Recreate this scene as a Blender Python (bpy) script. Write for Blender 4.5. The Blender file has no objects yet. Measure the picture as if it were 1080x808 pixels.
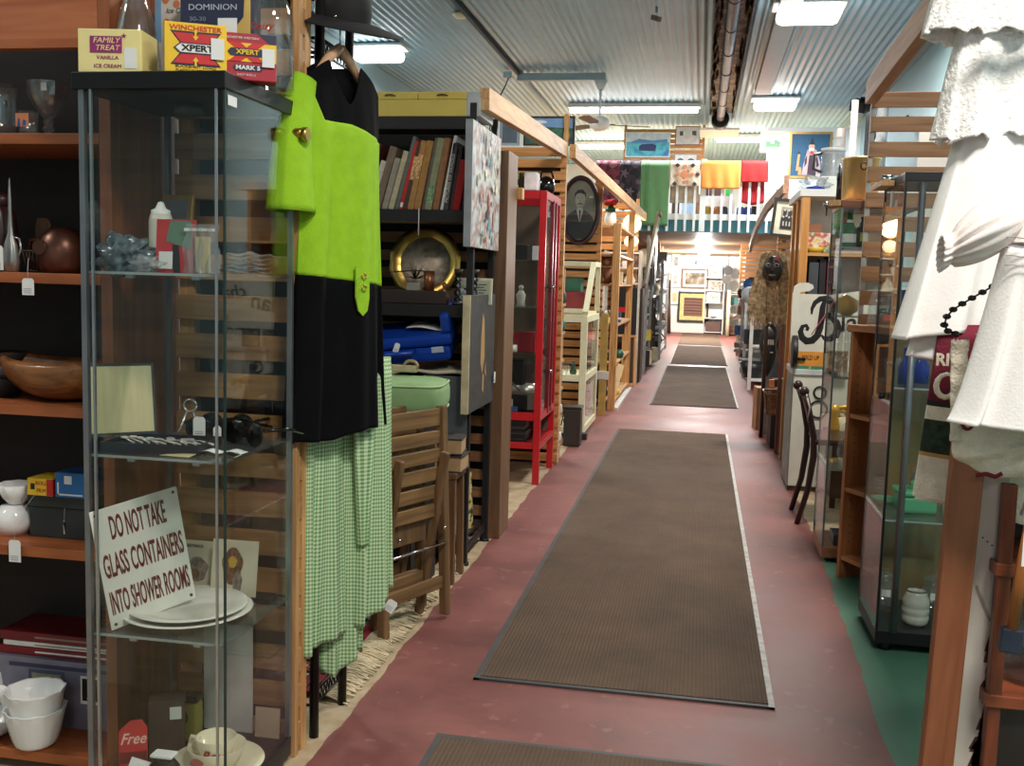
import bpy, math, random
from mathutils import Matrix, Vector, noise
random.seed(7)
sc = bpy.context.scene
COL = sc.collection
PI = math.pi

# ------------------------------------------------------------------ camera
cam_data = bpy.data.cameras.new('camera')
cam = bpy.data.objects.new('camera', cam_data)
COL.objects.link(cam)
cam_data.sensor_fit = 'HORIZONTAL'
cam_data.sensor_width = 36.0
cam_data.lens = 1070.0 / 1080.0 * 36.0
cam_data.clip_start = 0.05
cam_data.clip_end = 200
R = Matrix(((0.98274403, -0.04562258, 0.17925613),
            (0.18290096, 0.0951085, -0.97852011),
            (0.02759383, 0.99442091, 0.10181172)))
cam.matrix_world = Matrix.Translation((0, 0, 1.22)) @ R.to_4x4()
sc.camera = cam

# ------------------------------------------------------------------ view, world
sc.view_settings.view_transform = 'Standard'
sc.view_settings.look = 'None'
sc.view_settings.exposure = 0.0
sc.view_settings.gamma = 1.0
sc.view_settings.use_curve_mapping = False
sc.cycles.transparent_max_bounces = 32
sc.cycles.max_bounces = 8
sc.cycles.caustics_reflective = False
sc.cycles.caustics_refractive = False
sc.cycles.sample_clamp_indirect = 4.0
world = bpy.data.worlds.new('world')
sc.world = world
world.use_nodes = True
world.node_tree.nodes['Background'].inputs[0].default_value = (0.86, 0.93, 1.0, 1)
world.node_tree.nodes['Background'].inputs[1].default_value = 0.55

def area(name, loc, size, power, color=(1, 1, 1), size_y=None, rot=(0, 0, 0)):
    l = bpy.data.lights.new(name, 'AREA')
    l.energy = power
    l.color = color
    l.size = size
    if size_y:
        l.shape = 'RECTANGLE'
        l.size_y = size_y
    o = bpy.data.objects.new(name, l)
    COL.objects.link(o)
    o.location = loc
    o.rotation_euler = rot
    return o

WARM = (1.0, 0.95, 0.87)
COOL = (0.84, 0.93, 1.0)
# one lamp under every ceiling fixture
FIX = [(0.79, 0.3, 105, WARM), (0.79, 4.7, 95, WARM), (0.78, 9.1, 140, WARM), (0.81, 13.5, 85, COOL),
       (-3.42, 10.4, 130, WARM), (-3.42, 5.6, 60, WARM), (-3.42, 1.2, 40, WARM), (0.4, -3.6, 50, WARM)]
for i, (x, y, p, c) in enumerate(FIX):
    area('ceiling_lamp_light', (x, y, 3.42), 0.5, p, c)
TUBES = [(-1.0, 13.9, 1.75, 80), (-1.4, 17.6, 1.6, 440), (0.55, 16.7, 0.9, 280)]
for x, y, w, p in TUBES:
    area('tube_light', (x, y, 3.40), w, p, COOL, 0.16)
area('dress_fill_light', (0.95, 1.05, 2.75), 0.22, 20, (1.0, 0.96, 0.9), rot=(math.radians(24), math.radians(-12), 0))  # unseen fill lamp added to brighten the white dresses
for (x, y, z, p) in ((0.02, 22.8, 1.78, 560), (0.0, 18.0, 1.78, 110)):
    l = bpy.data.lights.new('loft_lamp_light', 'POINT'); l.energy = p; l.color = (1.0, 0.96, 0.9); l.shadow_soft_size = 0.1
    o = bpy.data.objects.new('loft_lamp_light', l); COL.objects.link(o); o.location = (x, y, z)

# ------------------------------------------------------------------ helpers
class MB:
    def __init__(s):
        s.v = []; s.f = []; s.mi = []; s.uv = []; s.m = 0; s.sm = []; s.smooth = False
    def face(s, idx, uv=None):
        s.f.append(tuple(idx)); s.mi.append(s.m); s.sm.append(s.smooth); s.uv.append(uv)
    def use(s, m):
        s.m = m; return s
    def box(s, x0, x1, y0, y1, z0, z1, M=None):
        b = len(s.v)
        for x, y, z in ((x0,y0,z0),(x1,y0,z0),(x1,y1,z0),(x0,y1,z0),(x0,y0,z1),(x1,y0,z1),(x1,y1,z1),(x0,y1,z1)):
            p = Vector((x, y, z))
            s.v.append(tuple(M @ p) if M else tuple(p))
        sm = s.smooth; s.smooth = False
        for q in ((0,3,2,1),(4,5,6,7),(0,1,5,4),(1,2,6,5),(2,3,7,6),(3,0,4,7)):
            s.face([b+i for i in q])
        s.smooth = sm
        return s
    def beam(s, a, b, w, h, up=(0,0,1)):
        """box bar from a to b, w across, h along up"""
        a = Vector(a); b = Vector(b); d = (b-a); L = d.length; d.normalize()
        u = Vector(up); x = d.cross(u)
        if x.length < 1e-5: x = d.cross(Vector((1,0,0)))
        x.normalize(); u = x.cross(d)
        M = Matrix(((x.x,d.x,u.x,a.x),(x.y,d.y,u.y,a.y),(x.z,d.z,u.z,a.z),(0,0,0,1)))
        return s.box(-w/2, w/2, 0, L, -h/2, h/2, M)
    def poly(s, pts, th=0.0, n=(0,-1,0)):
        """flat polygon; with thickness th extruded against n"""
        b = len(s.v); k = len(pts); nn = Vector(n)
        sm = s.smooth; s.smooth = False
        for p in pts: s.v.append(tuple(p))
        s.face(range(b, b+k))
        if th:
            for p in pts: s.v.append(tuple(Vector(p) - nn*th))
            s.face([b+k+i for i in range(k)][::-1])
            for i in range(k):
                j = (i+1) % k
                s.face([b+i, b+k+i, b+k+j, b+j])
        s.smooth = sm
        return s
    def tube(s, pts, r, n=8, cap=True):
        pts = [Vector(p) for p in pts]; k = len(pts)
        rs = r if isinstance(r, (list, tuple)) else [r]*k
        b = len(s.v)
        prev = None
        for i, p in enumerate(pts):
            d = (pts[min(i+1,k-1)] - pts[max(i-1,0)]).normalized()
            if prev is None:
                a = d.orthogonal().normalized()
            else:
                a = (prev - d*prev.dot(d))
                a = a.normalized() if a.length > 1e-6 else d.orthogonal().normalized()
            prev = a; c = d.cross(a)
            for j in range(n):
                t = 2*PI*j/n
                s.v.append(tuple(p + (a*math.cos(t)+c*math.sin(t))*rs[i]))
        sm = s.smooth; s.smooth = True
        for i in range(k-1):
            for j in range(n):
                j2 = (j+1) % n
                s.face([b+i*n+j, b+i*n+j2, b+(i+1)*n+j2, b+(i+1)*n+j])
        s.smooth = False
        if cap:
            s.face([b+j for j in range(n)][::-1]); s.face([b+(k-1)*n+j for j in range(n)])
        s.smooth = sm
        return s
    def lathe(s, prof, c=(0,0,0), n=24, wave=None, M=None, sx=1, sy=1):
        """profile (r,z) list revolved round z; wave(theta,i)-> radius factor"""
        b = len(s.v); k = len(prof)
        for i, (r, z) in enumerate(prof):
            for j in range(n):
                t = 2*PI*j/n
                rr = max(r, 1e-4) * (wave(t, i) if wave else 1)
                p = Vector((rr*math.cos(t)*sx, rr*math.sin(t)*sy, z))
                if M: p = M @ p
                s.v.append((p.x+c[0], p.y+c[1], p.z+c[2]))
        sm = s.smooth; s.smooth = True
        for i in range(k-1):
            for j in range(n):
                j2 = (j+1) % n
                s.face([b+i*n+j, b+i*n+j2, b+(i+1)*n+j2, b+(i+1)*n+j])
        s.smooth = sm
        return s
    def cyl(s, c, r, h, n=20, axis='z'):
        M = {'z': None, 'y': Matrix.Rotation(-PI/2, 4, 'X'), 'x': Matrix.Rotation(PI/2, 4, 'Y')}[axis]
        b = len(s.v)
        for z in (0, h):
            for j in range(n):
                t = 2*PI*j/n
                p = Vector((r*math.cos(t), r*math.sin(t), z))
                if M: p = M @ p
                s.v.append((p.x+c[0], p.y+c[1], p.z+c[2]))
        s.face([b+j for j in range(n)][::-1]); s.face([b+n+j for j in range(n)])
        sm = s.smooth; s.smooth = True
        for j in range(n):
            j2 = (j+1) % n
            s.face([b+j, b+j2, b+n+j2, b+n+j])
        s.smooth = sm
        return s
    def blob(s, c, r, seg=14, ring=8, sc_=(1,1,1), amp=0.0, M=None):
        b = len(s.v)
        for i in range(ring+1):
            ph = PI*i/ring
            for j in range(seg):
                t = 2*PI*j/seg
                p = Vector((math.sin(ph)*math.cos(t), math.sin(ph)*math.sin(t), -math.cos(ph)))
                k = 1 + (amp*noise.noise(p*2.3 + Vector(c)*9) if amp else 0)
                p = Vector((p.x*r*sc_[0]*k, p.y*r*sc_[1]*k, p.z*r*sc_[2]*k))
                if M: p = M @ p
                s.v.append((p.x+c[0], p.y+c[1], p.z+c[2]))
        sm = s.smooth; s.smooth = True
        for i in range(ring):
            for j in range(seg):
                j2 = (j+1) % seg
                s.face([b+i*seg+j, b+i*seg+j2, b+(i+1)*seg+j2, b+(i+1)*seg+j])
        s.smooth = sm
        return s
    def grid(s, fn, nu, nv, closed=False, uvs=None, mfn=None, smooth=True):
        b = len(s.v)
        cu = nu if closed else nu+1
        for i in range(nv+1):
            for j in range(cu):
                s.v.append(tuple(fn(j/nu, i/nv)))
        sm = s.smooth; s.smooth = smooth
        m0 = s.m
        for i in range(nv):
            for j in range(nu):
                j2 = (j+1) % cu if closed else j+1
                if mfn: s.m = mfn((j+.5)/nu, (i+.5)/nv)
                uv = None
                if uvs:
                    uv = [uvs(j/nu, i/nv), uvs((j+1)/nu, i/nv), uvs((j+1)/nu, (i+1)/nv), uvs(j/nu, (i+1)/nv)]
                s.face([b+i*cu+j, b+i*cu+j2, b+(i+1)*cu+j2, b+(i+1)*cu+j], uv)
        s.m = m0; s.smooth = sm
        return s

def mesh_of(name, mb, mats):
    me = bpy.data.meshes.new(name)
    me.from_pydata(mb.v, [], mb.f)
    if not isinstance(mats, (list, tuple)): mats = [mats]
    for m in mats: me.materials.append(m)
    me.polygons.foreach_set('material_index', mb.mi)
    me.polygons.foreach_set('use_smooth', mb.sm)
    if any(u is not None for u in mb.uv):
        uvl = me.uv_layers.new(name='UVMap')
        k = 0
        for fi, f in enumerate(mb.f):
            for q in range(len(f)):
                uvl.data[k].uv = mb.uv[fi][q] if mb.uv[fi] else (0, 0)
                k += 1
    me.update()
    return me

def link(name, me, parent=None, loc=(0,0,0), rot=(0,0,0), bevel=0, solid=0, sub=0):
    o = bpy.data.objects.new(name, me); COL.objects.link(o)
    o.location = loc; o.rotation_euler = rot
    if parent: o.parent = parent
    if solid:
        m = o.modifiers.new('thickness', 'SOLIDIFY'); m.thickness = solid; m.offset = 0
    if bevel:
        m = o.modifiers.new('bevel', 'BEVEL'); m.width = bevel; m.segments = 2; m.limit_method = 'ANGLE'
    if sub:
        m = o.modifiers.new('sub', 'SUBSURF'); m.levels = sub; m.render_levels = sub
    return o

def thing(name, label, cat, loc=(0,0,0), rot=0, group=None):
    o = bpy.data.objects.new(name, None); COL.objects.link(o)
    o.empty_display_size = 0.05
    o.location = loc; o.rotation_euler = rot if isinstance(rot, (tuple, list)) else (0, 0, rot)
    o['label'] = label; o['category'] = cat
    if group: o['group'] = group
    return o

def part(name, mb, mats, parent, label=None, **kw):
    o = link(name, mesh_of(name, mb, mats), parent, **kw)
    if label: o['label'] = label
    return o

def solo(name, mb, mats, label, cat, loc=(0,0,0), rot=0, group=None, kind=None, **kw):
    o = link(name, mesh_of(name, mb, mats), None, loc, rot if isinstance(rot, (tuple, list)) else (0, 0, rot), **kw)
    o['label'] = label; o['category'] = cat
    if group: o['group'] = group
    if kind: o['kind'] = kind
    return o

def struct(name, mb, mats, **kw):
    o = link(name, mesh_of(name, mb, mats), None, **kw)
    o['kind'] = 'structure'
    return o

def dup(root, loc, rot=None, label=None, group=None):
    r = root.copy(); COL.objects.link(r); r.location = loc
    if rot is not None: r.rotation_euler = rot if isinstance(rot, (tuple, list)) else (0, 0, rot)
    if label: r['label'] = label
    if group: r['group'] = group
    for ch in [c for c in bpy.data.objects if c.parent == root]:
        c = ch.copy(); COL.objects.link(c); c.parent = r
        for g in [q for q in bpy.data.objects if q.parent == ch]:
            d = g.copy(); COL.objects.link(d); d.parent = c
    return r

def text(s, size, mat, parent, loc, rot=(PI/2, 0, 0), xs=1.0, fit=None, name='lettering', ext=0.0006, align='CENTER', shear=0.0, bold=0.0):
    cu = bpy.data.curves.new('t', 'FONT')
    cu.body = s; cu.size = size; cu.align_x = align; cu.align_y = 'CENTER'
    cu.extrude = ext; cu.shear = shear; cu.offset = bold; cu.resolution_u = 3
    o = bpy.data.objects.new('t', cu)
    me = bpy.data.meshes.new_from_object(o)
    bpy.data.objects.remove(o); 
    me.materials.clear(); me.materials.append(mat)
    if fit:
        x_ = [v.co.x for v in me.vertices]; xs = fit/(max(x_)-min(x_))
    for v in me.vertices: v.co.x *= xs
    ob = link(name, me, parent, loc, rot)
    return ob

# ------------------------------------------------------------------ materials
MATS = {}
def newmat(name):
    m = bpy.data.materials.new(name); m.use_nodes = True
    MATS[name] = m
    return m, m.node_tree.nodes, m.node_tree.links, m.node_tree.nodes['Principled BSDF']

def lin(c):
    return tuple(((x/255)/12.92 if x/255 <= 0.04045 else ((x/255+0.055)/1.055)**2.4) for x in c)

def ramp(N, L, src, c0, c1, p0=0.35, p1=0.65):
    r = N.new('ShaderNodeValToRGB')
    r.color_ramp.elements[0].position = p0; r.color_ramp.elements[1].position = p1
    r.color_ramp.elements[0].color = (*c0, 1); r.color_ramp.elements[1].color = (*c1, 1)
    L.new(src, r.inputs[0]); return r.outputs[0]

def P(name, rgb, rough=0.5, metal=0.0, var=0.12, scale=12.0, bump=0.0, bscale=60.0, **kw):
    """painted / plain surface, a little colour variation"""
    if name in MATS: return MATS[name]
    m, N, L, b = newmat(name)
    c = lin(rgb)
    tc = N.new('ShaderNodeTexCoord')
    nz = N.new('ShaderNodeTexNoise'); nz.inputs['Scale'].default_value = scale; nz.inputs['Detail'].default_value = 4
    L.new(tc.outputs['Object'], nz.inputs['Vector'])
    col = ramp(N, L, nz.outputs['Fac'], tuple(x*(1-var) for x in c), tuple(min(1, x*(1+var)) for x in c))
    L.new(col, b.inputs['Base Color'])
    b.inputs['Roughness'].default_value = rough; b.inputs['Metallic'].default_value = metal
    if bump:
        nb = N.new('ShaderNodeTexNoise'); nb.inputs['Scale'].default_value = bscale; nb.inputs['Detail'].default_value = 3
        L.new(tc.outputs['Object'], nb.inputs['Vector'])
        bp = N.new('ShaderNodeBump'); bp.inputs['Strength'].default_value = bump; bp.inputs['Distance'].default_value = 0.005
        L.new(nb.outputs['Fac'], bp.inputs['Height']); L.new(bp.outputs[0], b.inputs['Normal'])
    for k, v in kw.items(): b.inputs[k].default_value = v
    return m

def W(name, rgb, rgb2=None, axis='z', rough=0.5, scale=3.0, coat=0.0):
    """wood: stretched grain along an axis"""
    if name in MATS: return MATS[name]
    m, N, L, b = newmat(name)
    c1 = lin(rgb); c0 = lin(rgb2) if rgb2 else tuple(x*0.62 for x in c1)
    tc = N.new('ShaderNodeTexCoord'); mp = N.new('ShaderNodeMapping')
    sc_ = {'x': (1, 14, 14), 'y': (14, 1, 14), 'z': (14, 14, 1)}[axis]
    mp.inputs['Scale'].default_value = sc_
    L.new(tc.outputs['Object'], mp.inputs['Vector'])
    nz = N.new('ShaderNodeTexNoise'); nz.inputs['Scale'].default_value = scale; nz.inputs['Detail'].default_value = 6
    nz.inputs['Distortion'].default_value = 0.6
    L.new(mp.outputs[0], nz.inputs['Vector'])
    L.new(ramp(N, L, nz.outputs['Fac'], c0, c1, 0.3, 0.62), b.inputs['Base Color'])
    b.inputs['Roughness'].default_value = rough
    b.inputs['Coat Weight'].default_value = coat
    bp = N.new('ShaderNodeBump'); bp.inputs['Strength'].default_value = 0.12; bp.inputs['Distance'].default_value = 0.003
    L.new(nz.outputs['Fac'], bp.inputs['Height']); L.new(bp.outputs[0], b.inputs['Normal'])
    return m

def glass(name, tint=(0.93, 0.96, 0.95), ior=1.45, rough=0.0, body=0.0, bodycol=(0.8,0.9,0.9)):
    if name in MATS: return MATS[name]
    m, N, L, b = newmat(name)
    N.remove(b)
    out = N['Material Output']
    tr = N.new('ShaderNodeBsdfTransparent'); tr.inputs[0].default_value = (*tint, 1)
    gl = N.new('ShaderNodeBsdfGlossy'); gl.inputs['Roughness'].default_value = rough
    # Schlick reflectance from the facing angle (same from both sides of the pane)
    lw = N.new('ShaderNodeLayerWeight'); lw.inputs['Blend'].default_value = 0.5
    pw = N.new('ShaderNodeMath'); pw.operation = 'POWER'; pw.inputs[1].default_value = 4.6
    L.new(lw.outputs['Facing'], pw.inputs[0])
    f0 = ((ior-1)/(ior+1))**2
    fr = N.new('ShaderNodeMath'); fr.operation = 'MULTIPLY_ADD'; fr.inputs[1].default_value = 0.62*(1-f0); fr.inputs[2].default_value = f0
    L.new(pw.outputs[0], fr.inputs[0])
    mx = N.new('ShaderNodeMixShader')
    L.new(fr.outputs[0], mx.inputs[0]); L.new(tr.outputs[0], mx.inputs[1]); L.new(gl.outputs[0], mx.inputs[2])
    last = mx
    if body:
        df = N.new('ShaderNodeBsdfDiffuse'); df.inputs[0].default_value = (*bodycol, 1)
        m2 = N.new('ShaderNodeMixShader'); m2.inputs[0].default_value = body
        L.new(mx.outputs[0], m2.inputs[1]); L.new(df.outputs[0], m2.inputs[2]); last = m2
    L.new(last.outputs[0], out.inputs[0])
    return m

def emit(name, rgb, strength):
    if name in MATS: return MATS[name]
    m, N, L, b = newmat(name)
    b.inputs['Base Color'].default_value = (*rgb, 1)
    b.inputs['Emission Color'].default_value = (*rgb, 1)
    b.inputs['Emission Strength'].default_value = strength
    return m

def pattern(name, base, kind, cols, scale=20, rough=0.8):
    """procedural print / textile patterns"""
    if name in MATS: return MATS[name]
    m, N, L, b = newmat(name)
    tc = N.new('ShaderNodeTexCoord')
    src = tc.outputs['UV'] if kind == 'gingham' else tc.outputs['Object']
    if kind == 'gingham':
        sp = N.new('ShaderNodeSeparateXYZ'); L.new(src, sp.inputs[0])
        outs = []
        for ax in (0, 1):
            mu = N.new('ShaderNodeMath'); mu.operation = 'MULTIPLY'; mu.inputs[1].default_value = scale
            L.new(sp.outputs[ax], mu.inputs[0])
            fr = N.new('ShaderNodeMath'); fr.operation = 'FRACT'; L.new(mu.outputs[0], fr.inputs[0])
            gt = N.new('ShaderNodeMath'); gt.operation = 'GREATER_THAN'; gt.inputs[1].default_value = 0.5
            L.new(fr.outputs[0], gt.inputs[0]); outs.append(gt.outputs[0])
        ad = N.new('ShaderNodeMath'); ad.operation = 'ADD'; L.new(outs[0], ad.inputs[0]); L.new(outs[1], ad.inputs[1])
        hv = N.new('ShaderNodeMath'); hv.operation = 'MULTIPLY'; hv.inputs[1].default_value = 0.5; L.new(ad.outputs[0], hv.inputs[0])
        r = N.new('ShaderNodeValToRGB'); L.new(hv.outputs[0], r.inputs[0])
        r.color_ramp.elements[0].color = (*lin(cols[0]), 1); r.color_ramp.elements[1].color = (*lin(cols[1]), 1)
        r.color_ramp.interpolation = 'LINEAR'
        L.new(r.outputs[0], b.inputs['Base Color'])
    else:
        if kind == 'voronoi':
            t = N.new('ShaderNodeTexVoronoi'); t.inputs['Scale'].default_value = scale; o = t.outputs['Color']
            bw = N.new('ShaderNodeRGBToBW'); L.new(o, bw.inputs[0]); o = bw.outputs[0]
        elif kind == 'noise':
            t = N.new('ShaderNodeTexNoise'); t.inputs['Scale'].default_value = scale; t.inputs['Detail'].default_value = 5; o = t.outputs['Fac']
        elif kind == 'stripes':
            t = N.new('ShaderNodeTexWave'); t.bands_direction = 'Z'; t.inputs['Scale'].default_value = scale
            t.inputs['Distortion'].default_value = 1.5; t.inputs['Detail'].default_value = 3; o = t.outputs['Fac']
        L.new(src, t.inputs['Vector'])
        r = N.new('ShaderNodeValToRGB'); L.new(o, r.inputs[0])
        r.color_ramp.interpolation = 'CONSTANT' if kind == 'voronoi' else 'LINEAR'
        el = r.color_ramp.elements
        while len(el) < len(cols): el.new(0.5)
        lo, hi = (0.0, 1.0) if kind != 'noise' else (0.32, 0.68)
        for i, c in enumerate(cols):
            el[i].position = lo + (hi-lo)*i/len(cols) if kind == 'voronoi' else lo + (hi-lo)*i/(len(cols)-1)
            el[i].color = (*lin(c), 1)
        L.new(r.outputs[0], b.inputs['Base Color'])
    b.inputs['Roughness'].default_value = rough
    return m

# palette
pine = W('pine_wood', (214, 160, 98), (176, 118, 62), 'x')
pine_v = W('pine_wood_upright', (214, 164, 104), (172, 118, 66), 'z')
pine_y = W('pine_wood_long', (222, 176, 122), (186, 134, 82), 'y')
cedar = W('cedar_slat', (150, 98, 56), (112, 66, 34), 'x')
shelf_wood = W('orange_brown_wood', (164, 92, 50), (132, 68, 34), 'x', 0.45)
shelf_wood_v = W('orange_brown_wood_upright', (150, 84, 46), (120, 62, 32), 'z', 0.45)
dark_panel = P('dark_back_panel', (24, 19, 17), 0.7)
dark_brown = W('dark_brown_wood', (74, 50, 34), (48, 30, 20), 'z', 0.5)
mid_brown = W('mid_brown_wood', (118, 84, 54), (88, 58, 36), 'z', 0.5)
blackm = P('black_metal', (18, 18, 20), 0.4, 0.3)
blackp = P('black_paint', (16, 15, 16), 0.5)
grey_metal = P('grey_metal', (140, 143, 148), 0.35, 0.8)
alu = P('aluminium', (178, 182, 186), 0.3, 0.9)
chrome = P('chrome', (210, 210, 212), 0.12, 1.0, 0.03)
brass = P('brass', (196, 158, 84), 0.28, 1.0, 0.15)
gold = P('gold_paint', (190, 150, 84), 0.4, 0.7)
white = P('white_paint', (232, 232, 228), 0.5, var=0.03)
cream = P('cream_paint', (226, 220, 186), 0.5, var=0.05)
red = P('red_paint', (188, 26, 34), 0.35, var=0.06)
paper = P('white_paper', (236, 236, 234), 0.8, var=0.03)
manila = P('manila_paper', (206, 190, 150), 0.8, var=0.08)
ink = P('black_ink', (22, 20, 22), 0.7)
glass_pane = glass('cabinet_glass', (0.95, 0.965, 0.955), 1.5)
glassware = glass('clear_glassware', (0.965, 0.975, 0.975), 1.9, 0.02, 0.015)
plastic_wrap = glass('clear_plastic', (0.86, 0.88, 0.9), 1.7, 0.12, 0.22, (0.75, 0.78, 0.8))
# ================================================================== THE SETTING
# floor: red paint, bare screed along the left racks, green paint on the near right
m, N, L, b = newmat('painted_floor')
tc = N.new('ShaderNodeTexCoord'); sp = N.new('ShaderNodeSeparateXYZ')
nz = N.new('ShaderNodeTexNoise'); nz.inputs['Scale'].default_value = 5.0; nz.inputs['Detail'].default_value = 6
L.new(tc.outputs['Object'], nz.inputs['Vector'])
wob = N.new('ShaderNodeMath'); wob.operation = 'MULTIPLY_ADD'; wob.inputs[1].default_value = 0.05; wob.inputs[2].default_value = -0.025
L.new(nz.outputs['Fac'], wob.inputs[0]); L.new(tc.outputs['Object'], sp.inputs[0])
def mth(op, a, bb, c=None):
    n = N.new('ShaderNodeMath'); n.operation = op
    for i, q in enumerate((a, bb, c)):
        if q is None: continue
        if isinstance(q, (int, float)): n.inputs[i].default_value = q
        else: L.new(q, n.inputs[i])
    return n.outputs[0]
xw = mth('ADD', sp.outputs[0], wob.outputs[0])
y_ = sp.outputs[1]
n2 = N.new('ShaderNodeTexNoise'); n2.inputs['Scale'].default_value = 2.2; n2.inputs['Detail'].default_value = 9; n2.inputs['Roughness'].default_value = 0.65
L.new(tc.outputs['Object'], n2.inputs['Vector'])
redc = ramp(N, L, n2.outputs['Fac'], lin((98, 56, 53)), lin((142, 86, 79)), 0.3, 0.7)
n3 = N.new('ShaderNodeTexNoise'); n3.inputs['Scale'].default_value = 14; n3.inputs['Detail'].default_value = 8
L.new(tc.outputs['Object'], n3.inputs['Vector'])
scuff = mth('GREATER_THAN', n3.outputs['Fac'], 0.645)
beige = ramp(N, L, n3.outputs['Fac'], lin((156, 134, 104)), lin((186, 168, 140)), 0.3, 0.7)
green = ramp(N, L, n2.outputs['Fac'], lin((62, 98, 80)), lin((80, 122, 100)), 0.3, 0.7)
def mixc(f, a, bb):
    n = N.new('ShaderNodeMix'); n.data_type = 'RGBA'
    if isinstance(f, float): n.inputs[0].default_value = f
    else: L.new(f, n.inputs[0])
    for s_, q in ((6, a), (7, bb)):
        if isinstance(q, tuple): n.inputs[s_].default_value = (*q, 1)
        else: L.new(q, n.inputs[s_])
    return n.outputs[2]
left = mth('MULTIPLY', mth('LESS_THAN', xw, -0.915), mth('LESS_THAN', y_, 7.4))
right = mth('MULTIPLY', mth('GREATER_THAN', mth('MULTIPLY_ADD', y_, -0.025, xw), 0.475), mth('LESS_THAN', y_, 5.0))
rb = mth('MULTIPLY', mth('MULTIPLY', mth('GREATER_THAN', xw, 0.60), mth('GREATER_THAN', y_, 5.0)), mth('LESS_THAN', y_, 6.6))
c = mixc(mth('MULTIPLY', scuff, 0.22), redc, lin((170, 128, 116)))
c = mixc(left, c, beige); c = mixc(right, c, green); c = mixc(rb, c, beige)
L.new(c, b.inputs['Base Color']); b.inputs['Specular IOR Level'].default_value = 0.35
L.new(mth('MULTIPLY_ADD', n2.outputs['Fac'], 0.35, 0.36), b.inputs['Roughness'])
bp = N.new('ShaderNodeBump'); bp.inputs['Strength'].default_value = 0.25; bp.inputs['Distance'].default_value = 0.004
L.new(n3.outputs['Fac'], bp.inputs['Height']); L.new(bp.outputs[0], b.inputs['Normal'])
struct('floor', MB().box(-3.9, 2.1, -5, 28.2, -0.12, 0), m)

# ceiling: corrugated sheet, ribs running down the aisle
ceil_mat = P('painted_corrugated_steel', (126, 160, 176), 0.38, 0.0, 0.05, 2.0)
cb = MB()
pitch_ = 0.076; nrib = int(5.95/pitch_); nu = nrib*8
for i in range(7):
    y0, y1 = -5 + i*4.75, -5 + (i+1)*4.75 + 0.06
    zo = 3.60 + (0.004 if i % 2 else 0.0)
    cb.grid(lambda u, v: (-3.85+u*nrib*pitch_, y0+(y1-y0)*v, zo + 0.009*math.cos(u*nrib*2*PI)), nu, 1)
struct('ceiling', cb, ceil_mat)
wall_blue = P('pale_blue_wall_paint', (150, 178, 184), 0.6, var=0.03, scale=2)
wall_white = P('white_wall_paint', (226, 226, 222), 0.6, var=0.03, scale=2)
struct('wall_left', MB().box(-3.95, -3.76, -5, 28.2, 0, 3.7), wall_blue)
struct('wall_right', MB().box(2.02, 2.2, -5, 28.2, 0, 3.7), wall_blue)
struct('wall_back', MB().box(-3.7, 2.1, 26.0, 26.2, 0, 1.93), wall_white)
struct('wall_loft', MB().box(-3.7, 2.1, 21.0, 21.2, 2.10, 3.6), wall_white)
struct('wall_gallery', MB().box(0.80, 2.02, 14.55, 14.7, 2.10, 3.38), wall_white)
struct('wall_stair', MB().box(0.80, 2.02, 20.0, 20.12, 0, 1.93), P('grey_blue_wall_paint', (150, 172, 184), 0.6, var=0.03))
struct('wall_passage', MB().box(-1.12, -1.0, 22.0, 26.0, 0, 1.93), wall_white)

# corrugated-sheet seams and dark slots read on the ceiling
darkslot = P('dark_steel', (38, 44, 48), 0.5, 0.4)
pale_steel = P('pale_blue_steel', (150, 166, 170), 0.45, 0.1, 0.05)
struct('trim_1', MB().box(-2.20, -2.165, 7.5, 11.75, 3.555, 3.60), darkslot)
struct('trim_2', MB().box(-2.205, -2.16, 11.75, 15.2, 3.56, 3.60), pale_steel)
tb = MB(); tb.box(-2.2, -1.18, 11.78, 11.86, 3.50, 3.58)
struct('trim_3', tb, pale_steel)
struct('trim_4', MB().box(0.53, 0.71, 2.0, 13.0, 3.54, 3.60), pale_steel)
struct('trim_5', MB().box(1.94, 2.02, -4, 26, 3.50, 3.59), pale_steel)

# loft deck
deck = MB(); deck.box(-3.6, 2.02, 14.0, 26.0, 1.95, 2.10)
plank_ceiling = W('loft_underside_planks', (196, 156, 112), (160, 112, 72), 'x', 0.5, 4.0)
teal = P('teal_fascia_paint', (66, 138, 152), 0.5, var=0.05)
struct('ceiling_loft', deck, plank_ceiling)
ub = MB()
for i in range(24):
    ub.box(-1.0, 0.82, 14.1 + i*0.45, 14.53 + i*0.45, 1.93, 1.949)
struct('trim_6', ub, plank_ceiling)
struct('trim_7', MB().box(-3.6, 0.86, 13.97, 13.999, 1.915, 2.075), teal)

rail = thing('loft_railing', 'white loft railing of slim balusters above the teal fascia', 'railing', (0, 13.92, 1.92))
part('bottom_rail', MB().box(-1.5, 0.9, 0.0, 0.045, 0.155, 0.235), white, rail, bevel=.003)
part('top_rail', MB().box(-1.5, 0.9, 0.0, 0.05, 0.86, 0.90), white, rail, bevel=.003)
part('newel', MB().box(-0.075, 0.0, -0.02, 0.05, 0.0, 0.95), white, rail, bevel=.003)
i = 0; x = -1.44
while x < 0.88:
    if not (-0.1 < x < 0.03): part('baluster', MB().box(x-.016, x+.016, -0.034, -0.002, 0.0, 0.87), white, rail)
    x += 0.118

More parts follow.
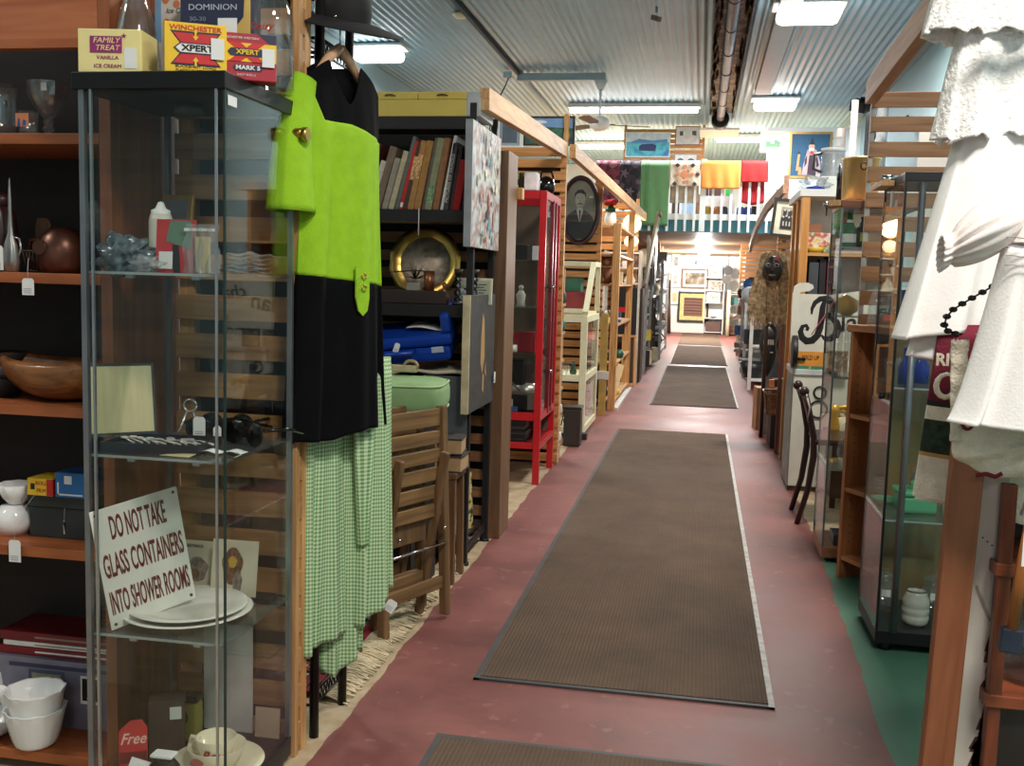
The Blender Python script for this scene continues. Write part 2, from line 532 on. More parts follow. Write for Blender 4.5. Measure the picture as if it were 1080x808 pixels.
# ------------------------------------------------------------------ ceiling fixtures
lens_on = emit('lit_lamp_lens', (1.0, 0.98, 0.94), 7.0)
tube_on = emit('lit_tube', (0.95, 0.98, 1.0), 9.0)
fx_place = ['near the top edge right of the heater duct', None]
FLAB = {2: 'rounded oblong ceiling lamp at the very top edge, right of the sooty duct',
        3: 'rounded oblong ceiling lamp over the white gallery wall, lit',
        4: 'glowing oblong ceiling lamp beside the straw hat brim at upper left'}
for i, (x, y, p, c) in enumerate(FIX):
    if i not in FLAB: continue
    t = thing('ceiling_lamp', FLAB[i], 'ceiling lamp', (x, y, 3.59))
    b_ = MB(); b_.box(-.30, .30, -.16, .16, -.03, 0)
    part('base_plate', b_, white, t, bevel=.01)
    l_ = MB(); l_.box(-.26, .26, -.15, .15, -.15, -.03)
    part('lens', l_, lens_on, t, bevel=.05)
TLAB = ['long twin fluorescent batten behind the ceiling fan, lit', 'fluorescent batten above the blue seascape picture wall, lit', 'fluorescent batten beyond the end of the sooty duct, lit']
for (x, y, w, p), lb in zip(TUBES, TLAB):
    t = thing('fluorescent_batten', lb, 'ceiling lamp', (x, y, 3.585))
    part('tray', MB().box(-w/2, w/2, -.09, .09, -.05, 0), white, t)
    for s_ in (-.045, .045):
        part('tube', MB().cyl((-w/2+.03, s_, -.085), .022, w-.06, 10, 'x'), tube_on, t)
for (x, y) in ((0.02, 22.8), (0.0, 18.0)):
    t = thing('ceiling_lamp', 'bright lamp under the %s of the loft plank ceiling' % ('far part' if y > 20 else 'near part'), 'ceiling lamp', (x, y, 1.93))
    part('lens', MB().cyl((0, 0, -.06), .13, .06, 18), lens_on, t, bevel=.015)

# ceiling fan
t = thing('ceiling_fan', 'white ceiling fan with brown blades under a ceiling beam', 'ceiling fan', (-1.235, 11.85, 3.5))
part('canopy', MB().lathe([(.03, -.10), (.05, -.06), (.075, 0), (0.0, 0.0)]), white, t)
part('down_rod', MB().cyl((0, 0, -.42), .014, .34, 10), white, t)
part('motor_housing', MB().lathe([(.0, -.56), (.06, -.555), (.11, -.52), (.12, -.47), (.09, -.42), (.03, -.40), (0, -.40)], n=20), white, t)
for k in range(3):
    a = math.radians(18 + 120*k)
    M_ = Matrix.Rotation(a, 4, 'Z') @ Matrix.Rotation(.16, 4, 'X')
    bb = MB(); bb.box(.10, .18, -.02, .02, -.49, -.48, Matrix.Rotation(a, 4, 'Z'))
    pts = [(.16, -.045, -.485), (.24, -.06, -.485), (.56, -.065, -.485), (.60, -.03, -.485), (.60, .03, -.485), (.56, .065, -.485), (.24, .06, -.485), (.16, .045, -.485)]
    M2 = Matrix.Rotation(a, 4, 'Z') @ Matrix.Translation((0, 0, -.485)) @ Matrix.Rotation(.18, 4, 'X') @ Matrix.Translation((0, 0, .485))
    bb.poly([M2 @ Vector(q) for q in pts], .008, (0, 0, 1))
    part('blade', bb, mid_brown, t)

# heater duct: sooty trough with a bright pipe in it
t = thing('heater_duct', 'long sooty ceiling heater trough with a steel pipe inside', 'duct', (0.05, 8.0, 3.4))
soot = pattern('sooty_foil', None, 'noise', [(14, 13, 14), (52, 46, 44), (24, 20, 20), (150, 132, 118), (84, 52, 34)], 7, 0.5)
tb = MB()
tb.beam((0.11, -2, .19), (.10, 6.6, .19), .31, .004)
for s_ in (-.155, .155):
    tb.beam((.11+s_, -2, .12), (.10+s_*.98, 6.6, .12), .006, .15)
for k in range(90):
    y0 = -2 + random.random()*8.4; s_ = random.choice((-1, 1))
    z0 = .05 + random.random()*.05
    x0 = .11 + s_*(.09+random.random()*.06)
    tb.poly([(x0, y0, z0+.08), (x0+s_*.02, y0+.05+random.random()*.1, z0+.06), (x0+.015*s_, y0+.12, z0), (x0-.01*s_, y0+.03, z0+.01)], .002, (0, 0, -1))
part('trough', tb, soot, t)
part('pipe', MB().tube([(.11, -2, .10), (.10, 6.55, .10)], .052, 16), P('grey_pipe', (150, 150, 158), .35, .6), t)
for k in range(9):
    part('pipe_joint', MB().cyl((.105, -1.4+k*.95, .10), .057, .03, 16, 'y'), dark_brown, t)
part('fan_unit', MB().cyl((.10, 6.5, .09), .12, .25, 20, 'y'), blackm, t, bevel=.01)
part('hood', MB().beam((.10, 6.8, .0), (.10, 7.6, .0), .55, .03), white, t)

# small ceiling devices and wall speaker
solo('smoke_detector', MB().lathe([(0, -.04), (.05, -.035), (.075, -.01), (.078, .0), (0, 0)], n=20), cream, 'small round beige detector on the ceiling left of the dark conduit', 'detector', (-2.25, 9.2, 3.59))
t = thing('ceiling_camera', 'small brown ceiling camera hanging left of the heater trough', 'camera', (-0.49, 9.1, 3.59))
part('bracket', MB().cyl((0, 0, -.05), .012, .05, 8), grey_metal, t)
part('body', MB().beam((-.03, .02, -.08), (.03, -.06, -.12), .04, .04), mid_brown, t)
t = thing('wall_speaker', 'black box speaker high on the right wall by the ceiling', 'speaker', (1.80, 13.2, 3.44), (0.3, 0.25, -0.5))
part('cabinet', MB().box(-.10, .10, -.08, .08, -.07, .07), blackp, t, bevel=.01)
part('grille', MB().box(-.085, .085, -.088, -.081, -.055, .055), P('speaker_grille', (40, 40, 42), .8), t)
part('bracket', MB().box(-.02, .16, .02, .05, .02, .10), blackm, t)
part_ = thing('ceiling_cable', 'dark cable loop hanging from a ceiling hook above the pine rail', 'cable', (-2.3, 11.7, 3.52))
pts = [(.02, 0, 0), (.0, -.1, -.12), (-.06, -.2, -.3), (-.12, -.2, -.5), (-.16, -.2, -.66)]
part('cable', MB().tube(pts, .008, 6), blackm, part_)
part('hook', MB().box(-.04, .05, -.03, .03, -.01, .06), pale_steel, part_)
# ------------------------------------------------------------------ floor mats
mat_m, N, L, b = newmat('ribbed_brown_carpet')
tc = N.new('ShaderNodeTexCoord')
wv = N.new('ShaderNodeTexWave'); wv.bands_direction = 'X'; wv.inputs['Scale'].default_value = 26; wv.inputs['Distortion'].default_value = 0.3
L.new(tc.outputs['Object'], wv.inputs['Vector'])
nz = N.new('ShaderNodeTexNoise'); nz.inputs['Scale'].default_value = 3; nz.inputs['Detail'].default_value = 9; nz.inputs['Roughness'].default_value = .7
L.new(tc.outputs['Object'], nz.inputs['Vector'])
L.new(ramp(N, L, nz.outputs['Fac'], lin((74, 57, 45)), lin((98, 77, 60)), .3, .7), b.inputs['Base Color'])
b.inputs['Roughness'].default_value = .95
bp = N.new('ShaderNodeBump'); bp.inputs['Strength'].default_value = .5; bp.inputs['Distance'].default_value = .003
L.new(wv.outputs['Fac'], bp.inputs['Height']); L.new(bp.outputs[0], b.inputs['Normal'])
rubber = P('dark_rubber_edge', (62, 62, 64), .6)
worn = P('worn_pale_rubber_edge', (176, 170, 166), .6, var=.25, scale=30)
def floormat(x0, x1, y0, y1, label, lm=None, rm=None, skew=0.0):
    t = thing('floor_mat', label, 'mat', ((x0+x1)/2, (y0+y1)/2, 0.0))
    w, l = (x1-x0)/2, (y1-y0)/2
    part('carpet', MB().box(-w+.018, w-.018, -l+.018, l-.018, .0, .009), mat_m, t)
    part('left_edging', MB().box(-w, -w+.018, -l, l, .0, .007), lm or rubber, t)
    part('right_edging', MB().box(w-.018, w, -l, l, .0, .007), rm or rubber, t, 'pale worn edging' if rm else None)
    part('near_edging', MB().box(-w, w, -l, -l+.018, .0, .0069), rubber, t)
    part('far_edging', MB().box(-w, w, l-.018, l, .0, .0069), rubber, t)
    return t
floormat(-.64, .265, .3, 2.53, 'brown ribbed floor mat cut off by the bottom edge of the view')
floormat(-.63, .265, 2.925, 8.40, 'longest brown ribbed floor mat in the foreground aisle', rm=worn)
floormat(-.46, .42, 10.25, 15.2, 'brown floor mat second ahead, ending beside the basket', rubber, worn)
floormat(-.43, .45, 15.65, 20.4, 'brown floor mat third ahead, under the loft', worn, rubber)
floormat(-.42, .46, 20.8, 25.6, 'farthest brown floor mat before the gold matted picture')

# ------------------------------------------------------------------ slatted panels and rails
def slat_panel(label, x0, x1, z0, z1, y, pitch=.075, sh=.05, mats=None, th=.018, post=.04, rot=0, posts=(1, 1), cat='slatted panel'):
    mats = mats or (pine, pine_v)
    t = thing('slatted_panel', label, cat, (x0, y, z0), rot)
    s_ = MB(); z = 0.02; h = z1-z0; w = x1-x0
    while z + sh < h:
        dz = random.uniform(-.003, .003)
        s_.box(0, w, 0, th, z+dz, z+sh+dz); z += pitch
    part('slats', s_, mats[0], t, bevel=.002)
    if posts[0]: part('post', MB().box(0, post, th+.001, th+post*.9, 0, h), mats[1], t, bevel=.002)
    if posts[1]: part('post', MB().box(w-post, w, th+.001, th+post*.9, 0, h), mats[1], t, bevel=.002)
    return t
pine_b = W('warm_pine_slat', (206, 146, 88), (170, 108, 56), 'x')
slat_panel('slatted wood panel behind the near left glass cabinet', -1.29, -.958, .0, 1.95, 2.345, .098, .062, (W('honey_slat', (190, 140, 92), (150, 100, 58), 'x'), pine_v))
slat_panel('pine slatted panel rising behind the red cabinet', -1.75, -.895, .0, 2.10, 6.62, .077, .056, (pine_b, pine_v))
slat_panel('pine slatted panel behind the oval portrait', -1.5, -.885, .0, 2.14, 8.98, .077, .056, (pine_b, pine_v))
slat_panel('pine slatted panel behind the glowing double-globe lamp', -1.5, -.80, .0, 2.25, 12.75, .10, .075, (pine_b, pine_v))
slat_panel('short pine slatted panel left of the passage under the loft', -1.3, -.72, 1.63, 1.92, 17.5, .077, .056, (pine_b, pine_v))
slat_panel('brown slatted panel on the right behind the hanging white dress', .665, 1.75, .0, 2.09, 4.53, .103, .062, (W('brown_slat', (186, 134, 90), (150, 100, 62), 'x'), P('whitewashed_post', (200, 196, 190), .6)), post=.02)
slat_panel('slatted panel holding the framed group photograph', .66, 1.5, .0, 1.96, 9.55, .077, .056, (pine_b, pine_v))
slat_panel('slatted panel right of the passage under the loft', .64, 1.3, .0, 1.93, 18.2, .077, .056, (pine_b, pine_v))
slat_panel('slatted screen above the loft holding the seascape', -1.26, -.05, 2.92, 3.60, 15.75, .077, .056, (pine_b, pine_v))
def rail_beam(label, a, b_, w=.04, h=.09, mat=None):
    solo('wooden_rail', MB().beam((0, 0, 0), Vector(b_)-Vector(a), w, h), mat or pine_y, label, 'rail', a, bevel=.003)
rail_beam('pale pine rail rising from the yellow drawer box to the first slatted panel', (-.90, 4.12, 1.945), (-.905, 6.58, 2.055))
rail_beam('pale pine rail running over the oval portrait to the far racks', (-.865, 6.68, 2.06), (-.70, 12.3, 2.0))
rail_beam('brown pine rail at upper right ending on the slatted panel', (.64, 2.2, 2.09), (.655, 4.5, 2.03), .045, .095, W('brown_pine_rail', (186, 134, 96), (160, 106, 70), 'y'))

solo('dark_gap_board', MB().box(-1.28, -.975, 2.40, 2.43, 0, 1.90), dark_panel, 'black board added as the dark behind the near left glass cabinet slats', 'board')  # added board: its black stands for the shade behind the slats

solo('end_post', MB().box(-.974, -.957, 2.322, 2.344, 0, 1.95), W('pine_end_post', (196, 148, 98), (156, 108, 62), 'z'), 'thin pine end post between the near glass cabinet and the hanging clothes', 'post', bevel=.001)
for x0, x1, y, z, lb in ((-1.72, -.93, 6.68, 2.0, 'behind the red cabinet'), (-1.45, -.92, 9.04, 1.6, 'behind the cream cabinet')):
    solo('dark_gap_backing', MB().box(x0, x1, y, y+.02, 0, z), P('umber_gap_shade', (70, 50, 36), .8), 'umber board added to darken the gaps of the slatted panel ' + lb, 'board')  # added boards: the umber colour puts shade into the slat gaps

struct('wall_screen', MB().box(-1.3, 0.0, 15.9, 16.0, 2.10, 3.0), wall_white)
# ================================================================== NEAR LEFT: bookcase
black_cloth = P('black_knit', (8, 8, 11), .95, var=.2, bump=.3, bscale=300)
black_cloth.node_tree.nodes['Principled BSDF'].inputs['Specular IOR Level'].default_value = .15
tag_white = P('price_tag_card', (226, 226, 224), .7, var=.03)
string_m = P('tag_string', (210, 208, 200), .9)
def price_tag(label, loc, w=.018, h=.03, rot=(0,0,0), string=None):
    t = thing('price_tag', label, 'price tag', loc, rot)
    m_ = MB(); m_.poly([(-w/2, 0, -h), (w/2, 0, -h), (w/2, 0, -.006), (w/2-.005, 0, 0), (-w/2+.005, 0, 0), (-w/2, 0, -.006)], .0008)
    part('card', m_, tag_white, t)
    w_ = MB()
    for k in range(3): w_.box(-w*.36, w*.3, -.0006, -.0002, -h+.005+k*.005, -h+.0062+k*.005)
    part('writing', w_, P('tag_writing', (120, 120, 135), .8), t)
    if string:
        part('string', MB().tube([(0, 0, -.003)] + string, .0006, 5), string_m, t)
    return t

SECTION0 = set(o.name for o in bpy.data.objects)
t = thing('bookcase', 'orange brown bookcase with black interior at the far left edge', 'bookcase', (-1.312, 2.105, 0.0))
BC = t
W_, D_ = .95, .30
part('side_panel', MB().box(-.028, 0, 0, D_, 0, 1.98), shelf_wood_v, t, bevel=.001)
part('side_panel', MB().box(-W_, -W_+.028, 0, D_, 0, 1.98), shelf_wood_v, t, bevel=.001)
part('back_panel', MB().box(-W_+.028, -.028, D_-.012, D_-.004, 0, 1.98), dark_panel, t)
for z in (.05, .558, .896, 1.204, 1.519):
    part('shelf', MB().box(-W_+.029, -.029, .0, D_-.013, z-.024, z), shelf_wood, t, bevel=.001)
part('header_panel', MB().box(-W_+.029, -.029, .0, .02, 1.705, 1.97), W('smooth_orange_wood', (176, 104, 66), (152, 82, 48), 'x', .4), t)
part('header_trim', MB().box(-W_+.029, -.029, -.008, -.0005, 1.705, 1.725), shelf_wood, t)
SH = {k: z for k, z in zip('edcba', (.03, .495, .865, 1.203, 1.548))}
# glasses on the top shelf
gob = [(0, 0), (.032, 0), (.034, .004), (.015, .010), (.010, .02), (.016, .028), (.010, .036), (.014, .046), (.008, .052), (.018, .062), (.034, .085), (.046, .11), (.053, .145), (.051, .145), (.043, .11), (.030, .085), (.010, .068), (0, .066)]
t = thing('goblet', 'cut glass goblet with a small price sticker on the top left shelf', 'glass', (-1.70, 2.43, SH['a']))
part('bowl_and_stem', MB().lathe(gob, n=20, wave=lambda th, i: 1 + (.05*math.cos(10*th) if 8 <= i <= 11 else 0)), glass('cut_crystal', (.95, .96, .97), 2.3, .02, .02), t)
for q in t.children or [o for o in bpy.data.objects if o.parent == t]: q.data.polygons.foreach_set('use_smooth', [False]*len(q.data.polygons))
part('sticker', MB().box(.012, .028, -.0465, -.0455, .118, .138), tag_white, t)
t = thing('tumbler', 'tall glass tumbler with red print at the left edge, top shelf', 'glass', (-1.825, 2.42, SH['a']))
part('body', MB().lathe([(0, 0), (.030, 0), (.036, .05), (.040, .10), (.041, .138), (.0385, .138), (.037, .10), (.033, .04), (.028, .018), (0, .016)], n=28), glassware, t)
part('print', MB().box(-.012, .014, -.0415, -.0405, .085, .12), P('faded_red_print', (150, 40, 36), .7), t)
t = thing('shot_glass', 'small glass with an orange and blue picture on the top left shelf', 'glass', (-1.715, 2.37, SH['a']))
part('body', MB().lathe([(0, 0), (.028, 0), (.022, .02), (.025, .062), (.023, .062), (.02, .02), (.018, .01), (0, .008)], n=20), glassware, t)
pm = MB(); pm.box(-.018, .018, -.0255, -.0245, .022, .055)
pm.use(1); pm.poly([(-.014, -.026, .022), (-.004, -.026, .022), (-.006, -.026, .042), (-.010, -.026, .044)], .0004); pm.poly([(0, -.026, .024), (.012, -.026, .024), (.012, -.026, .036), (.004, -.026, .040)], .0004)
part('picture', pm, [P('orange_print', (196, 122, 82), .7), P('blue_print', (50, 74, 128), .7)], t)
# second shelf
t = thing('swan_vase', 'silvery pointed swan neck vase on the second left shelf', 'vase', (-1.766, 2.36, SH['b']))
part('body', MB().lathe([(0, 0), (.02, 0), (.024, .03), (.018, .07), (.008, .1), (.005, .15), (.0045, .19), (.002, .235), (0, .24)], n=16, sx=1.0, sy=.7), P('pearly_silver', (168, 164, 160), .25, .7), t)
part('handle', MB().tube([(.018, 0, .03), (.030, 0, .06), (.026, 0, .085), (.008, 0, .09)], .003, 6), P('pearly_silver', (168, 164, 160), .25, .7), t)
price_tag('blank white tag leaning against the silvery swan neck vase', (-1.771, 2.315, SH['b']+.066), .032, .062)
t = thing('copper_jug', 'dark copper jug with a round cap on the second left shelf', 'jug', (-1.672, 2.44, SH['b']))
cop = P('aged_copper', (104, 66, 52), .35, .6, .2)
part('body', MB().lathe([(0, 0), (.05, 0), (.062, .02), (.066, .06), (.055, .095), (.036, .112), (.03, .118), (0, .12)], n=26), cop, t)
part('cap', MB().cyl((-.022, -.068, .065), .019, .02, 16, 'y'), cop, t)
part('handle', MB().tube([(-.05, 0, .09), (-.095, 0, .085), (-.10, 0, .04), (-.06, 0, .02)], .006, 8), cop, t)
t = thing('carved_mask', 'dark red carved round ornament at the left edge, second shelf', 'ornament', (-1.835, 2.42, SH['b']))
cm = P('dark_oxblood', (58, 30, 28), .4, var=.3)
part('body', MB().blob((0, 0, .09), .05, 18, 12, (.8, .8, 1.75), .25), cm, t)
part('top_knot', MB().lathe([(0, .165), (.02, .17), (.026, .19), (.012, .205), (0, .208)], n=12), cm, t)
t = thing('napkin_holder', 'flat tan wooden stand behind the swan neck vase', 'stand', (-1.752, 2.47, SH['b']))
part('plate', MB().poly([(-.02, 0, 0), (.025, 0, 0), (.025, 0, .13), (.015, 0, .145), (-.015, 0, .145), (-.02, 0, .12)], .008), mid_brown, t)
t = thing('beaded_basket', 'low brown lattice basket between the copper jug and the swan vase', 'basket', (-1.733, 2.44, SH['b']))
bk = MB(); bk.tube([(-.022, -.03, .004), (.012, -.03, .004), (.012, .03, .004), (-.022, .03, .004), (-.022, -.03, .004)], .003, 6)
for k in range(6):
    a = k/5
    bk.tube([(-.022+.034*a, -.03, .004), (-.03+.05*a, -.038, .055)], .0018, 5)
bk.tube([(-.03, -.038, .055), (.02, -.038, .055), (.02, .036, .055), (-.03, .036, .055), (-.03, -.038, .055)], .003, 6)
part('lattice', bk, dark_brown, t)
price_tag('white tag hanging below the second left shelf on its string', (-1.668, 2.290, 1.188), .033, .042, string=[(0, .0, .02), (.0, .004, .05)])
# third shelf: carved bowl
def bowl_fn(u, v):
    th = 2*PI*u
    if v < .5:
        q = v/.5; r = math.sin(q*PI/2)**.8; z = (1-math.cos(q*PI/2))*.105
    else:
        q = (1-v)/.5; r = math.sin(q*PI/2)**.8*.93; z = .012+(1-math.cos(q*PI/2))*.093
    rx = .155*r*(1+.22*math.cos(th)**8*(1 if math.cos(th) < 0 else .3)); ry = .10*r
    zz = z + .018*abs(math.cos(th))**3*(r**4)
    return (rx*math.cos(th), ry*math.sin(th), zz)
solo('wooden_bowl', MB().grid(bowl_fn, 48, 20, True), W('carved_bowl_wood', (150, 96, 52), (92, 52, 26), 'x', .35, 5, .3), 'large carved wooden dish with pointed lip on the third left shelf', 'bowl', (-1.665, 2.42, SH['c']+.003))
t = thing('stacked_dishes', 'grey and black striped bowl at the left edge behind the wooden dish', 'bowl', (-1.855, 2.44, SH['c']))
for k in range(3):
    part('rim_band' if k else 'bowl', MB().lathe([(0, .0+.035*k), (.035, .0+.035*k), (.06, .05+.035*k), (.058, .052+.035*k), (0, .02+.035*k)], n=26), [dark_panel, P('pewter', (96, 98, 102), .35, .7), dark_panel][k], t)
t = thing('dark_picture', 'dark navy picture leaning at the back of the third left shelf', 'picture', (-1.60, 2.57, SH['c']), (-.12, 0, 0))  # frame and print are both dark navy
part('frame', MB().box(-.09, .10, 0, .012, 0, .24), P('navy_frame', (26, 30, 42), .5), t)
part('print', MB().box(-.08, .09, -.002, -.0005, .012, .228), P('navy_print', (20, 28, 46), .4), t)
# fourth shelf
t = thing('storage_box', 'dark green lidded box under the film cartons on the fourth left shelf', 'box', (-1.675, 2.46, SH['d']))
part('body', MB().box(-.083, .10, -.06, .06, 0, .082), P('dark_green_board', (44, 50, 48), .7), t, bevel=.002)
part('lid', MB().box(-.086, .103, -.063, .063, .083, .116), P('dark_green_lid', (50, 56, 54), .7), t, bevel=.002)
def carton(name, label, loc, w, d, h, mats, rot=0, extra=None):
    t = thing(name, label, 'box', loc, rot)
    part('carton', MB().box(-w/2, w/2, -d/2, d/2, 0, h), mats[0], t, bevel=.001)
    if extra: extra(t, w, d, h)
    return t
yel = P('carton_yellow', (226, 184, 44), .6); ylr = P('carton_red', (180, 36, 32), .6); blu = P('carton_blue', (36, 106, 170), .55)
def ex(t, w, d, h):
    part('red_end', MB().box(w/2-.018, w/2+.0006, -d/2-.0006, d/2+.0006, .001, h-.001), ylr, t)
    m_ = MB(); m_.box(-w/2+.01, -w/2+.022, -d/2-.0008, -d/2-.0002, h*.35, h*.7)
    part('badge', m_, ink, t)
    text('ROLL', .014, ylr, t, (.004, -d/2-.0006, h*.72)); text('FILM', .014, ylr, t, (.004, -d/2-.0006, h*.3))
carton('film_carton', 'yellow and red small carton on the dark green box', (-1.712, 2.425, SH['d']+.117), .075, .085, .046, [yel], extra=ex)
def ex(t, w, d, h):
    part('label_patch', MB().box(-.016, .006, -d/2-.0009, -d/2-.0002, h-.03, h-.008), tag_white, t)
    m_ = MB(); m_.box(-w/2+.006, w/2-.006, -d/2-.0008, -d/2-.0002, h*.08, h*.14); m_.box(-w/2+.006, -w/2+.010, -d/2-.0008, -d/2-.0002, h*.08, h*.6)
    part('border_line', m_, white, t)
carton('film_carton', 'blue small carton with white square on the dark green box', (-1.624, 2.425, SH['d']+.117), .085, .085, .066, [blu], extra=ex)
milk = P('milk_glass', (236, 236, 234), .12, var=.02)
milk.node_tree.nodes['Principled BSDF'].inputs['Subsurface Weight'].default_value = .25
milk.node_tree.nodes['Principled BSDF'].inputs['Subsurface Radius'].default_value = (.03, .03, .03)
t = thing('milk_glass_dish', 'white scalloped bowl cut by the left edge, fourth shelf', 'dish', (-1.81, 2.42, SH['d']+.082))
part('bowl', MB().lathe([(0, 0), (.02, 0), (.035, .02), (.05, .055), (.047, .055), (.03, .02), (0, .012)], n=32, wave=lambda th, i: 1+.08*math.cos(9*th)*(i > 1)), milk, t)
t = thing('white_teapot', 'white teapot shape under the scalloped bowl at the left edge', 'teapot', (-1.82, 2.42, SH['d']))
part('body', MB().lathe([(0, 0), (.04, 0), (.055, .03), (.05, .06), (.03, .078), (0, .08)], n=26), milk, t)
part('spout', MB().tube([(.045, 0, .03), (.066, 0, .045), (.072, 0, .065)], [.014, .009, .006], 8), milk, t)
part('handle', MB().tube([(-.045, 0, .06), (-.075, 0, .055), (-.078, 0, .03), (-.048, 0, .02)], .005, 6), milk, t)
price_tag('white tag with blue mark hanging from the yellow carton', (-1.726, 2.295, .512), .034, .058, string=[(0, .003, .05), (.0, .09, .105)])
price_tag('thin string tag hanging down the dark green box front', (-1.650, 2.393, .545), .004, .035, string=[(0, .003, .03), (.0, .02, .068)])
# bottom shelf: books, magazine, milk glass
for k, (cc, lb, z0, z1, dx) in enumerate([((110, 24, 32), 'dark red hardback lying topmost at the bottom left shelf', .262, .288, .0), ((222, 220, 214), 'white comb-bound booklet under the dark red hardback', .246, .260, .01), ((126, 26, 36), 'red booklet with pale title lying in the bottom left pile', .222, .244, -.005)]):
    t = thing('book', lb, 'book', (-1.62, 2.53, z0))
    part('cover', MB().box(-.29+dx, .12+dx, -.06, .14, 0, z1-z0), P('book_cover_%d' % k, cc, .5), t, bevel=.002)
    part('title_line', MB().box(-.18, .05, -.0612, -.0602, (z1-z0)*.4, (z1-z0)*.6), paper if k == 2 else P('faint_title', (150, 120, 110), .7), t)
mg = P('grey_lilac_cover', (128, 126, 142), .4)
t = thing('stamp_album', 'grey boxed stamp album with pictures behind the milk glass cups', 'magazine', (-1.65, 2.455, .03))
part('cover', MB().box(-.28, .14, 0, .13, 0, .1905), mg, t)
part('heading', MB().box(-.22, .12, -.0015, -.0004, .165, .176), P('dim_heading', (66, 62, 92), .7), t)
part('stamp_picture', MB().box(-.15, -.06, -.0018, -.0004, .095, .15), P('sage_stamp', (150, 152, 120), .7), t)
part('stamp_frame', MB().box(-.16, -.05, -.0012, -.0002, .085, .16), P('slate_stamp_frame', (84, 90, 110), .7), t)
pm = MB(); pm.box(.0, .058, -.0018, -.0004, .075, .155); pm.use(1); pm.box(.006, .052, -.0026, -.0019, .085, .148); pm.use(0); pm.poly([(.02, -.003, .09), (.045, -.003, .09), (.04, -.003, .12), (.03, -.003, .128)], .0003)
part('photo', pm, [paper, ink], t)
scal = lambda amp, n_: (lambda th, i: 1 + amp*math.cos(n_*th))
def cup_bead(r0, r1, h, n_=26):
    pr_ = [(0, 0), (r0*.8, 0)]
    for k in range(9):
        f_ = k/8; r = r0 + (r1-r0)*f_**.8
        pr_ += [(r, .008+f_*(h-.01)), (r+.002, .008+f_*(h-.01)+h*.05)]
    pr_ += [(r1-.003, h), (r0-.002, .02), (0, .015)]
    return MB().lathe(pr_, n=44, wave=lambda th, i: 1 + (.02*math.cos(n_*th) if i > 1 else 0) + (.03*math.cos(10*th) if 17 <= i <= 20 else 0))
solo('milk_glass_cup', cup_bead(.052, .076, .105), milk, 'beaded milk glass cup, lower of the two nested at bottom left', 'cup', (-1.712, 2.345, .030))
solo('milk_glass_cup', cup_bead(.052, .074, .10), milk, 'beaded milk glass cup nested in the top of its twin', 'cup', (-1.712, 2.345, .085))
solo('milk_glass_bowl', MB().lathe([(0, 0), (.05, 0), (.06, .03), (.085, .10), (.09, .14), (.087, .14), (.08, .10), (.055, .03), (0, .015)], n=48, wave=lambda th, i: 1+.035*math.cos(12*th)*(i > 2)), milk, 'large scalloped milk glass bowl behind the nested beaded cups', 'bowl', (-1.81, 2.37+.09, .030))
solo('china_bowl', MB().lathe([(0, 0), (.03, 0), (.055, .02), (.072, .058), (.070, .058), (.05, .02), (0, .01)], n=32), P('grey_china', (190, 190, 188), .2), 'plain greyish bowl low at the left edge beside the nested cups', 'bowl', (-1.86, 2.36, .030))

# the shelf contents above are laid out on a 2.305 m front; seat them on this bookcase's shelves
OLDZ = (.03, .495, .865, 1.203, 1.548); NEWZ = (.05, .558, .896, 1.204, 1.519)
for o in list(bpy.data.objects):
    if o.name in SECTION0 or o.parent or o == BC: continue
    x, y, z = o.location
    k = max([i for i in range(5) if OLDZ[i] <= z + .004] + [0])
    o.location = (-1.312 + (x+1.445)*.913, 2.105 + (y-2.305)*.913, NEWZ[k] + .0005 + (z-OLDZ[k])*.913)
    o.scale = (.913, .913, .913)

# ================================================================== NEAR LEFT GLASS CABINET
CX0, CX1, CY0, CY1, CH = -1.285, -.958, 1.945, 2.300, 1.62
t = thing('glass_cabinet', 'tall narrow glass display cabinet with black top, nearest on the left', 'display cabinet', ((CX0+CX1)/2, (CY0+CY1)/2, 0))
w, d = (CX1-CX0)/2, (CY1-CY0)/2
part('top_cap', MB().box(-w-.012, w+.002, -d-.006, d, CH-.035, CH), blackm, t, bevel=.002)
part('base', MB().box(-w, w, -d, d, .02, .07), blackm, t, bevel=.002)
for s1 in (-1, 1):
    for s2 in (-1, 1):
        part('foot', MB().cyl((s1*(w-.03), s2*(d-.03), 0), .016, .02, 12), blackm, t)
for s1, s2 in ((-1, -1), (-1, 1), (1, 1)):
    part('corner_post', MB().box(min(s1*w, s1*(w-.012)), max(s1*w, s1*(w-.012)), min(s2*d, s2*(d-.012)), max(s2*d, s2*(d-.012)), .07, CH-.035), grey_metal, t)
part('door_post', MB().box(-w+.027, -w+.032, -d-.004, -d+.002, .07, CH-.035), alu, t)
part('door_edge', MB().box(w-.022, w-.017, -d-.003, -d+.001, .07, CH-.035), alu, t)
part('glass_edge', MB().box(w-.0055, w-.0005, -d+.0, -d+.004, .07, CH-.035), P('dark_glass_edge', (34, 52, 48), .2), t)
part('front_pane', MB().box(-w+.013, w-.006, -d+.003, -d+.007, .07, CH-.035), glass_pane, t)
part('back_pane', MB().box(-w+.013, w-.013, d-.007, d-.003, .07, CH-.035), glass_pane, t)
part('side_pane', MB().box(w-.005, w-.001, -d+.008, d-.013, .07, CH-.035), glass_pane, t)
part('side_pane', MB().box(-w+.001, -w+.005, -d+.013, d-.013, .07, CH-.035), glass_pane, t)
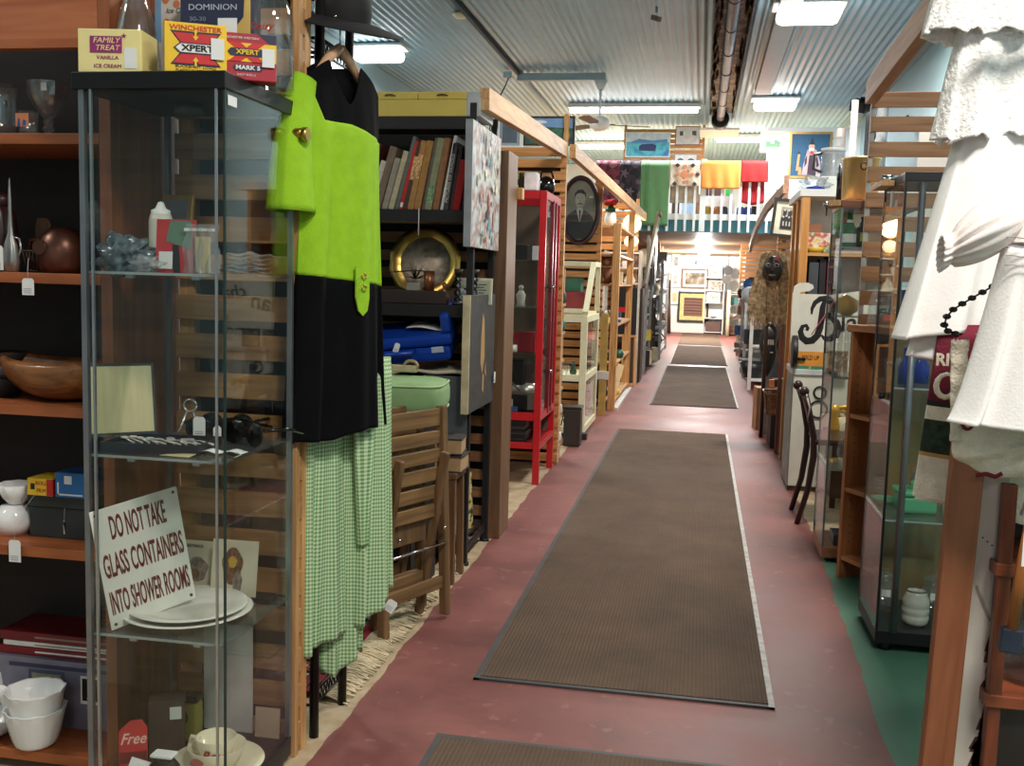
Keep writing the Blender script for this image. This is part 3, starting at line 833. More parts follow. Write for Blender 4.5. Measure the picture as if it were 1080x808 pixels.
for z in (1.213, .822, .426):
    part('shelf', MB().box(-w+.013, w-.007, -d+.009, d-.009, z-.005, z), glass('shelf_glass', (.78, .84, .82), 1.6, .0, .06, (.5, .56, .56)), t)
    part('shelf_front_edge', MB().box(-w+.013, w-.008, -d+.0075, -d+.0088, z-.0055, z+.0002), P('bright_glass_edge', (150, 162, 162), .2), t)
    for xx in (-.06, .09):
        part('shelf_clip', MB().box(xx-.008, xx+.008, -d+.012, -d+.022, z-.013, z-.0055), alu, t)
part('spot_lamp', MB().cyl((-.02, .02, CH-.055), .032, .02, 18), P('dull_lamp_face', (70, 70, 72), .4), t)
part('card_strip', MB().poly([(w+.001, -d+.06, CH-.024), (w+.001, d-.03, CH-.024), (w+.001, d-.03, CH-.004), (w+.001, -d+.06, CH-.004)], .001, (1, 0, 0)), manila, t)
part('small_label', MB().box(w, w+.001, -d+.01, -d+.05, CH-.065, CH-.045), tag_white, t)
lk = MB(); lk.cyl((w, d-.02, CH-.075), .012, .035, 14, 'x'); lk.cyl((w+.03, d-.02, CH-.078), .017, .012, 16, 'x')
part('lock', lk, brass, t)
part('lock_plate', MB().box(w, w+.006, d-.035, d-.01, CH-.17, CH-.10), tag_white, t)

# things on top of it
def carton_face(t, items, y):
    for it in items:
        mm, pts = it
        part('panel', MB().poly([(px, y, pz) for px, pz in pts], .0006), mm, t)
TOPZ = CH + .0005
t = thing('ice_cream_carton', 'pale yellow ice cream carton on top of the near glass cabinet', 'carton', (-1.226, 2.00, TOPZ), .16)
cy_ = P('pale_yellow_board', (232, 218, 150), .6, var=.04); pur = P('magenta_print', (150, 44, 110), .6)
part('carton', MB().box(-.066, .066, -.045, .045, 0, .088), cy_, t, bevel=.002)
part('title_band', MB().box(-.040, .026, -.0466, -.0452, .040, .073), pur, t)
text('FAMILY', .0155, cy_, t, (-.006, -.047, .064), xs=1.1, shear=.2); text('TREAT', .0155, cy_, t, (-.004, -.047, .049), xs=1.1, shear=.2)
text('VANILLA', .0105, pur, t, (-.004, -.0456, .030), xs=1.1); text('ICE CREAM', .0105, pur, t, (-.004, -.0456, .013), xs=1.1)
part('star', MB().poly([(.030+.006*math.cos(PI/2+k*PI/5)*(1 if k % 2 == 0 else .45), -.0456, .074+.006*math.sin(PI/2+k*PI/5)*(1 if k % 2 == 0 else .45)) for k in range(10)], .0004), pur, t)
part('price_sticker', MB().box(.031, .056, -.0462, -.0453, .009, .050), tag_white, t)
yb = P('bright_yellow_board', (240, 196, 36), .5, var=.03); rb_ = P('bright_red_print', (206, 40, 40), .5); nv = P('navy_print_board', (36, 40, 66), .5); dr = P('maroon_board', (168, 34, 52), .5)
def big_x(t, y, cx_, cz, w_, h_, tk):
    for s_ in (1, -1):
        pts = [(-w_/2, h_/2), (-w_/2+tk, h_/2), (w_/2, -h_/2), (w_/2-tk, -h_/2)]
        part('big_x', MB().poly([(cx_+s_*a, y-(.0004 if s_ > 0 else 0), cz+b_) for a, b_ in (pts if s_ > 0 else pts[::-1])], .0006), rb_, t)
t = thing('shell_box', 'yellow shotgun shell box with big red X on the near cabinet', 'box', (-1.050, 2.000, TOPZ), .46)
part('carton', MB().box(-.061, .061, -.03, .03, 0, .100), yb, t, bevel=.002)
text('WINCHESTER', .0135, rb_, t, (0, -.0306, .089), xs=1.22, bold=.0003)
for s_ in (1, -1):   # navy keyline behind the X
    pts = [(-.050, .034), (-.004, .034), (.050, -.034), (.004, -.034)]
    part('x_outline', MB().poly([(s_*a, -.0303, .049+b_) for a, b_ in (pts if s_ > 0 else pts[::-1])], .0004), nv, t)
big_x(t, -.0312, 0, .049, .088, .060, .038)
part('name_panel', MB().poly([(-.043, -.0322, .049), (-.030, -.0322, .060), (.046, -.0322, .060), (.046, -.0322, .038), (-.030, -.0322, .038)], .0006), nv, t)
part('name_ground', MB().poly([(-.039, -.0330, .049), (-.029, -.0330, .0575), (.044, -.0330, .0575), (.044, -.0330, .0405), (-.029, -.0330, .0405)], .0005), white, t)
text('XPERT', .017, ink, t, (.004, -.0336, .049), xs=1.25, bold=.0005)
for s_, zc in ((-1, .075), (1, .022)):
    part('arrow', MB().poly([(-.006, -.0325, zc+.002*s_), (.0, -.0325, zc+.010*s_), (.006, -.0325, zc+.002*s_), (.002, -.0325, zc+.002*s_), (.002, -.0325, zc-.008*s_), (-.002, -.0325, zc-.008*s_), (-.002, -.0325, zc+.002*s_)][::s_], .0004), yb, t)
text('BUCKSHOT LOAD', .0075, ink, t, (0, -.0306, .0125), xs=1.3); text('PLASTIC SHOT SHELLS', .0065, ink, t, (0, -.0306, .005), xs=1.2)
part('price_sticker', MB().box(.030, .056, -.0352, -.0342, .030, .072), tag_white, t)
t = thing('shell_box', 'red and yellow shell box with navy name badge, right end of the near cabinet top', 'box', (-.972, 2.07, TOPZ), .46)
t.scale = (1.06, 1, 1.12)
part('carton', MB().box(-.058, .058, -.025, .025, 0, .086), dr, t, bevel=.002)
part('yellow_field', MB().box(-.0575, .0575, -.0262, -.0252, .034, .068), yb, t)
big_x(t, -.0268, 0, .051, .070, .034, .024)
part('name_badge', MB().poly([(-.036+.0, -.0280, .051), (-.030, -.0280, .058), (.036, -.0280, .058), (.040, -.0280, .051), (.036, -.0280, .044), (-.030, -.0280, .044)], .0008), nv, t)
text('XPERT', .0125, yb, t, (.002, -.0286, .051), xs=1.2, bold=.0003)
part('mark_badge', MB().poly([(-.026, -.0262, .023), (-.022, -.0262, .028), (.028, -.0262, .028), (.032, -.0262, .023), (.028, -.0262, .017), (-.022, -.0262, .017)], .0008), nv, t)
text('MARK 5', .0105, paper, t, (.003, -.0268, .0228), xs=1.3, bold=.0003)
text('WINCHESTER WESTERN', .0055, paper, t, (-.012, -.0256, .077), xs=1.2)
text('SHOT SHELLS', .005, paper, t, (0, -.0256, .010), xs=1.2)
part('corner_flash', MB().poly([(.022, -.0258, .0855), (.0575, -.0258, .060), (.0575, -.0258, .0855)], .0005), nv, t)
part('price_sticker', MB().box(.030, .054, -.0300, -.0290, .026, .060), tag_white, t)
def bottle(label, loc, prof, mat=None, name='glass_bottle', extra=None, n=30):
    t = thing(name, label, 'bottle', loc)
    inner = [(max(0, r-.003), z+.003) for r, z in prof[::-1] if r > .004]
    part('body', MB().lathe(prof+[(prof[-1][0]-.003, prof[-1][1])]+inner+[(0, prof[0][1]+.004)], n=n), mat or glassware, t)
    if extra: extra(t)
    return t
def ex(t):
    text('Dairy', .022, P('red_print_on_glass', (170, 40, 40), .6), t, (0, -.0525, .135), xs=1.2, shear=.3)
bottle('clear milk bottle with faint red script on the right of the cabinet top', (-.975, 2.20, TOPZ), [(0, 0), (.048, 0), (.052, .008), (.052, .15), (.048, .18), (.034, .21), (.027, .24), (.029, .262)], extra=ex)
bottle('wide clear glass bottle behind the ice cream carton', (-1.262, 2.13, TOPZ), [(0, 0), (.046, 0), (.052, .01), (.054, .05), (.045, .12), (.032, .17), (.024, .20), (.026, .25)])
t = thing('cartridge_box', 'navy and tan cartridge box turned behind the yellow shell box', 'box', (-1.085, 2.17, TOPZ+.0), .06)
part('carton', MB().box(-.075, .085, -.03, .03, .0, .225), P('tan_board', (200, 168, 92), .6), t, bevel=.002)
part('navy_field', MB().poly([(-.0745, -.0312, .125), (.045, -.0312, .125), (.070, -.0312, .155), (.072, -.0312, .20), (-.0745, -.0312, .20)], .001), nv, t)
part('navy_strip', MB().box(-.0745, .0845, -.0312, -.0302, .095, .118), nv, t)
text('DOMINION', .018, P('pale_blue_print', (176, 184, 196), .6), t, (.0, -.0318, .175), xs=1.2)
text('30-30', .014, P('dim_blue_print', (120, 128, 150), .6), t, (-.035, -.0318, .150), xs=1.2)
part('price_sticker', MB().box(.012, .056, -.0326, -.0316, .117, .152), tag_white, t)
part('neighbour_band', MB().box(.0855, .0865, -.028, .028, .0, .225), nv, t)
t = thing('postcard_carton', 'pale carton with orange dots and script behind the cabinet top boxes', 'box', (-1.215, 2.235, TOPZ), -.02)
part('carton', MB().box(-.048, .048, -.02, .02, 0, .24), P('eggshell_board', (206, 200, 190), .7), t, bevel=.001)
part('blue_edge', MB().box(-.0495, -.034, -.0208, -.0200, .12, .239), P('light_blue_print', (120, 160, 196), .6), t)
for a, b_ in ((-.02, .165), (.005, .205), (-.022, .215)): part('orange_dot', MB().cyl((a, -.0215, b_), .008, .001, 14, 'y'), P('orange_dot', (206, 120, 76), .6), t)
text('Ice Cream', .016, P('grey_script', (86, 80, 84), .7), t, (.012, -.0208, .190), xs=1.0, shear=.3); text('Novelty', .018, P('grey_script', (86, 80, 84), .7), t, (.006, -.0208, .145), xs=1.0, shear=.3)
price_tag('hanging swing tag beside the yellow shell box on the cabinet', (-1.135, 2.07, TOPZ+.112), .02, .045)
solo('small_tin', MB().box(-.017, .017, -.02, .02, 0, .085), manila, 'narrow buff tin between the ice cream carton and the yellow shell box', 'tin', (-1.126, 2.11, TOPZ), bevel=.004)

# ------------------------------------------------------------------ contents, top glass shelf
S1, S2, S3, S0 = 1.2135, .8225, .4265, .0705
t = thing('framed_photo', 'small gold framed photo leaning at the back of the top glass shelf', 'picture', (-1.235, 2.225, S1), (-.14, 0, -.2))
part('frame', MB().box(-.045, .045, 0, .010, 0, .185), gold, t, bevel=.002)
part('photo', MB().box(-.035, .035, -.002, -.0005, .011, .174), P('grey_photo', (120, 124, 126), .4), t)
t = thing('powder_bottle', 'white plastic squeeze bottle with ring cap on the top glass shelf', 'bottle', (-1.200, 2.12, S1))
part('body', MB().lathe([(0, 0), (.023, 0), (.026, .01), (.026, .115), (.022, .130), (0, .131)], n=22), P('ivory_plastic', (218, 214, 200), .35), t)
part('cap', MB().lathe([(.021, .130), (.021, .138), (.012, .142), (.006, .156), (0, .158)], n=16), white, t)
t = thing('sewing_booklet', 'red booklet with green and black blocks standing on the top glass shelf', 'booklet', (-1.118, 2.025, S1), (-.10, 0, .12))
part('cover', MB().box(-.04, .045, 0, .006, 0, .115), P('brick_red_cover', (186, 50, 52), .5), t)
part('green_block', MB().poly([(-.018, -.0012, .068), (.04, -.0012, .050), (.036, -.0012, .112), (-.010, -.0012, .112)], .001), P('sage_block', (92, 124, 104), .6), t)
part('black_block', MB().poly([(.0, -.0012, .0), (.016, -.0012, .0), (.010, -.0012, .060), (-.004, -.0012, .060)], .001), ink, t)
part('price_sticker', MB().box(-.032, -.002, -.003, -.0018, .008, .045), tag_white, t)
t = thing('parts_bag', 'clear zip bag with a cream block on the top glass shelf', 'bag', (-1.055, 2.03, S1), .1)
part('bag', MB().grid(lambda u, v: ((u-.5)*.085*(1-.15*v)+.004*math.sin(9*v+5*u), .018*math.sin(PI*u)*(1 if True else 0)*(1-v)**.5*math.cos(u*20)*.5-.012*math.sin(PI*u)*(1-v), .105*v), 14, 14), plastic_wrap, t)
part('cream_block', MB().box(-.012, .018, -.006, .006, .002, .078), manila, t)
part('zip', MB().box(-.038, .034, -.001, .001, .09, .096), white, t)
t = thing('scarf_roll', 'crumpled blue grey plastic bundle at the left of the top glass shelf', 'bundle', (-1.235, 2.03, S1))
part('bundle', MB().blob((0, 0, .036), .045, 26, 18, (1.25, .8, .8), .9), P('blue_grey_plastic', (92, 104, 112), .15, var=.5, scale=60), t)
t = thing('tape_stack', 'stack of teal and amber reels behind the top shelf bundle', 'stack', (-1.205, 2.17, S1))
part('reel', MB().cyl((0, 0, .0), .04, .05, 22), P('amber_reel', (156, 110, 70), .4), t)
part('lid', MB().cyl((0, 0, .0505), .042, .014, 22), P('teal_reel', (52, 92, 98), .4), t)
part('handle', MB().tube([(-.02, -.04, .07), (.0, -.05, .04), (.03, -.052, .008)], .006, 8), P('clear_grey_rod', (160, 166, 166), .3), t)
t = thing('bagged_cutlery', 'pile of clear wrapped packets at the right of the top glass shelf', 'bag', (-1.010, 2.13, S1))
for k in range(5):
    part('packet', MB().grid(lambda u, v, k=k: ((u-.5)*.095, (v-.5)*.14+.01*k, .006+.009*k+.008*math.sin(PI*u)*math.sin(PI*v)+.003*math.sin(13*u+7*v+k)), 12, 12), plastic_wrap, t)
part('dark_fold', MB().blob((0, 0, .012), .035, 14, 8, (1.2, 1.6, .3), .5), P('grey_film', (90, 94, 100), .3), t)
solo('crumpled_packet', MB().blob((0, 0, .016), .028, 20, 14, (1.2, .8, .55), .9), plastic_wrap, 'small crumpled clear packet at the front of the top glass shelf', 'packet', (-1.165, 1.99, S1))
# second glass shelf: open cutlery canteen, sunglasses
t = thing('cutlery_case', 'open navy case with cream satin lid and silver spoons', 'cutlery case', (-1.165, 2.055, S2), .10)
navy_case = P('navy_case', (26, 28, 40), .5)
tr_ = MB(); tr_.box(-.11, .11, -.07, .07, 0, .005)
for a in ((-.11, .11, -.07, -.066), (-.11, .11, .066, .07), (-.11, -.106, -.066, .066), (.106, .11, -.066, .066)):
    tr_.box(*a, .005, .022)
part('tray', tr_, navy_case, t)
part('tray_lining', MB().box(-.105, .105, -.065, .065, .0052, .012), P('black_velvet', (14, 14, 18), .95), t)
# lid hinged on the left, leaning back
Ml = Matrix.Translation((-.108, 0, .02)) @ Matrix.Rotation(math.radians(12), 4, 'Y').inverted()
Ml2 = Matrix.Translation((-.105, .035, .022)) @ Matrix.Rotation(-.95, 4, 'Z') @ Matrix.Rotation(math.radians(-13), 4, 'Y')
lidm = MB(); lidm.box(-.012, -.008, -.075, .075, 0, .165, Ml2)
lid = part('lid', lidm, navy_case, t)
sat = MB()
sat.grid(lambda u, v: Ml2 @ Vector((-.006+.004*abs(math.sin(u*PI*5))*(.3+.7*math.sin(PI*v)), (u-.5)*.138, .006+.152*v)), 50, 10)
satin = P('cream_satin', (214, 200, 152), .35, var=.05); satin.node_tree.nodes['Principled BSDF'].inputs['Sheen Weight'].default_value = .4
part('satin_lining', sat, satin, t)
for k in range(11):
    a = -.085 + .017*k; rr = random.uniform(-.2, .2)
    M_ = Matrix.Translation((a, random.uniform(-.01, .01), .016+.001*(k % 3))) @ Matrix.Rotation(.9+rr, 4, 'Z')
    sp_ = MB(); sp_.tube([M_ @ Vector((0, -.045, 0)), M_ @ Vector((0, .0, .003)), M_ @ Vector((0, .028, 0))], [.003, .0016, .0018], 6)
    sp_.blob(M_ @ Vector((0, .038, .002)), .012, 12, 8, (.75, 1.15, .22), M=M_.to_3x3().to_4x4())
    part('spoon', sp_, P('spoon_silver', (216, 214, 208), .25, .5), t)
def sunglasses(label, loc, rz, w=.13):
    t = thing('sunglasses', label, 'sunglasses', loc, rz)
    t.scale = (1.15, 1.15, 1.3)
    bl = P('glossy_black', (14, 12, 12), .08)
    for s_ in (-1, 1):
        part('lens', MB().blob((s_*.034, 0, .022), .028, 18, 10, (1, .16, .8)), bl, t)
        part('arm', MB().tube([(s_*.064, 0, .032), (s_*.066, .06, .03), (s_*.05, .11, .018)], .003, 6), bl, t)
    part('bridge', MB().tube([(-.012, 0, .03), (0, -.003, .034), (.012, 0, .03)], .003, 6), bl, t)
sunglasses('dark round sunglasses at the middle of the second glass shelf', (-1.105, 2.19, S2), .15)
sunglasses('dark sunglasses nearest the right pane of the second glass shelf', (-1.02, 2.16, S2), -.5)
sunglasses('folded dark sunglasses at the back of the second glass shelf', (-1.11, 2.26, S2+.0), .0)
t = thing('scissors', 'pale handled scissors standing behind the spoon case', 'scissors', (-1.155, 2.165, S2))
sc1 = MB(); ring = [(.016*math.cos(k*PI/6), 0, .085+.014*math.sin(k*PI/6)) for k in range(13)]
sc1.tube(ring, .0025, 6); sc1.tube([(-.008, 0, .072), (-.02, -.01, .03), (-.035, -.02, .003)], [.003, .003, .001], 6)
part('handle_ring', sc1, P('pale_metal', (190, 190, 188), .25, .8), t)
part('blade', MB().tube([(.008, 0, .072), (.018, -.005, .05), (.025, -.008, .003)], [.003, .003, .001], 6), P('pale_metal', (190, 190, 188), .25, .8), t)
price_tag('white paper tag tied to the scissors behind the spoon case', (-1.125, 2.15, S2+.062), .03, .05)
price_tag('crumpled white tag in front of the middle sunglasses', (-1.075, 2.14, S2+.045), .018, .035, (0, 0, .3))
t = thing('paper_slip', 'white paper slip lying at the front right of the second glass shelf', 'paper', (-1.015, 2.03, S2))
part('slip', MB().grid(lambda u, v: ((u-.5)*.10, (v-.5)*.035+.02*u, .003+.006*math.sin(PI*u*2)**2), 12, 3), paper, t, solid=.0006)
part('string', MB().tube([(.04, .0, .008), (.055, -.01, .004), (.05, -.03, .002)], .0008, 5), string_m, t)
solo('buff_envelope', MB().poly([(-.04, -.02, .002), (.03, -.025, .002), (.035, .01, .006), (-.02, .02, .002)], .001, (0, 0, 1)), manila, 'buff folded slip left of the white slip on the second glass shelf', 'paper', (-1.085, 1.995, S2))
# third glass shelf
t = thing('enamel_sign', 'white enamel sign with dark red lettering leaning on the third glass shelf', 'sign', (-1.238, 1.968, S3+.001), (-.04, math.radians(-9), math.radians(57)))
en = P('white_enamel', (226, 224, 214), .18, var=.02); dred = P('dark_red_enamel', (104, 28, 26), .3)
part('plate', MB().box(-.0, .205, 0, .003, -.0, .272), en, t, bevel=.001)
for a, b_ in ((.011, .261), (.011, .011), (.194, .261), (.194, .011)):
    part('rivet', MB().cyl((a, -.0015, b_), .0036, .0012, 12, 'y'), P('rivet', (90, 88, 84), .4, .6), t)
for ln, zz, fw in (('DO NOT TAKE', .222, .130), ('GLASS CONTAINERS', .140, .188), ('INTO SHOWER ROOMS', .056, .188)):
    text(ln, .074, dred, t, (.1025, -.0008, zz), fit=fw, bold=.0012)
china = P('white_china', (228, 226, 216), .12, var=.02)
def plate(name, label, loc, r, h, mat=china, grp=None):
    return solo(name, MB().lathe([(0, 0), (r*.55, 0), (r*.6, .004), (r*.98, h*.9), (r, h), (r*.97, h+.002), (r*.68, .009), (r*.6, .006), (0, .006)], n=48), mat, label, 'plate', loc)
plate('dinner_plate', 'larger white plate underneath on the third glass shelf', (-1.132, 2.105, S3), .148, .020)
plate('dinner_plate', 'slightly smaller white plate on top of the larger plate', (-1.132, 2.108, S3+.012), .136, .017)
def postcard(label, loc, w_, h_, rot, mats, blobs, base='postcard'):
    t = thing(base, label, 'postcard', loc, rot)
    part('card', MB().box(-w_/2, w_/2, 0, .0015, 0, h_), mats[0], t)
    for (bx, bz, br, bz2, mi) in blobs:
        part('picture', MB().poly([(bx+br*math.cos(a)*(1+.10*math.sin(5*a)), -.0010-.0002*mi, bz+bz2*math.sin(a)) for a in [k*2*PI/36 for k in range(36)]][::-1], .0006), mats[mi], t)
    return t
card = P('aged_card', (200, 192, 168), .7)
pr1 = P('grey_brown_print', (122, 108, 98), .7, var=.5, scale=90); pr2 = P('brown_print', (112, 78, 52), .7, var=.5, scale=90); pr3 = P('gold_print', (196, 156, 60), .7)
t = postcard('smaller birthday postcard at the back left of the third glass shelf', (-1.195, 2.255, S3), .10, .132, (-.12, 0, 0), [card, pr1, pr2], [(.005, .062, .028, .03, 1), (.0, .05, .012, .012, 2)])
text('GREETINGS', .010, ink, t, (-.01, -.0006, .118), xs=1.1)
t = postcard('larger postcard with a dancing figure at the back of the third glass shelf', (-1.08, 2.225, S3), .118, .148, (-.15, 0, 0), [card, pr2, pr3, pr1], [(-.005, .085, .026, .045, 1), (-.005, .095, .011, .014, 2), (.01, .045, .012, .03, 3)])
text('Greetings', .013, pr2, t, (0, -.0006, .022), xs=1.0, shear=.3)
t = thing('film_packet', 'black flat packet lying behind the white plates', 'packet', (-1.035, 2.245, S3))
part('packet', MB().box(-.06, .05, -.02, .03, 0, .014), ink, t, bevel=.002)
# floor of the cabinet
solo('tin_backing_board', MB().box(-.055, .075, 0, .003, 0, .275), P('grey_white_board', (188, 186, 180), .6), 'tall pale backing board inside the bottom of the near cabinet', 'board', (-1.13, 2.285, S0))
t = thing('advertising_sign', 'red rounded card reading Free at the bottom left of the near cabinet', 'sign', (-1.235, 2.04, S0), (-.05, 0, .45))
pts = [(-.03, 0, 0), (.032, 0, .0), (.032, 0, .10), (.02, 0, .118), (-.005, 0, .118), (-.03, 0, .095)]
part('card', MB().poly(pts, .003), P('coral_red_card', (196, 54, 52), .6), t)
text('Free', .036, P('pale_pink_letter', (236, 200, 190), .6), t, (0, -.0008, .075), xs=.85, shear=.35, bold=.0004)
part('dark_scroll', MB().box(-.028, .03, -.0012, -.0002, .02, .045), P('maroon_scroll', (120, 40, 40), .6), t)
t = thing('brown_box', 'dark brown box with white sticker beside the red Free card', 'box', (-1.205, 2.14, S0), .45)
part('box', MB().box(-.04, .04, -.03, .03, 0, .14), P('dull_brown_board', (70, 52, 44), .7), t, bevel=.001)
part('price_sticker', MB().box(.008, .034, -.0312, -.0302, .095, .125), tag_white, t)
t = thing('tobacco_tin', 'olive yellow upright tin with dark lid at the bottom of the near cabinet', 'tin', (-1.198, 2.22, S0))
part('body', MB().box(-.036, .036, -.018, .018, 0, .098), P('olive_yellow_tin', (146, 138, 62), .45, .2), t, bevel=.006)
part('lid', MB().box(-.034, .037, -.019, .019, .099, .116), P('worn_black_lid', (36, 32, 30), .5, .3), t, bevel=.005)
part('portrait_oval', MB().poly([(.014*math.cos(a), -.0188, .062+.019*math.sin(a)) for a in [k*2*PI/20 for k in range(20)]][::-1], .0008), P('dark_oval', (72, 62, 40), .5), t)
t = thing('saucer', 'cream saucer under the bowl and cup in the near cabinet', 'saucer', (-1.052, 2.09, S0))
crm = P('cream_china', (222, 212, 184), .15, var=.02)
part('dish', MB().lathe([(0, 0), (.05, 0), (.07, .006), (.108, .024), (.106, .027), (.07, .012), (0, .008)], n=44), crm, t)
t = thing('soup_bowl', 'cream bowl with floral print set on the saucer', 'bowl', (-1.052, 2.09, S0+.010))
part('bowl', MB().lathe([(0, 0), (.035, 0), (.05, .014), (.066, .052), (.064, .053), (.045, .014), (0, .008)], n=40), crm, t)
part('floral_print', MB().poly([(-.02+.016*math.cos(a), -.062, .032+.010*math.sin(a)) for a in [k*2*PI/12 for k in range(12)]][::-1], .004), P('floral_red_print', (172, 96, 84), .6), t)
t = thing('coffee_cup', 'cream cup with red lettering sitting in the cream bowl', 'cup', (-1.052, 2.085, S0+.022))
part('cup', MB().lathe([(0, 0), (.026, 0), (.036, .02), (.046, .062), (.044, .063), (.033, .02), (0, .006)], n=36), crm, t)
part('handle', MB().tube([(-.040, 0, .052), (-.060, 0, .055), (-.066, 0, .035), (-.055, 0, .018), (-.037, 0, .018)], .005, 8), crm, t)
text('Roy', .030, P('red_glaze', (150, 40, 40), .4), t, (.012, -.0445, .034), (PI/2-.2, 0, .2), xs=1.0, shear=.3, bold=.0008)
t = thing('black_tag_ornament', 'black pouch with white top and white letters at the cabinet bottom front', 'pouch', (-1.135, 2.0, S0))
part('pouch', MB().blob((0, 0, .035), .033, 20, 14, (1, .7, 1.05), .3), ink, t)
part('white_top', MB().box(-.026, .026, -.015, .018, .066, .073), paper, t, bevel=.002)
text('RIV', .022, paper, t, (.002, -.0275, .04), xs=1.0, bold=.001)
t = thing('small_carton', 'small dark red carton beside the olive tin', 'box', (-1.245, 2.19, S0), .3)
part('carton', MB().box(-.018, .018, -.018, .018, 0, .052), P('dark_red_carton', (96, 48, 40), .6), t, bevel=.001)
solo('buff_card', MB().box(-.032, .032, 0, .002, 0, .075), P('peach_buff_card', (176, 152, 128), .7), 'buff blank card leaning in the back right corner of the near cabinet bottom', 'card', (-1.01, 2.27, S0), (-.08, 0, 0))
solo('folded_paper', MB().poly([(-.04, 0, 0), (.05, .02, 0), (.02, .03, .03), (-.03, .02, .045)], .001, (0, -1, .5)), paper, 'white folded paper strip at the bottom front of the near cabinet', 'paper', (-1.195, 2.0, S0))
# ================================================================== LEFT: garment rack and hanging clothes
def garment(name, mats, parent, C, H, w, d, zb, zt, ripple=0.0, nr=7, mfn=None, nu=120, nv=60, seed=0.0, top_closed=True, solid=0.0025, zr=None, soft=True):
    """hanging cloth as a closed sleeve: C centre xy, H unit vector along its width, w(v) half width, d(v) half depth,
    zb(c, s)/zt(c, s) bottom and top height by side position c and front/back s"""
    H = Vector((H[0], H[1])).normalized(); Nn = Vector((H.y, -H.x))   # front normal
    def fn(u, v):
        th = 2*PI*u; c, s_ = math.cos(th), math.sin(th)
        z = zb(c, s_) + (zt(c, s_)-zb(c, s_))*v
        if zr: v = min(1, max(0, (z-zr[0])/(zr[1]-zr[0])))
        fall = (1-v)
        rp = ripple*fall**.8*math.sin(nr*th + seed + 1.3*math.sin(2*th+seed)) + ripple*.35*fall*math.sin(2.3*nr*th+2*seed+v*2)
        ww = w(v)*c; dd = d(v)*(s_ if abs(s_) < .999 else s_) + rp
        if top_closed and v > .93: dd *= max(0.12, (1-v)/.07)
        x = C[0] + H.x*ww + Nn.x*dd + H.x*.2*rp
        y = C[1] + H.y*ww + Nn.y*dd + H.y*.2*rp
        return (x, y, z)
    # arc length u coordinate for checks
    L_ = [0]
    p0 = Vector(fn(0, 0))
    for k in range(1, nu+1):
        p1 = Vector(fn(k/nu, .0)); L_.append(L_[-1] + (Vector((p1.x, p1.y))-Vector((p0.x, p0.y))).length); p0 = p1
    def uvs(u, v):
        p = fn(u, v); return (L_[int(round(u*nu))], p[2])
    mb = MB().grid(fn, nu, nv, True, uvs=uvs, mfn=mfn)
    return part(name, mb, mats, parent, solid=solid)

t = thing('garment_rack', 'black wire garment rack behind the hanging lime green dress', 'rack', (-1.17, 2.54, 0))
for (x, y) in ((.215, -.095), (.215, .12), (-.22, -.095), (-.22, .12)):
    part('post', MB().cyl((x, y, .0), .0125, 1.98, 14), blackm, t)
def wire_shelf(t, z, x0=-.22, x1=.215, y0=-.095, y1=.12):
    m_ = MB()
    for y in (y0, y1):
        m_.tube([(x0, y, z), (x1, y, z)], .004, 6); m_.tube([(x0, y, z-.035), (x1, y, z-.035)], .004, 6)
    for x in (x0, x1):
        m_.tube([(x, y0, z), (x, y1, z)], .004, 6); m_.tube([(x, y0, z-.035), (x, y1, z-.035)], .004, 6)
        n_ = 10
        for k in range(n_):
            a = y0+(y1-y0)*k/n_; b_ = y0+(y1-y0)*(k+1)/n_
            m_.tube([(x, a, z-.035), (x, (a+b_)/2, z), (x, b_, z-.035)], .002, 4)
    k = x0
    while k < x1:
        m_.tube([(k, y0, z), (k, y1, z)], .0022, 4); k += .025
    part('wire_shelf', m_, blackm, t)
wire_shelf(t, .12); wire_shelf(t, 1.80); wire_shelf(t, 1.95)
for k in range(2):
    part('hook', MB().tube([(.17-.05*k, -.095, 1.80), (.17-.05*k, -.11, 1.75), (.17-.05*k, -.10, 1.72), (.17-.05*k, -.085, 1.74)], .003, 6), chrome, t)

# hat: black brim with grey bands, lying on the rack's upper shelf edge
hat = P('hat_felt_black', (22, 20, 22), .8, var=.2); band = P('hat_grey_band', (104, 96, 94), .8)
t = thing('felt_hat', 'wide brimmed black hat with grey band hanging above the lime dress', 'hat', (-.915, 2.50, 1.850), (math.radians(14), math.radians(10), .2))
def brim(th, i): return 1 + .05*math.sin(2*th+.4)
part('brim', MB().lathe([(.065, .0), (.15, -.014), (.152, -.012), (.150, -.008), (.068, .008)], n=48, wave=brim), hat, t)
for a, b_ in ((.085, .10), (.115, .127)):
    part('brim_band', MB().lathe([(a, -.0045-(a-.065)*.17), (b_, -.0045-(b_-.065)*.17), (b_, -.0035-(b_-.065)*.17), (a, -.0035-(a-.065)*.17)], n=48, wave=brim), band, t)
part('crown', MB().lathe([(.068, 0), (.07, .03), (.062, .07), (.045, .085), (0, .08)], n=32, sx=1.0, sy=.85), hat, t)

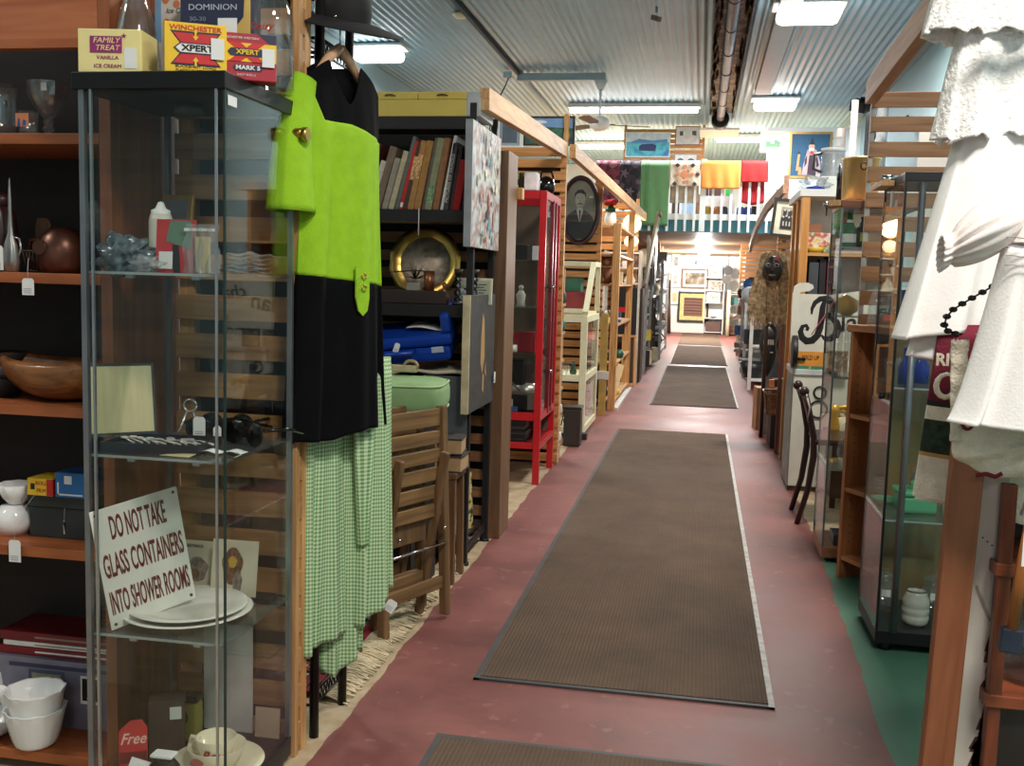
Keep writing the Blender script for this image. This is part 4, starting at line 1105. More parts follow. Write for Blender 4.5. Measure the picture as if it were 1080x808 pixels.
# lime dress
lime = P('lime_knit', (150, 196, 30), .9, var=.06, scale=30, bump=.4, bscale=260)
DC = (-.905, 2.455); DH = (.40, .917)
t = thing('dress', 'lime green and black colour block knit dress on a wooden hanger', 'dress', (0, 0, 0))
t.location = (DC[0], DC[1], 1.2)
def lerp(tab, x):
    for (a, fa), (b_, fb) in zip(tab, tab[1:]):
        if x <= b_: 
            q = (x-a)/(b_-a); return fa + (fb-fa)*q
    return tab[-1][1]
ZB, ZT = .815, 1.752
def zt_(c, s_):
    a = abs(c)
    neck = -.115*max(0, 1-(a/.40)**1.6) if s_ > 0 else -.03*max(0, 1-a/.40)
    return ZT - .075*a**1.8 + neck
def zb_(c, s_): return ZB + .012*c + .006*math.sin(5*c)
w_tab = [(0, .168), (.12, .158), (.35, .150), (.55, .142), (.72, .138), (.86, .140), (.95, .140), (1, .135)]
def dd_(v): return .045 if v < .8 else .045-.028*(v-.8)/.2
kw = dict(ripple=.014, nr=6, nu=160, seed=.6, zr=(ZB-1.2, ZT-1.2), top_closed=False)
z1_ = lambda c, s_: 1.205 - .012*c
z2_ = lambda c, s_: (1.588 - .03*max(0, c)) if c > -.62 else 1.588 + .10*min(1, (-.62-c)/.3)
garment('black_skirt', [black_cloth], t, (0, 0), DH, lambda v: lerp(w_tab, v), dd_, lambda c, s_: zb_(c, s_)-1.2, lambda c, s_: z1_(c, s_)-1.2, nv=50, **kw)
garment('green_bodice', [lime], t, (0, 0), DH, lambda v: lerp(w_tab, v)+.001, lambda v: dd_(v)+.001, lambda c, s_: z1_(c, s_)-1.2, lambda c, s_: min(z2_(c, s_), zt_(c, s_)-.002)-1.2, nv=50, **kw)
garment('black_yoke', [black_cloth], t, (0, 0), DH, lambda v: lerp(w_tab, v)*.985, dd_, lambda c, s_: min(z2_(c, s_), zt_(c, s_)-.01)-1.2, lambda c, s_: zt_(c, s_)-1.2, nv=30, **kw)
Hd = Vector((DH[0], DH[1], 0)).normalized(); Nd = Vector((Hd.y, -Hd.x, 0))
# sleeve: short, hanging off the near shoulder; a second peeks on the far side
def sleeve(s_, z1, z0, out, r0, r1, nm='sleeve'):
    a = Hd*(s_*.115) + Vector((0, 0, z1-1.2)); b_ = Hd*(s_*(.115+out)) + Vector((0, 0, z0-1.2)) + Nd*.012
    pts = [a + (b_-a)*k/8 + Vector((0, 0, .02*math.sin(PI*k/8))) + Hd*s_*.015*math.sin(PI*k/8) for k in range(9)]
    def fn(u, v):
        k = v*8; i = min(int(k), 7); f_ = k-i; p = pts[i]*(1-f_)+pts[i+1]*f_
        ax = (pts[min(i+1, 8)]-pts[max(i-1, 0)]).normalized(); e1 = Nd; e2 = ax.cross(e1).normalized()
        r = r0+(r1-r0)*v; th = 2*PI*u
        rr = r*(1+.08*v*math.sin(3*th+1))
        return p + e1*(rr*.62*math.cos(th)) + e2*(rr*math.sin(th))
    part(nm, MB().grid(fn, 40, 24, True), lime, t, solid=.003)
sleeve(-1, 1.68, 1.365, .052, .036, .068)
tabm = MB(); p0 = Nd*.058
shape = [(-.036, .035), (.030, .035), (.030, -.045), (.022, -.075), (.0, -.088), (-.022, -.075), (-.036, -.04)]
tabm.poly([Vector((0, 0, 1.205-1.2)) + Nd*.062 + Hd*(.028+a*.75) + Vector((0, 0, b_)) for a, b_ in shape][::-1], .004, tuple(Nd))
tb_ = part('waist_tab', tabm, lime, t)
for k, zz in enumerate((.012, -.018)):
    cc = Nd*.066 + Hd*.026 + Vector((0, 0, .005+zz))
    part('ring_button', MB().tube([cc + Hd*(.008*math.cos(a)) + Vector((0, 0, .008*math.sin(a))) for a in [j*PI/6 for j in range(13)]], .0014, 6), brass, tb_)
t2 = thing('coat_hanger', 'light wooden hanger holding the lime and black dress', 'hanger', (DC[0], DC[1], 1.2))
hw = W('hanger_wood', (214, 172, 138), (190, 140, 104), 'z', .35)
for s_ in (-1, 1):
    part('arm', MB().tube([Vector((0, 0, .575)), Hd*(s_*.04)+Vector((0, 0, .545)), Hd*(s_*.115)+Vector((0, 0, .460))], [.014, .012, .008], 10), hw, t2)
part('hook', MB().tube([Vector((0, 0, .58)), Vector((0, 0, .62)), Hd*.014+Vector((0, 0, .642)), Hd*-.004+Vector((0, 0, .660)), Hd*-.022+Vector((0, 0, .645))], .0022, 6), chrome, t2)

# gingham garments
ging = pattern('green_gingham', None, 'gingham', [(206, 222, 182), (92, 142, 82)], 95, .85)
t = thing('gingham_dress', 'long green and white gingham dress below the lime and black one', 'dress', (-.955, 2.47, .6))
garment('skirt', [ging], t, (0, 0), (.30, .954), lambda v: .085+.02*(1-v), lambda v: .030, lambda c, s_: -.345+.02*c, lambda c, s_: .42, ripple=.016, nr=6, seed=.4)
garment('under_layer', [ging], t, (.035, .085), (.45, .9), lambda v: .075, lambda v: .024, lambda c, s_: -.43+.03*math.sin(3*c), lambda c, s_: .30, ripple=.014, nr=5, seed=2.0)
t = thing('gingham_shirt', 'shorter gingham garment hanging to the right of the gingham dress', 'shirt', (-.855, 2.61, .6))
garment('body', [ging], t, (.0, .0), (.42, .907), lambda v: .062+.01*(1-v), lambda v: .026, lambda c, s_: -.29+.04*c, lambda c, s_: .40, ripple=.013, nr=5, seed=1.2)
garment('draped_panel', [ging], t, (-.005, -.065), (.6, .8), lambda v: .012+.02*v, lambda v: .012, lambda c, s_: -.10, lambda c, s_: .22, ripple=.004, nr=3, seed=.2)
price_tag('white diamond tag at the hem of the gingham garments', (-.805, 2.66, .315), .03, .035, (0, .6, .3))
t = thing('black_garment', 'black fringed garment hanging low inside the black rack', 'garment', (-1.07, 2.50, .4))
garment('cloth', [black_cloth], t, (0, 0), (.6, .8), lambda v: .07, lambda v: .03, lambda c, s_: -.14, lambda c, s_: .30, ripple=.012, nr=5)
fr_ = MB()
for k in range(60):
    a = 2*PI*k/60; x = .07*.6*math.cos(a)+.03*.8*math.sin(a); y = .07*.8*math.cos(a)-.03*.6*math.sin(a)
    fr_.tube([(x, y, -.13), (x+random.uniform(-.004, .004), y, -.21-random.random()*.02)], .0014, 4, False)
o = part('fringe', fr_, black_cloth, t); o['kind'] = 'stuff'
t = thing('black_coat', 'black coat hanging in the rack behind the lime dress', 'coat', (-1.05, 2.56, 1.2))
garment('body', [black_cloth], t, (0, 0), (.5, .87), lambda v: .13, lambda v: .03, lambda c, s_: -.65, lambda c, s_: .48-.06*abs(c), ripple=.012, nr=6, seed=3)

# rug with cream fringe under the rack
t = thing('fringed_rug', 'red patterned rug with a long cream fringe under the clothes', 'rug', (-1.45, 3.3, 0))
part('pile', MB().box(-.6, .36, -.62, .9, 0, .011), pattern('red_rug_pattern', None, 'voronoi', [(132, 30, 38), (178, 160, 140), (120, 26, 36), (52, 58, 84)], 26, .95), t)
part('border', MB().box(.361, .40, -.62, .9, 0, .012), P('rug_red_border', (134, 28, 40), .95), t)
fm = MB()
for k in range(620):
    y = -.63 + 1.54*k/620
    x1 = .50 + random.uniform(-.03, .02); dy = random.uniform(-.02, .02)
    fm.tube([(.40, y, .009), (.43, y+dy*.5, .014+random.random()*.008), (.47, y+dy, .008+random.random()*.010), (x1, y+dy*1.6, .004)], .0028, 4, False)
o = part('fringe', fm, P('cream_wool', (206, 190, 158), .95), t); o['kind'] = 'stuff'

# ================================================================== LEFT: black shelf unit with books
BX, BY = -.945, 4.13
t = thing('shelf_unit', 'black metal shelf unit holding the leaning books', 'shelf unit', (BX, BY, 0))
for (x, y) in ((0, 0), (0, .42), (-.85, 0), (-.85, .42)):
    part('post', MB().box(x-.014, x+.014, y-.014, y+.014, .012, 1.93), blackp, t, bevel=.002)
    part('foot', MB().cyl((x, y, 0), .022, .012, 14), blackp, t)
for z in (.10, .80, 1.105, 1.497, 1.875):
    s_ = MB(); s_.box(-.835, -.015, .0, .42, z-.012, z)
    part('shelf', s_, blackp, t)
    r_ = MB()
    for zz in (z-.03, ):
        r_.box(-.835, -.015, -.012, -.004, zz-.02, zz+.03); r_.box(-.004, .004, .015, .405, zz-.02, zz+.0)
    for k in range(12): r_.tube([(0, .015+.0325*k, z-.045), (0, .031+.0325*k, z-.012)], .002, 4); r_.tube([(0, .031+.0325*k, z-.012), (0, .0475+.0325*k, z-.045)], .002, 4)
    part('shelf_rail', r_, blackp, t)
slat_panel('brown slats closing the back of the black shelf unit', -1.82, -.97, .0, 1.85, 4.60, .085, .048, (W('tan_slat', (150, 104, 66), (116, 76, 46), 'x'), mid_brown), posts=(0, 0))
solo('dark_gap_backing', MB().box(-1.82, -.97, 4.66, 4.68, 0, 1.9), dark_panel, 'dark board behind the slats of the black shelf unit', 'board')
solo('divider_post', MB().box(-.962, -.885, 4.60, 4.83, 0, 1.80), W('brown_divider', (126, 92, 64), (100, 70, 46), 'z', .5), 'tall brown wooden divider post right of the black shelf unit', 'post', bevel=.003)

# leaning books
S = 1.4975
bcol = [(92, 30, 40), (34, 32, 34), (198, 190, 174), (120, 100, 84), (150, 142, 126), (186, 172, 140), (96, 104, 98), (190, 44, 36), (72, 52, 40), (170, 120, 66), (164, 118, 62), (92, 86, 78), (136, 138, 104), (140, 96, 62), (206, 204, 202), (64, 56, 56), (52, 42, 40), (178, 30, 34), (36, 34, 40)]
bname = ['dark maroon spiral-bound book', 'low charcoal book', 'short cream book', 'brown mottled rounded-spine book', 'low taupe book', 'straw coloured book', 'tall grey-green book', 'thin bright red book', 'dark brown book with tan label', 'tan cloth book', 'golden brown book', 'grey paper-edged book', 'sage and brown jacketed book', 'plain mid brown book', 'tall white-jacketed book', 'dark book with white spine lettering', 'narrow dark jacketed book', 'thick glossy red book', 'dark navy book']
hts = [.29, .20, .21, .27, .22, .25, .31, .29, .28, .29, .29, .30, .30, .30, .31, .28, .26, .21, .23]
wds = [.022, .022, .022, .028, .022, .020, .014, .014, .018, .022, .024, .014, .026, .022, .012, .020, .014, .030, .020]
nb = ['at the left end of the row', 'beside the maroon one', 'left part of the row', 'left part of the row', 'between rounded-spine and straw ones', 'left of the tall grey-green one', 'left of the thin red one', 'centre left of the row', 'right of the thin red one', 'centre of the row', 'centre of the row right of the tan cloth one', 'centre of the row', 'right of centre', 'right of the sage one', 'leaning over the right part', 'under the white-jacketed one', 'between the lettered and the glossy red one', 'near the right end', 'tucked at the far right end']
x = -1.45
wds = [q*1.16 for q in wds]
for i, (c_, nm, h_, w_, pl) in enumerate(zip(bcol, bname, hts, wds, nb)):
    lean = math.radians([19, 16, 17, 16, 15, 15, 14, 13, 12, 11, 11, 10, 10, 9, 10, 8, 8, 9, 6][i])
    x += .0005
    t = thing('book', nm + ' ' + pl, 'book', (x, BY+.02+(.03 if h_ < .23 else 0)*0, S+.0006), (0, lean, 0), 'leaning books on the black shelf')
    cm = P('book_cloth_%02d' % i, c_, .35 if i in (7, 17) else .7, var=.15, scale=40)
    D = .20
    part('cover', MB().box(-w_/2, w_/2, 0, .010, w_/2*0, h_), cm, t, bevel=.003)
    bd = MB(); bd.box(-w_/2, -w_/2+.002, .010, D, 0, h_)
    part('board', bd, cm, t)
    bd = MB(); bd.box(w_/2-.002, w_/2, .010, D, 0, h_)
    part('board', bd, cm, t)
    part('page_block', MB().box(-w_/2+.0025, w_/2-.0025, .0105, D-.006, .003, h_-.004), P('book_pages', (206, 194, 166), .9), t)
    if i in (0,):
        for k in range(14): part('spiral_ring', MB().tube([(-.011, -.002, .02+.019*k), (0, -.008, .02+.019*k), (.011, -.002, .02+.019*k)], .0014, 4), P('pink_spiral', (190, 120, 130), .4), t)
    if i == 15: text('PICTURES OF FAMOUS', .017, P('spine_white', (206, 206, 200), .6), t, (0, -.0006, h_*.47), (PI/2, -PI/2, 0), fit=.2)
    if i in (8, 9): part('spine_label', MB().box(-w_/2+.002, w_/2-.002, -.001, -.0002, h_*.45, h_*.8), P('tan_spine_label', (206, 160, 110), .7, var=.5, scale=90), t)
    if i == 12: part('spine_picture', MB().box(-w_/2+.002, w_/2-.002, -.001, -.0002, .03, .10), P('spine_green', (120, 150, 108), .7, var=.6, scale=70), t)
    if i == 7: part('spine_label', MB().box(-w_/2+.003, w_/2-.003, -.001, -.0002, .01, .03), paper, t)
    x += w_/math.cos(lean) + .0012
t = thing('bookmark_stick', 'thin pale stick hanging below the leaning books', 'stick', (-1.165, BY-.02, 1.39))
part('stick', MB().cyl((0, 0, 0), .002, .11, 6), paper, t)

# yellow two-lid box on top
t = thing('drawer_box', 'yellow two-drawer metal case on top of the black shelf unit', 'case', (-1.18, 4.12, 1.876))
yl = P('mustard_yellow_enamel', (212, 186, 90), .4, var=.04); ys = P('silver_grey_end', (186, 188, 188), .4)
part('body', MB().box(-.235, .205, 0, .25, 0, .068), yl, t, bevel=.003)
part('end_panel', MB().box(.2055, .265, 0, .25, 0, .099), ys, t, bevel=.003)
for a, b_ in ((-.235, -.003), (.001, .205)):
    l_ = part('lid', MB().box(a, b_, 0, .25, .0685, .099), yl, t, bevel=.003)
    m_ = (a+b_)/2
    part('pull', MB().tube([(m_-.022, -.001, .083), (m_-.012, -.010, .086), (m_+.012, -.010, .086), (m_+.022, -.001, .083)], .003, 6), P('dark_brass', (110, 90, 60), .35, .8), l_)
solo('plastic_sheet', MB().box(-.25, .10, .1, .103, .0, .135), plastic_wrap, 'clear plastic sheet standing behind the yellow drawer case', 'sheet', (-1.25, 4.30, 1.876))

# tray shelf: big brass charger, candlesticks, certificate
S = 1.1055
t = thing('brass_charger', 'large round brass and silver charger with fluted rim', 'platter', (-1.21, 4.40, S+.175), (math.radians(-8), 0, 0))
Mx = Matrix.Rotation(PI/2, 4, 'X')
ham = P('hammered_silver_gilt', (214, 190, 168), .5, .15, .35, 26, .5, 40)
part('centre', MB().lathe([(0, 0), (.115, .0), (.118, .008), (0, .006)], n=48, M=Mx), ham, t)
part('rim', MB().lathe([(.112, .003), (.135, .014), (.158, .012), (.160, .02), (.140, .024), (.112, .010)], n=64, wave=lambda th, i: 1+.03*abs(math.sin(6*th))*(i > 1), M=Mx), brass, t)
t = thing('wooden_tray_stand', 'dark wooden box base under the brass charger', 'stand', (-1.20, 4.18, S))
part('box', MB().box(-.16, .14, 0, .14, 0, .055), P('dark_walnut', (46, 32, 28), .5), t, bevel=.003)
t = thing('wire_sculpture', 'spiky dark metal flower sculpture before the brass charger', 'sculpture', (-1.205, 4.21, S+.0555))
sm = MB()
for k in range(34):
    a = random.random()*2*PI; e = random.uniform(.1, 1.3); r = random.uniform(.05, .085)
    sm.tube([(0, 0, .05), (r*math.cos(a)*math.cos(e), .35*r*math.sin(a), .05+r*math.sin(e)*.9)], [.002, .0008], 4)
o = part('spikes', sm, blackm, t)
part('base', MB().box(-.03, .025, -.02, .02, 0, .032), P('silver_base', (186, 182, 176), .3, .6), t, bevel=.002)
part('long_arm', MB().tube([(-.11, 0, .075), (0, 0, .085), (.07, 0, .08)], .003, 6), dark_brown, t)
solo('copper_cup', MB().lathe([(0, 0), (.022, 0), (.024, .085), (.022, .085), (.02, .005), (0, .004)], n=22), P('copper_cylinder', (150, 94, 60), .35, .7), 'small copper cylinder beside the spiky sculpture', 'cup', (-1.145, 4.22, S+.0555))
solo('copper_teardrop', MB().lathe([(0, 0), (.020, .004), (.026, .025), (.014, .05), (.006, .07), (.012, .085), (0, .095)], n=18), P('dark_copper', (110, 66, 44), .3, .7), 'dark copper pear ornament right of the copper cylinder', 'ornament', (-1.075, 4.21, S+.0))
def candlestick(label, loc):
    t = thing('candlestick', label, 'candlestick', loc, 0, 'black twist candlesticks')
    part('base', MB().lathe([(0, 0), (.024, 0), (.026, .008), (.014, .02), (0, .02)], n=18), blackp, t)
    for ph in (0, PI):
        part('twist', MB().tube([(.011*math.cos(ph+k*.55), .011*math.sin(ph+k*.55), .02+.0053*k) for k in range(19)], .0055, 6), blackp, t)
    part('cup', MB().lathe([(0, .12), (.012, .12), (.016, .135), (.018, .150), (.014, .150), (.010, .135), (0, .134)], n=18), blackp, t)
candlestick('black open-twist candlestick, left of the pair', (-1.005, 4.17, S))
candlestick('black open-twist candlestick, right of the pair by the post', (-.975+.03, 4.19+.03, S))
t = thing('framed_certificate', 'cream framed printed certificate behind the black candlesticks', 'picture', (-.985, 4.36, S), (-.1, 0, 0))
part('frame', MB().box(-.075, .085, 0, .012, 0, .115), P('ivory_frame', (206, 200, 178), .5), t, bevel=.002)
part('sheet', MB().box(-.065, .075, -.001, -.0002, .010, .105), P('sage_paper', (170, 172, 148), .7), t)
part('portrait', MB().poly([(-.035+.012*math.cos(a), -.0018, .055+.016*math.sin(a)) for a in [k*PI/8 for k in range(16)]][::-1], .0006), P('sepia_portrait', (100, 80, 64), .7), t)
for k in range(6): part('text_line', MB().box(.0, .06-.01*(k % 2), -.0016, -.0010, .085-.012*k, .089-.012*k), ink, t)
solo('crumpled_film', MB().blob((0, 0, .03), .035, 18, 12, (1.2, .7, .8), .9), plastic_wrap, 'crumpled clear wrap under the black candlesticks', 'wrap', (-1.0, 4.28, S))
# blue case shelf
S = .8005
bluep = P('royal_blue_plastic', (22, 62, 158), .3, var=.05)
solo('folded_cloth', MB().grid(lambda u, v: (-.17+.35*u, -.01+.3*v, .008+.02*math.sin(PI*u)+.008*math.sin(9*u+4*v)), 20, 12), P('ecru_cloth', (196, 184, 160), .9), 'folded ecru cloth bundle under the royal blue case', 'cloth', (-1.10, 4.12, S), solid=.012)
t = thing('tool_case', 'royal blue plastic carrying case on the middle black shelf', 'case', (-1.22, 4.10, S+.050), (math.radians(15), math.radians(-7), .06))
t.scale = (1.05, 1, 1.3)
part('bottom_shell', MB().box(-.19, .20, 0, .26, 0, .045), bluep, t, bevel=.012)
part('top_shell', MB().box(-.18, .21, .01, .27, .048, .085), bluep, t, bevel=.012)
part('handle', MB().tube([(-.075, -.004, .045), (-.07, -.03, .042), (.05, -.03, .042), (.055, -.004, .045)], .009, 8), bluep, t)
part('latch', MB().box(.125, .175, -.006, -.0005, .03, .05), P('pale_latch', (170, 178, 196), .4), t, bevel=.003)
lm = MB().box(.17, .21, .02, .27, .086, .15)
part('raised_end', lm, bluep, t, bevel=.012)
t = thing('printed_leaflets', 'white leaflets with black drawing lying on the blue case', 'leaflet', (-1.15, 4.16, S+.20))
part('sheet', MB().grid(lambda u, v: (-.07+.17*u, -.02+.16*v, .002+.02*v+.006*math.sin(5*u)), 8, 6), P('newsprint', (206, 202, 192), .8), t, solid=.004)
part('drawing', MB().poly([(-.01, .06, .0215), (.05, .05, .0205), (.09, .09, .024), (.06, .12, .028), (.02, .10, .026)], .002, (0, 0, 1)), ink, t)
price_tag('white tag dangling off the leaflets on the blue case', (-1.235, 4.075, S+.140), .024, .04, (0, .3, 0))
# cushion, wicker handles, folding chair
t = thing('seat_cushion', 'light green piped seat cushion behind the folding chair top', 'cushion', (-1.10, 3.62, .722), (0, 0, .12))
cg = P('sage_green_fabric', (128, 158, 108), .9, var=.05, bump=.2)
def cush(u, v):
    a = 2*PI*u; ph = PI*v
    sx = math.copysign(abs(math.cos(a))**.35, math.cos(a)); sy = math.copysign(abs(math.sin(a))**.35, math.sin(a))
    rr = abs(math.sin(ph))**.22
    return (.19*sx*rr, .17*sy*rr, .06 - math.copysign(abs(math.cos(ph))**.6, math.cos(ph))*.060)
part('pad', MB().grid(cush, 60, 20, True), cg, t)
for zz in (.014, .106):
    part('piping', MB().tube([(.185*math.copysign(abs(math.cos(a))**.35, math.cos(a)), .165*math.copysign(abs(math.sin(a))**.35, math.sin(a)), zz) for a in [k*2*PI/60 for k in range(61)]], .004, 6, False), P('pale_green_piping', (160, 186, 136), .9), t)
t = thing('wooden_side_table', 'dark cabinet standing behind the folding chair under the cushion', 'cabinet', (-1.2, 3.9, 0))
part('carcass', MB().box(-.35, .19, -.36, .0, 0, .7215), P('black_brown_cabinet', (34, 30, 28), .6), t, bevel=.004)
t = thing('basket_handles', 'pale woven bag with two round bamboo handles over the cushion', 'bag', (-1.15, 3.72, .855))
part('rim', MB().box(-.14, .10, -.008, .008, 0, .028), P('woven_khaki', (168, 158, 124), .9), t, bevel=.006)
for xx in (-.10, .075):
    part('handle', MB().tube([(xx+.026*math.cos(a), 0, .025+.02*math.sin(a)) for a in [k*PI/8 for k in range(17)]], .006, 8, False), P('bamboo', (150, 128, 96), .5), t)
chw = W('weathered_chair_wood', (134, 102, 68), (94, 70, 46), 'z', .55); chh = W('weathered_chair_slat', (142, 108, 70), (100, 74, 46), 'x', .55)
def folding_chair(label, loc, rz):
    t = thing('folding_chair', label, 'folding chair', loc, rz, 'folded wooden chairs')
    w = .36
    for x in (.0, w-.03):
        part('back_post', MB().beam((x+.015, .0, .0), (x+.015, .035, .755), .028, .034, (0, 1, 0)), chw, t, bevel=.005)
    for k in range(6):
        z = .365 + .064*k
        part('back_slat', MB().box(.031, w-.031, z*.046-.004, z*.046+.010, z, z+.048 if k < 5 else z+.062), chh, t, bevel=.003)
    for x in (.048, w-.072):
        part('front_leg', MB().beam((x+.012, .085, .0), (x+.012, -.022, .60), .024, .03, (0, 1, 0)), chw, t, bevel=.005)
        part('bolt', MB().cyl((x+.012, -.030, .33), .007, .012, 10, 'y'), chrome, t)
    part('foot_rail', MB().box(.03, w-.03, .0, .018, .10, .145), chh, t, bevel=.003)
    part('foot_rail', MB().box(.072, w-.075, .055, .07, .12, .165), chh, t, bevel=.003)
    part('cross_rod', MB().cyl((.03, -.012, .27), .005, w-.06, 10, 'x'), chrome, t)
    part('seat_frame', MB().box(.078, w-.078, .045, .062, .28, .62), chw, t, bevel=.003)
    return t
c1 = folding_chair('folded weathered wooden chair in front, nearest the aisle', (-.995, 3.14, .0), math.radians(66))
c2 = dup(c1, (-1.10, 3.20, .0), math.radians(66), 'second folded wooden chair leaning behind the front one')
c1.location.z = .013; c2.location.z = .013
# stool, books, magazines beyond
t = thing('wooden_stool', 'small dark wooden stool between the chairs and the black shelf', 'stool', (-.965, 3.92, 0))
part('seat', MB().box(-.12, .05, -.08, .09, .425, .45), mid_brown, t, bevel=.004)
for (x, y) in ((-.10, -.06), (.03, -.06), (-.10, .07), (.03, .07)):
    part('leg', MB().beam((x*1.1, y*1.2, 0), (x, y, .424), .026, .026, (1, 0, 0)), mid_brown, t)
part('stretcher', MB().box(-.10, .035, -.07, -.055, .32, .34), mid_brown, t)
for k, (lb, z, c_) in enumerate([('lower thick book with cream pages on the little stool', .4506, (66, 54, 44)), ('upper thick book with cream pages on the little stool', .5206, (52, 46, 44))]):
    t = thing('book', lb, 'book', (-.985, 3.86, z), (0, 0, .1*k), 'thick books on the stool')
    cc = P('thick_cover_%d' % k, c_, .7)
    part('page_block', MB().box(-.075, .08, 0, .14, .005, .058), P('tan_pages', (176, 142, 102), .9), t)
    part('cover', MB().box(-.08, .084, -.003, .145, .0585, .064), cc, t); part('cover', MB().box(-.08, .084, -.003, .145, 0, .0045), cc, t)
solo('grey_board', MB().box(-.10, .09, 0, .012, 0, .26), P('slate_board', (74, 80, 82), .5), 'slate grey board leaning at the back above the stool books', 'board', (-1.03, 4.10, .55))
for k, (lb, c_) in enumerate([('glossy green and yellow magazine leaning at the foot of the black shelf', [(30, 42, 30), (60, 84, 50), (200, 190, 150), (190, 150, 50)]), ('dark magazine with blue cover leaning behind the green one', [(30, 40, 56), (90, 120, 140), (24, 26, 30), (150, 60, 50)])]):
    t = thing('magazine', lb, 'magazine', (-.985-.03*k, 4.32+.02*k, .101), (-.06, 0, math.radians(76)))
    part('cover', MB().box(-.09, .08, 0, .006, 0, .25-.02*k), pattern('magazine_print_%d' % k, None, 'noise', c_+[(30, 32, 34)], 22, .25), t)
solo('red_knob_bottle', MB().lathe([(0, 0), (.03, 0), (.03, .2), (.012, .24), (.02, .26), (.02, .29), (0, .3)], n=18), P('dull_red', (140, 40, 44), .4), 'dull red topped bottle behind the leaning magazines', 'bottle', (-1.02, 4.28, .101))
# paintings hung on the end of the shelf unit
def side_painting(label, loc, w_, h_, mats, strokes, dep=.03):
    t = thing('painting', label, 'painting', loc, (0, 0, PI/2))
    part('canvas', MB().box(0, w_, 0, dep, 0, h_), mats[0], t, bevel=.001)
    part('stretcher_edge', MB().box(-.012, -.0005, .0, dep, 0, h_), mats[1], t)
    for k, (mi, pts) in enumerate(strokes):
        part('paint_stroke', MB().poly([(a*w_, -.0008-.0002*k, b_*h_) for a, b_ in pts], .0006), mats[mi], t)
    return t
ab = pattern('pale_abstract_paint', None, 'noise', [(90, 98, 108), (204, 204, 202), (160, 120, 104), (176, 184, 192), (214, 208, 190), (96, 104, 100)], 9, .5)
pc_ = [(188, 110, 80), (226, 216, 196), (70, 64, 66), (112, 150, 168), (86, 112, 92), (204, 150, 128), (206, 206, 200)]
random.seed(11)
st_ = []
for k in range(46):
    a, b_ = random.gauss(.5, .20), random.uniform(.04, .94); w_, h_ = random.uniform(.02, .08), random.uniform(.03, .13)
    mi = 2 + (random.choice((0, 0, 2, 5, 3)) if b_ < .45 else random.choice((1, 1, 2, 6, 3, 4)))
    if not .08 < a < .92: continue
    st_.append((mi, [(a-w_*.5, b_), (a+w_*.3, b_-h_*.2), (a+w_*.6, b_+h_*.6), (a+w_*.1, b_+h_), (a-w_*.4, b_+h_*.7)]))
side_painting('pale abstract painting hanging on the black shelf end', (-.915, 4.0, 1.345), .56, .50, [ab, P('steel_edge', (150, 152, 156), .4)] + [P('paint_%d' % k, c_, .5, var=.3, scale=40) for k, c_ in enumerate(pc_)], st_)
random.seed(5)
side_painting('black painting with a gold brushed figure, below the pale abstract', (-.915, 4.02, .665), .50, .485, [P('charcoal_paint', (62, 60, 60), .6, var=.25, scale=20), P('raw_canvas_edge', (190, 174, 140), .8, var=.2), P('gold_paint_stroke', (186, 148, 96), .4)],
    [(2, [(.42, .40), (.50, .30), (.58, .45), (.55, .78), (.47, .84), (.43, .62)]), (2, [(.5, .16), (.56, .12), (.57, .28), (.52, .30)]), (2, [(.60, .30), (.66, .26), (.63, .40)])])
solo('hook_clip', MB().tube([(0, 0, 0), (0, .01, .02), (0, .035, .02), (0, .045, 0), (0, .035, -.03), (0, .01, -.03), (0, 0, 0)], .006, 8), blackm, 'black ring clip at the top of the brown divider post', 'clip', (-.90, 4.62, 1.78))
price_tag('small white label on the edge of the black painting', (-.905, 4.50, .80), .03, .05, (0, 0, PI/2))
# ================================================================== LEFT: red cabinet
t = thing('display_cabinet', 'bright red framed glass cabinet on legs', 'display cabinet', (-1.09, 6.20, 0))
X0, X1, Y0, Y1 = -.36, .185, -.30, .30
dkred = P('deep_red_paint', (122, 20, 30), .35, var=.06)
for (x, y) in ((X1, Y0), (X1, Y1), (X0, Y0), (X0, Y1)):
    part('post', MB().box(x-.04 if x > 0 else x, x if x > 0 else x+.04, y if y < 0 else y-.03, y+.03 if y < 0 else y, 0, 1.735), red, t, bevel=.003)
for y in (-.02, .10):
    part('door_stile', MB().box(X1-.012, X1+.004, y, y+.03, .40, 1.70), dkred, t)
for z0, z1 in ((1.69, 1.735), (.385, .43), (.215, .25)):
    for (a, b_, c_, d_) in ((X0+.041, X1-.041, Y0+.001, Y0+.03), (X0+.041, X1-.041, Y1-.03, Y1-.001), (X1-.03, X1-.001, Y0+.031, Y1-.031), (X0+.001, X0+.03, Y0+.031, Y1-.031)):
        part('rail', MB().box(a, b_, c_, d_, z0, z1), red, t)
part('top_panel', MB().box(X0+.01, X1-.01, Y0+.01, Y1-.01, 1.736, 1.742), glass_pane, t)
for z in (.25, .43):
    part('shelf', MB().box(X0+.031, X1-.031, Y0+.031, Y1-.031, z-.02, z-.005), dkred, t)
for z in (.78, 1.05, 1.33):
    part('glass_shelf', MB().box(X0+.01, X1-.03, Y0+.035, Y1-.03, z, z+.006), MATS['shelf_glass'], t)
part('front_pane', MB().box(X0+.04, X1-.04, Y0+.008, Y0+.012, .43, 1.69), glass_pane, t)
part('side_pane', MB().box(X1-.012, X1-.008, Y0+.03, -.022, .43, 1.69), glass_pane, t)
part('side_pane', MB().box(X1-.012, X1-.008, .012, Y1-.03, .43, 1.69), glass_pane, t)
part('back_panel', MB().box(X0+.04, X1-.04, Y1-.028, Y1-.022, .25, 1.69), P('plain_brown_back', (96, 78, 66), .8), t)  # one plain brown across the whole back
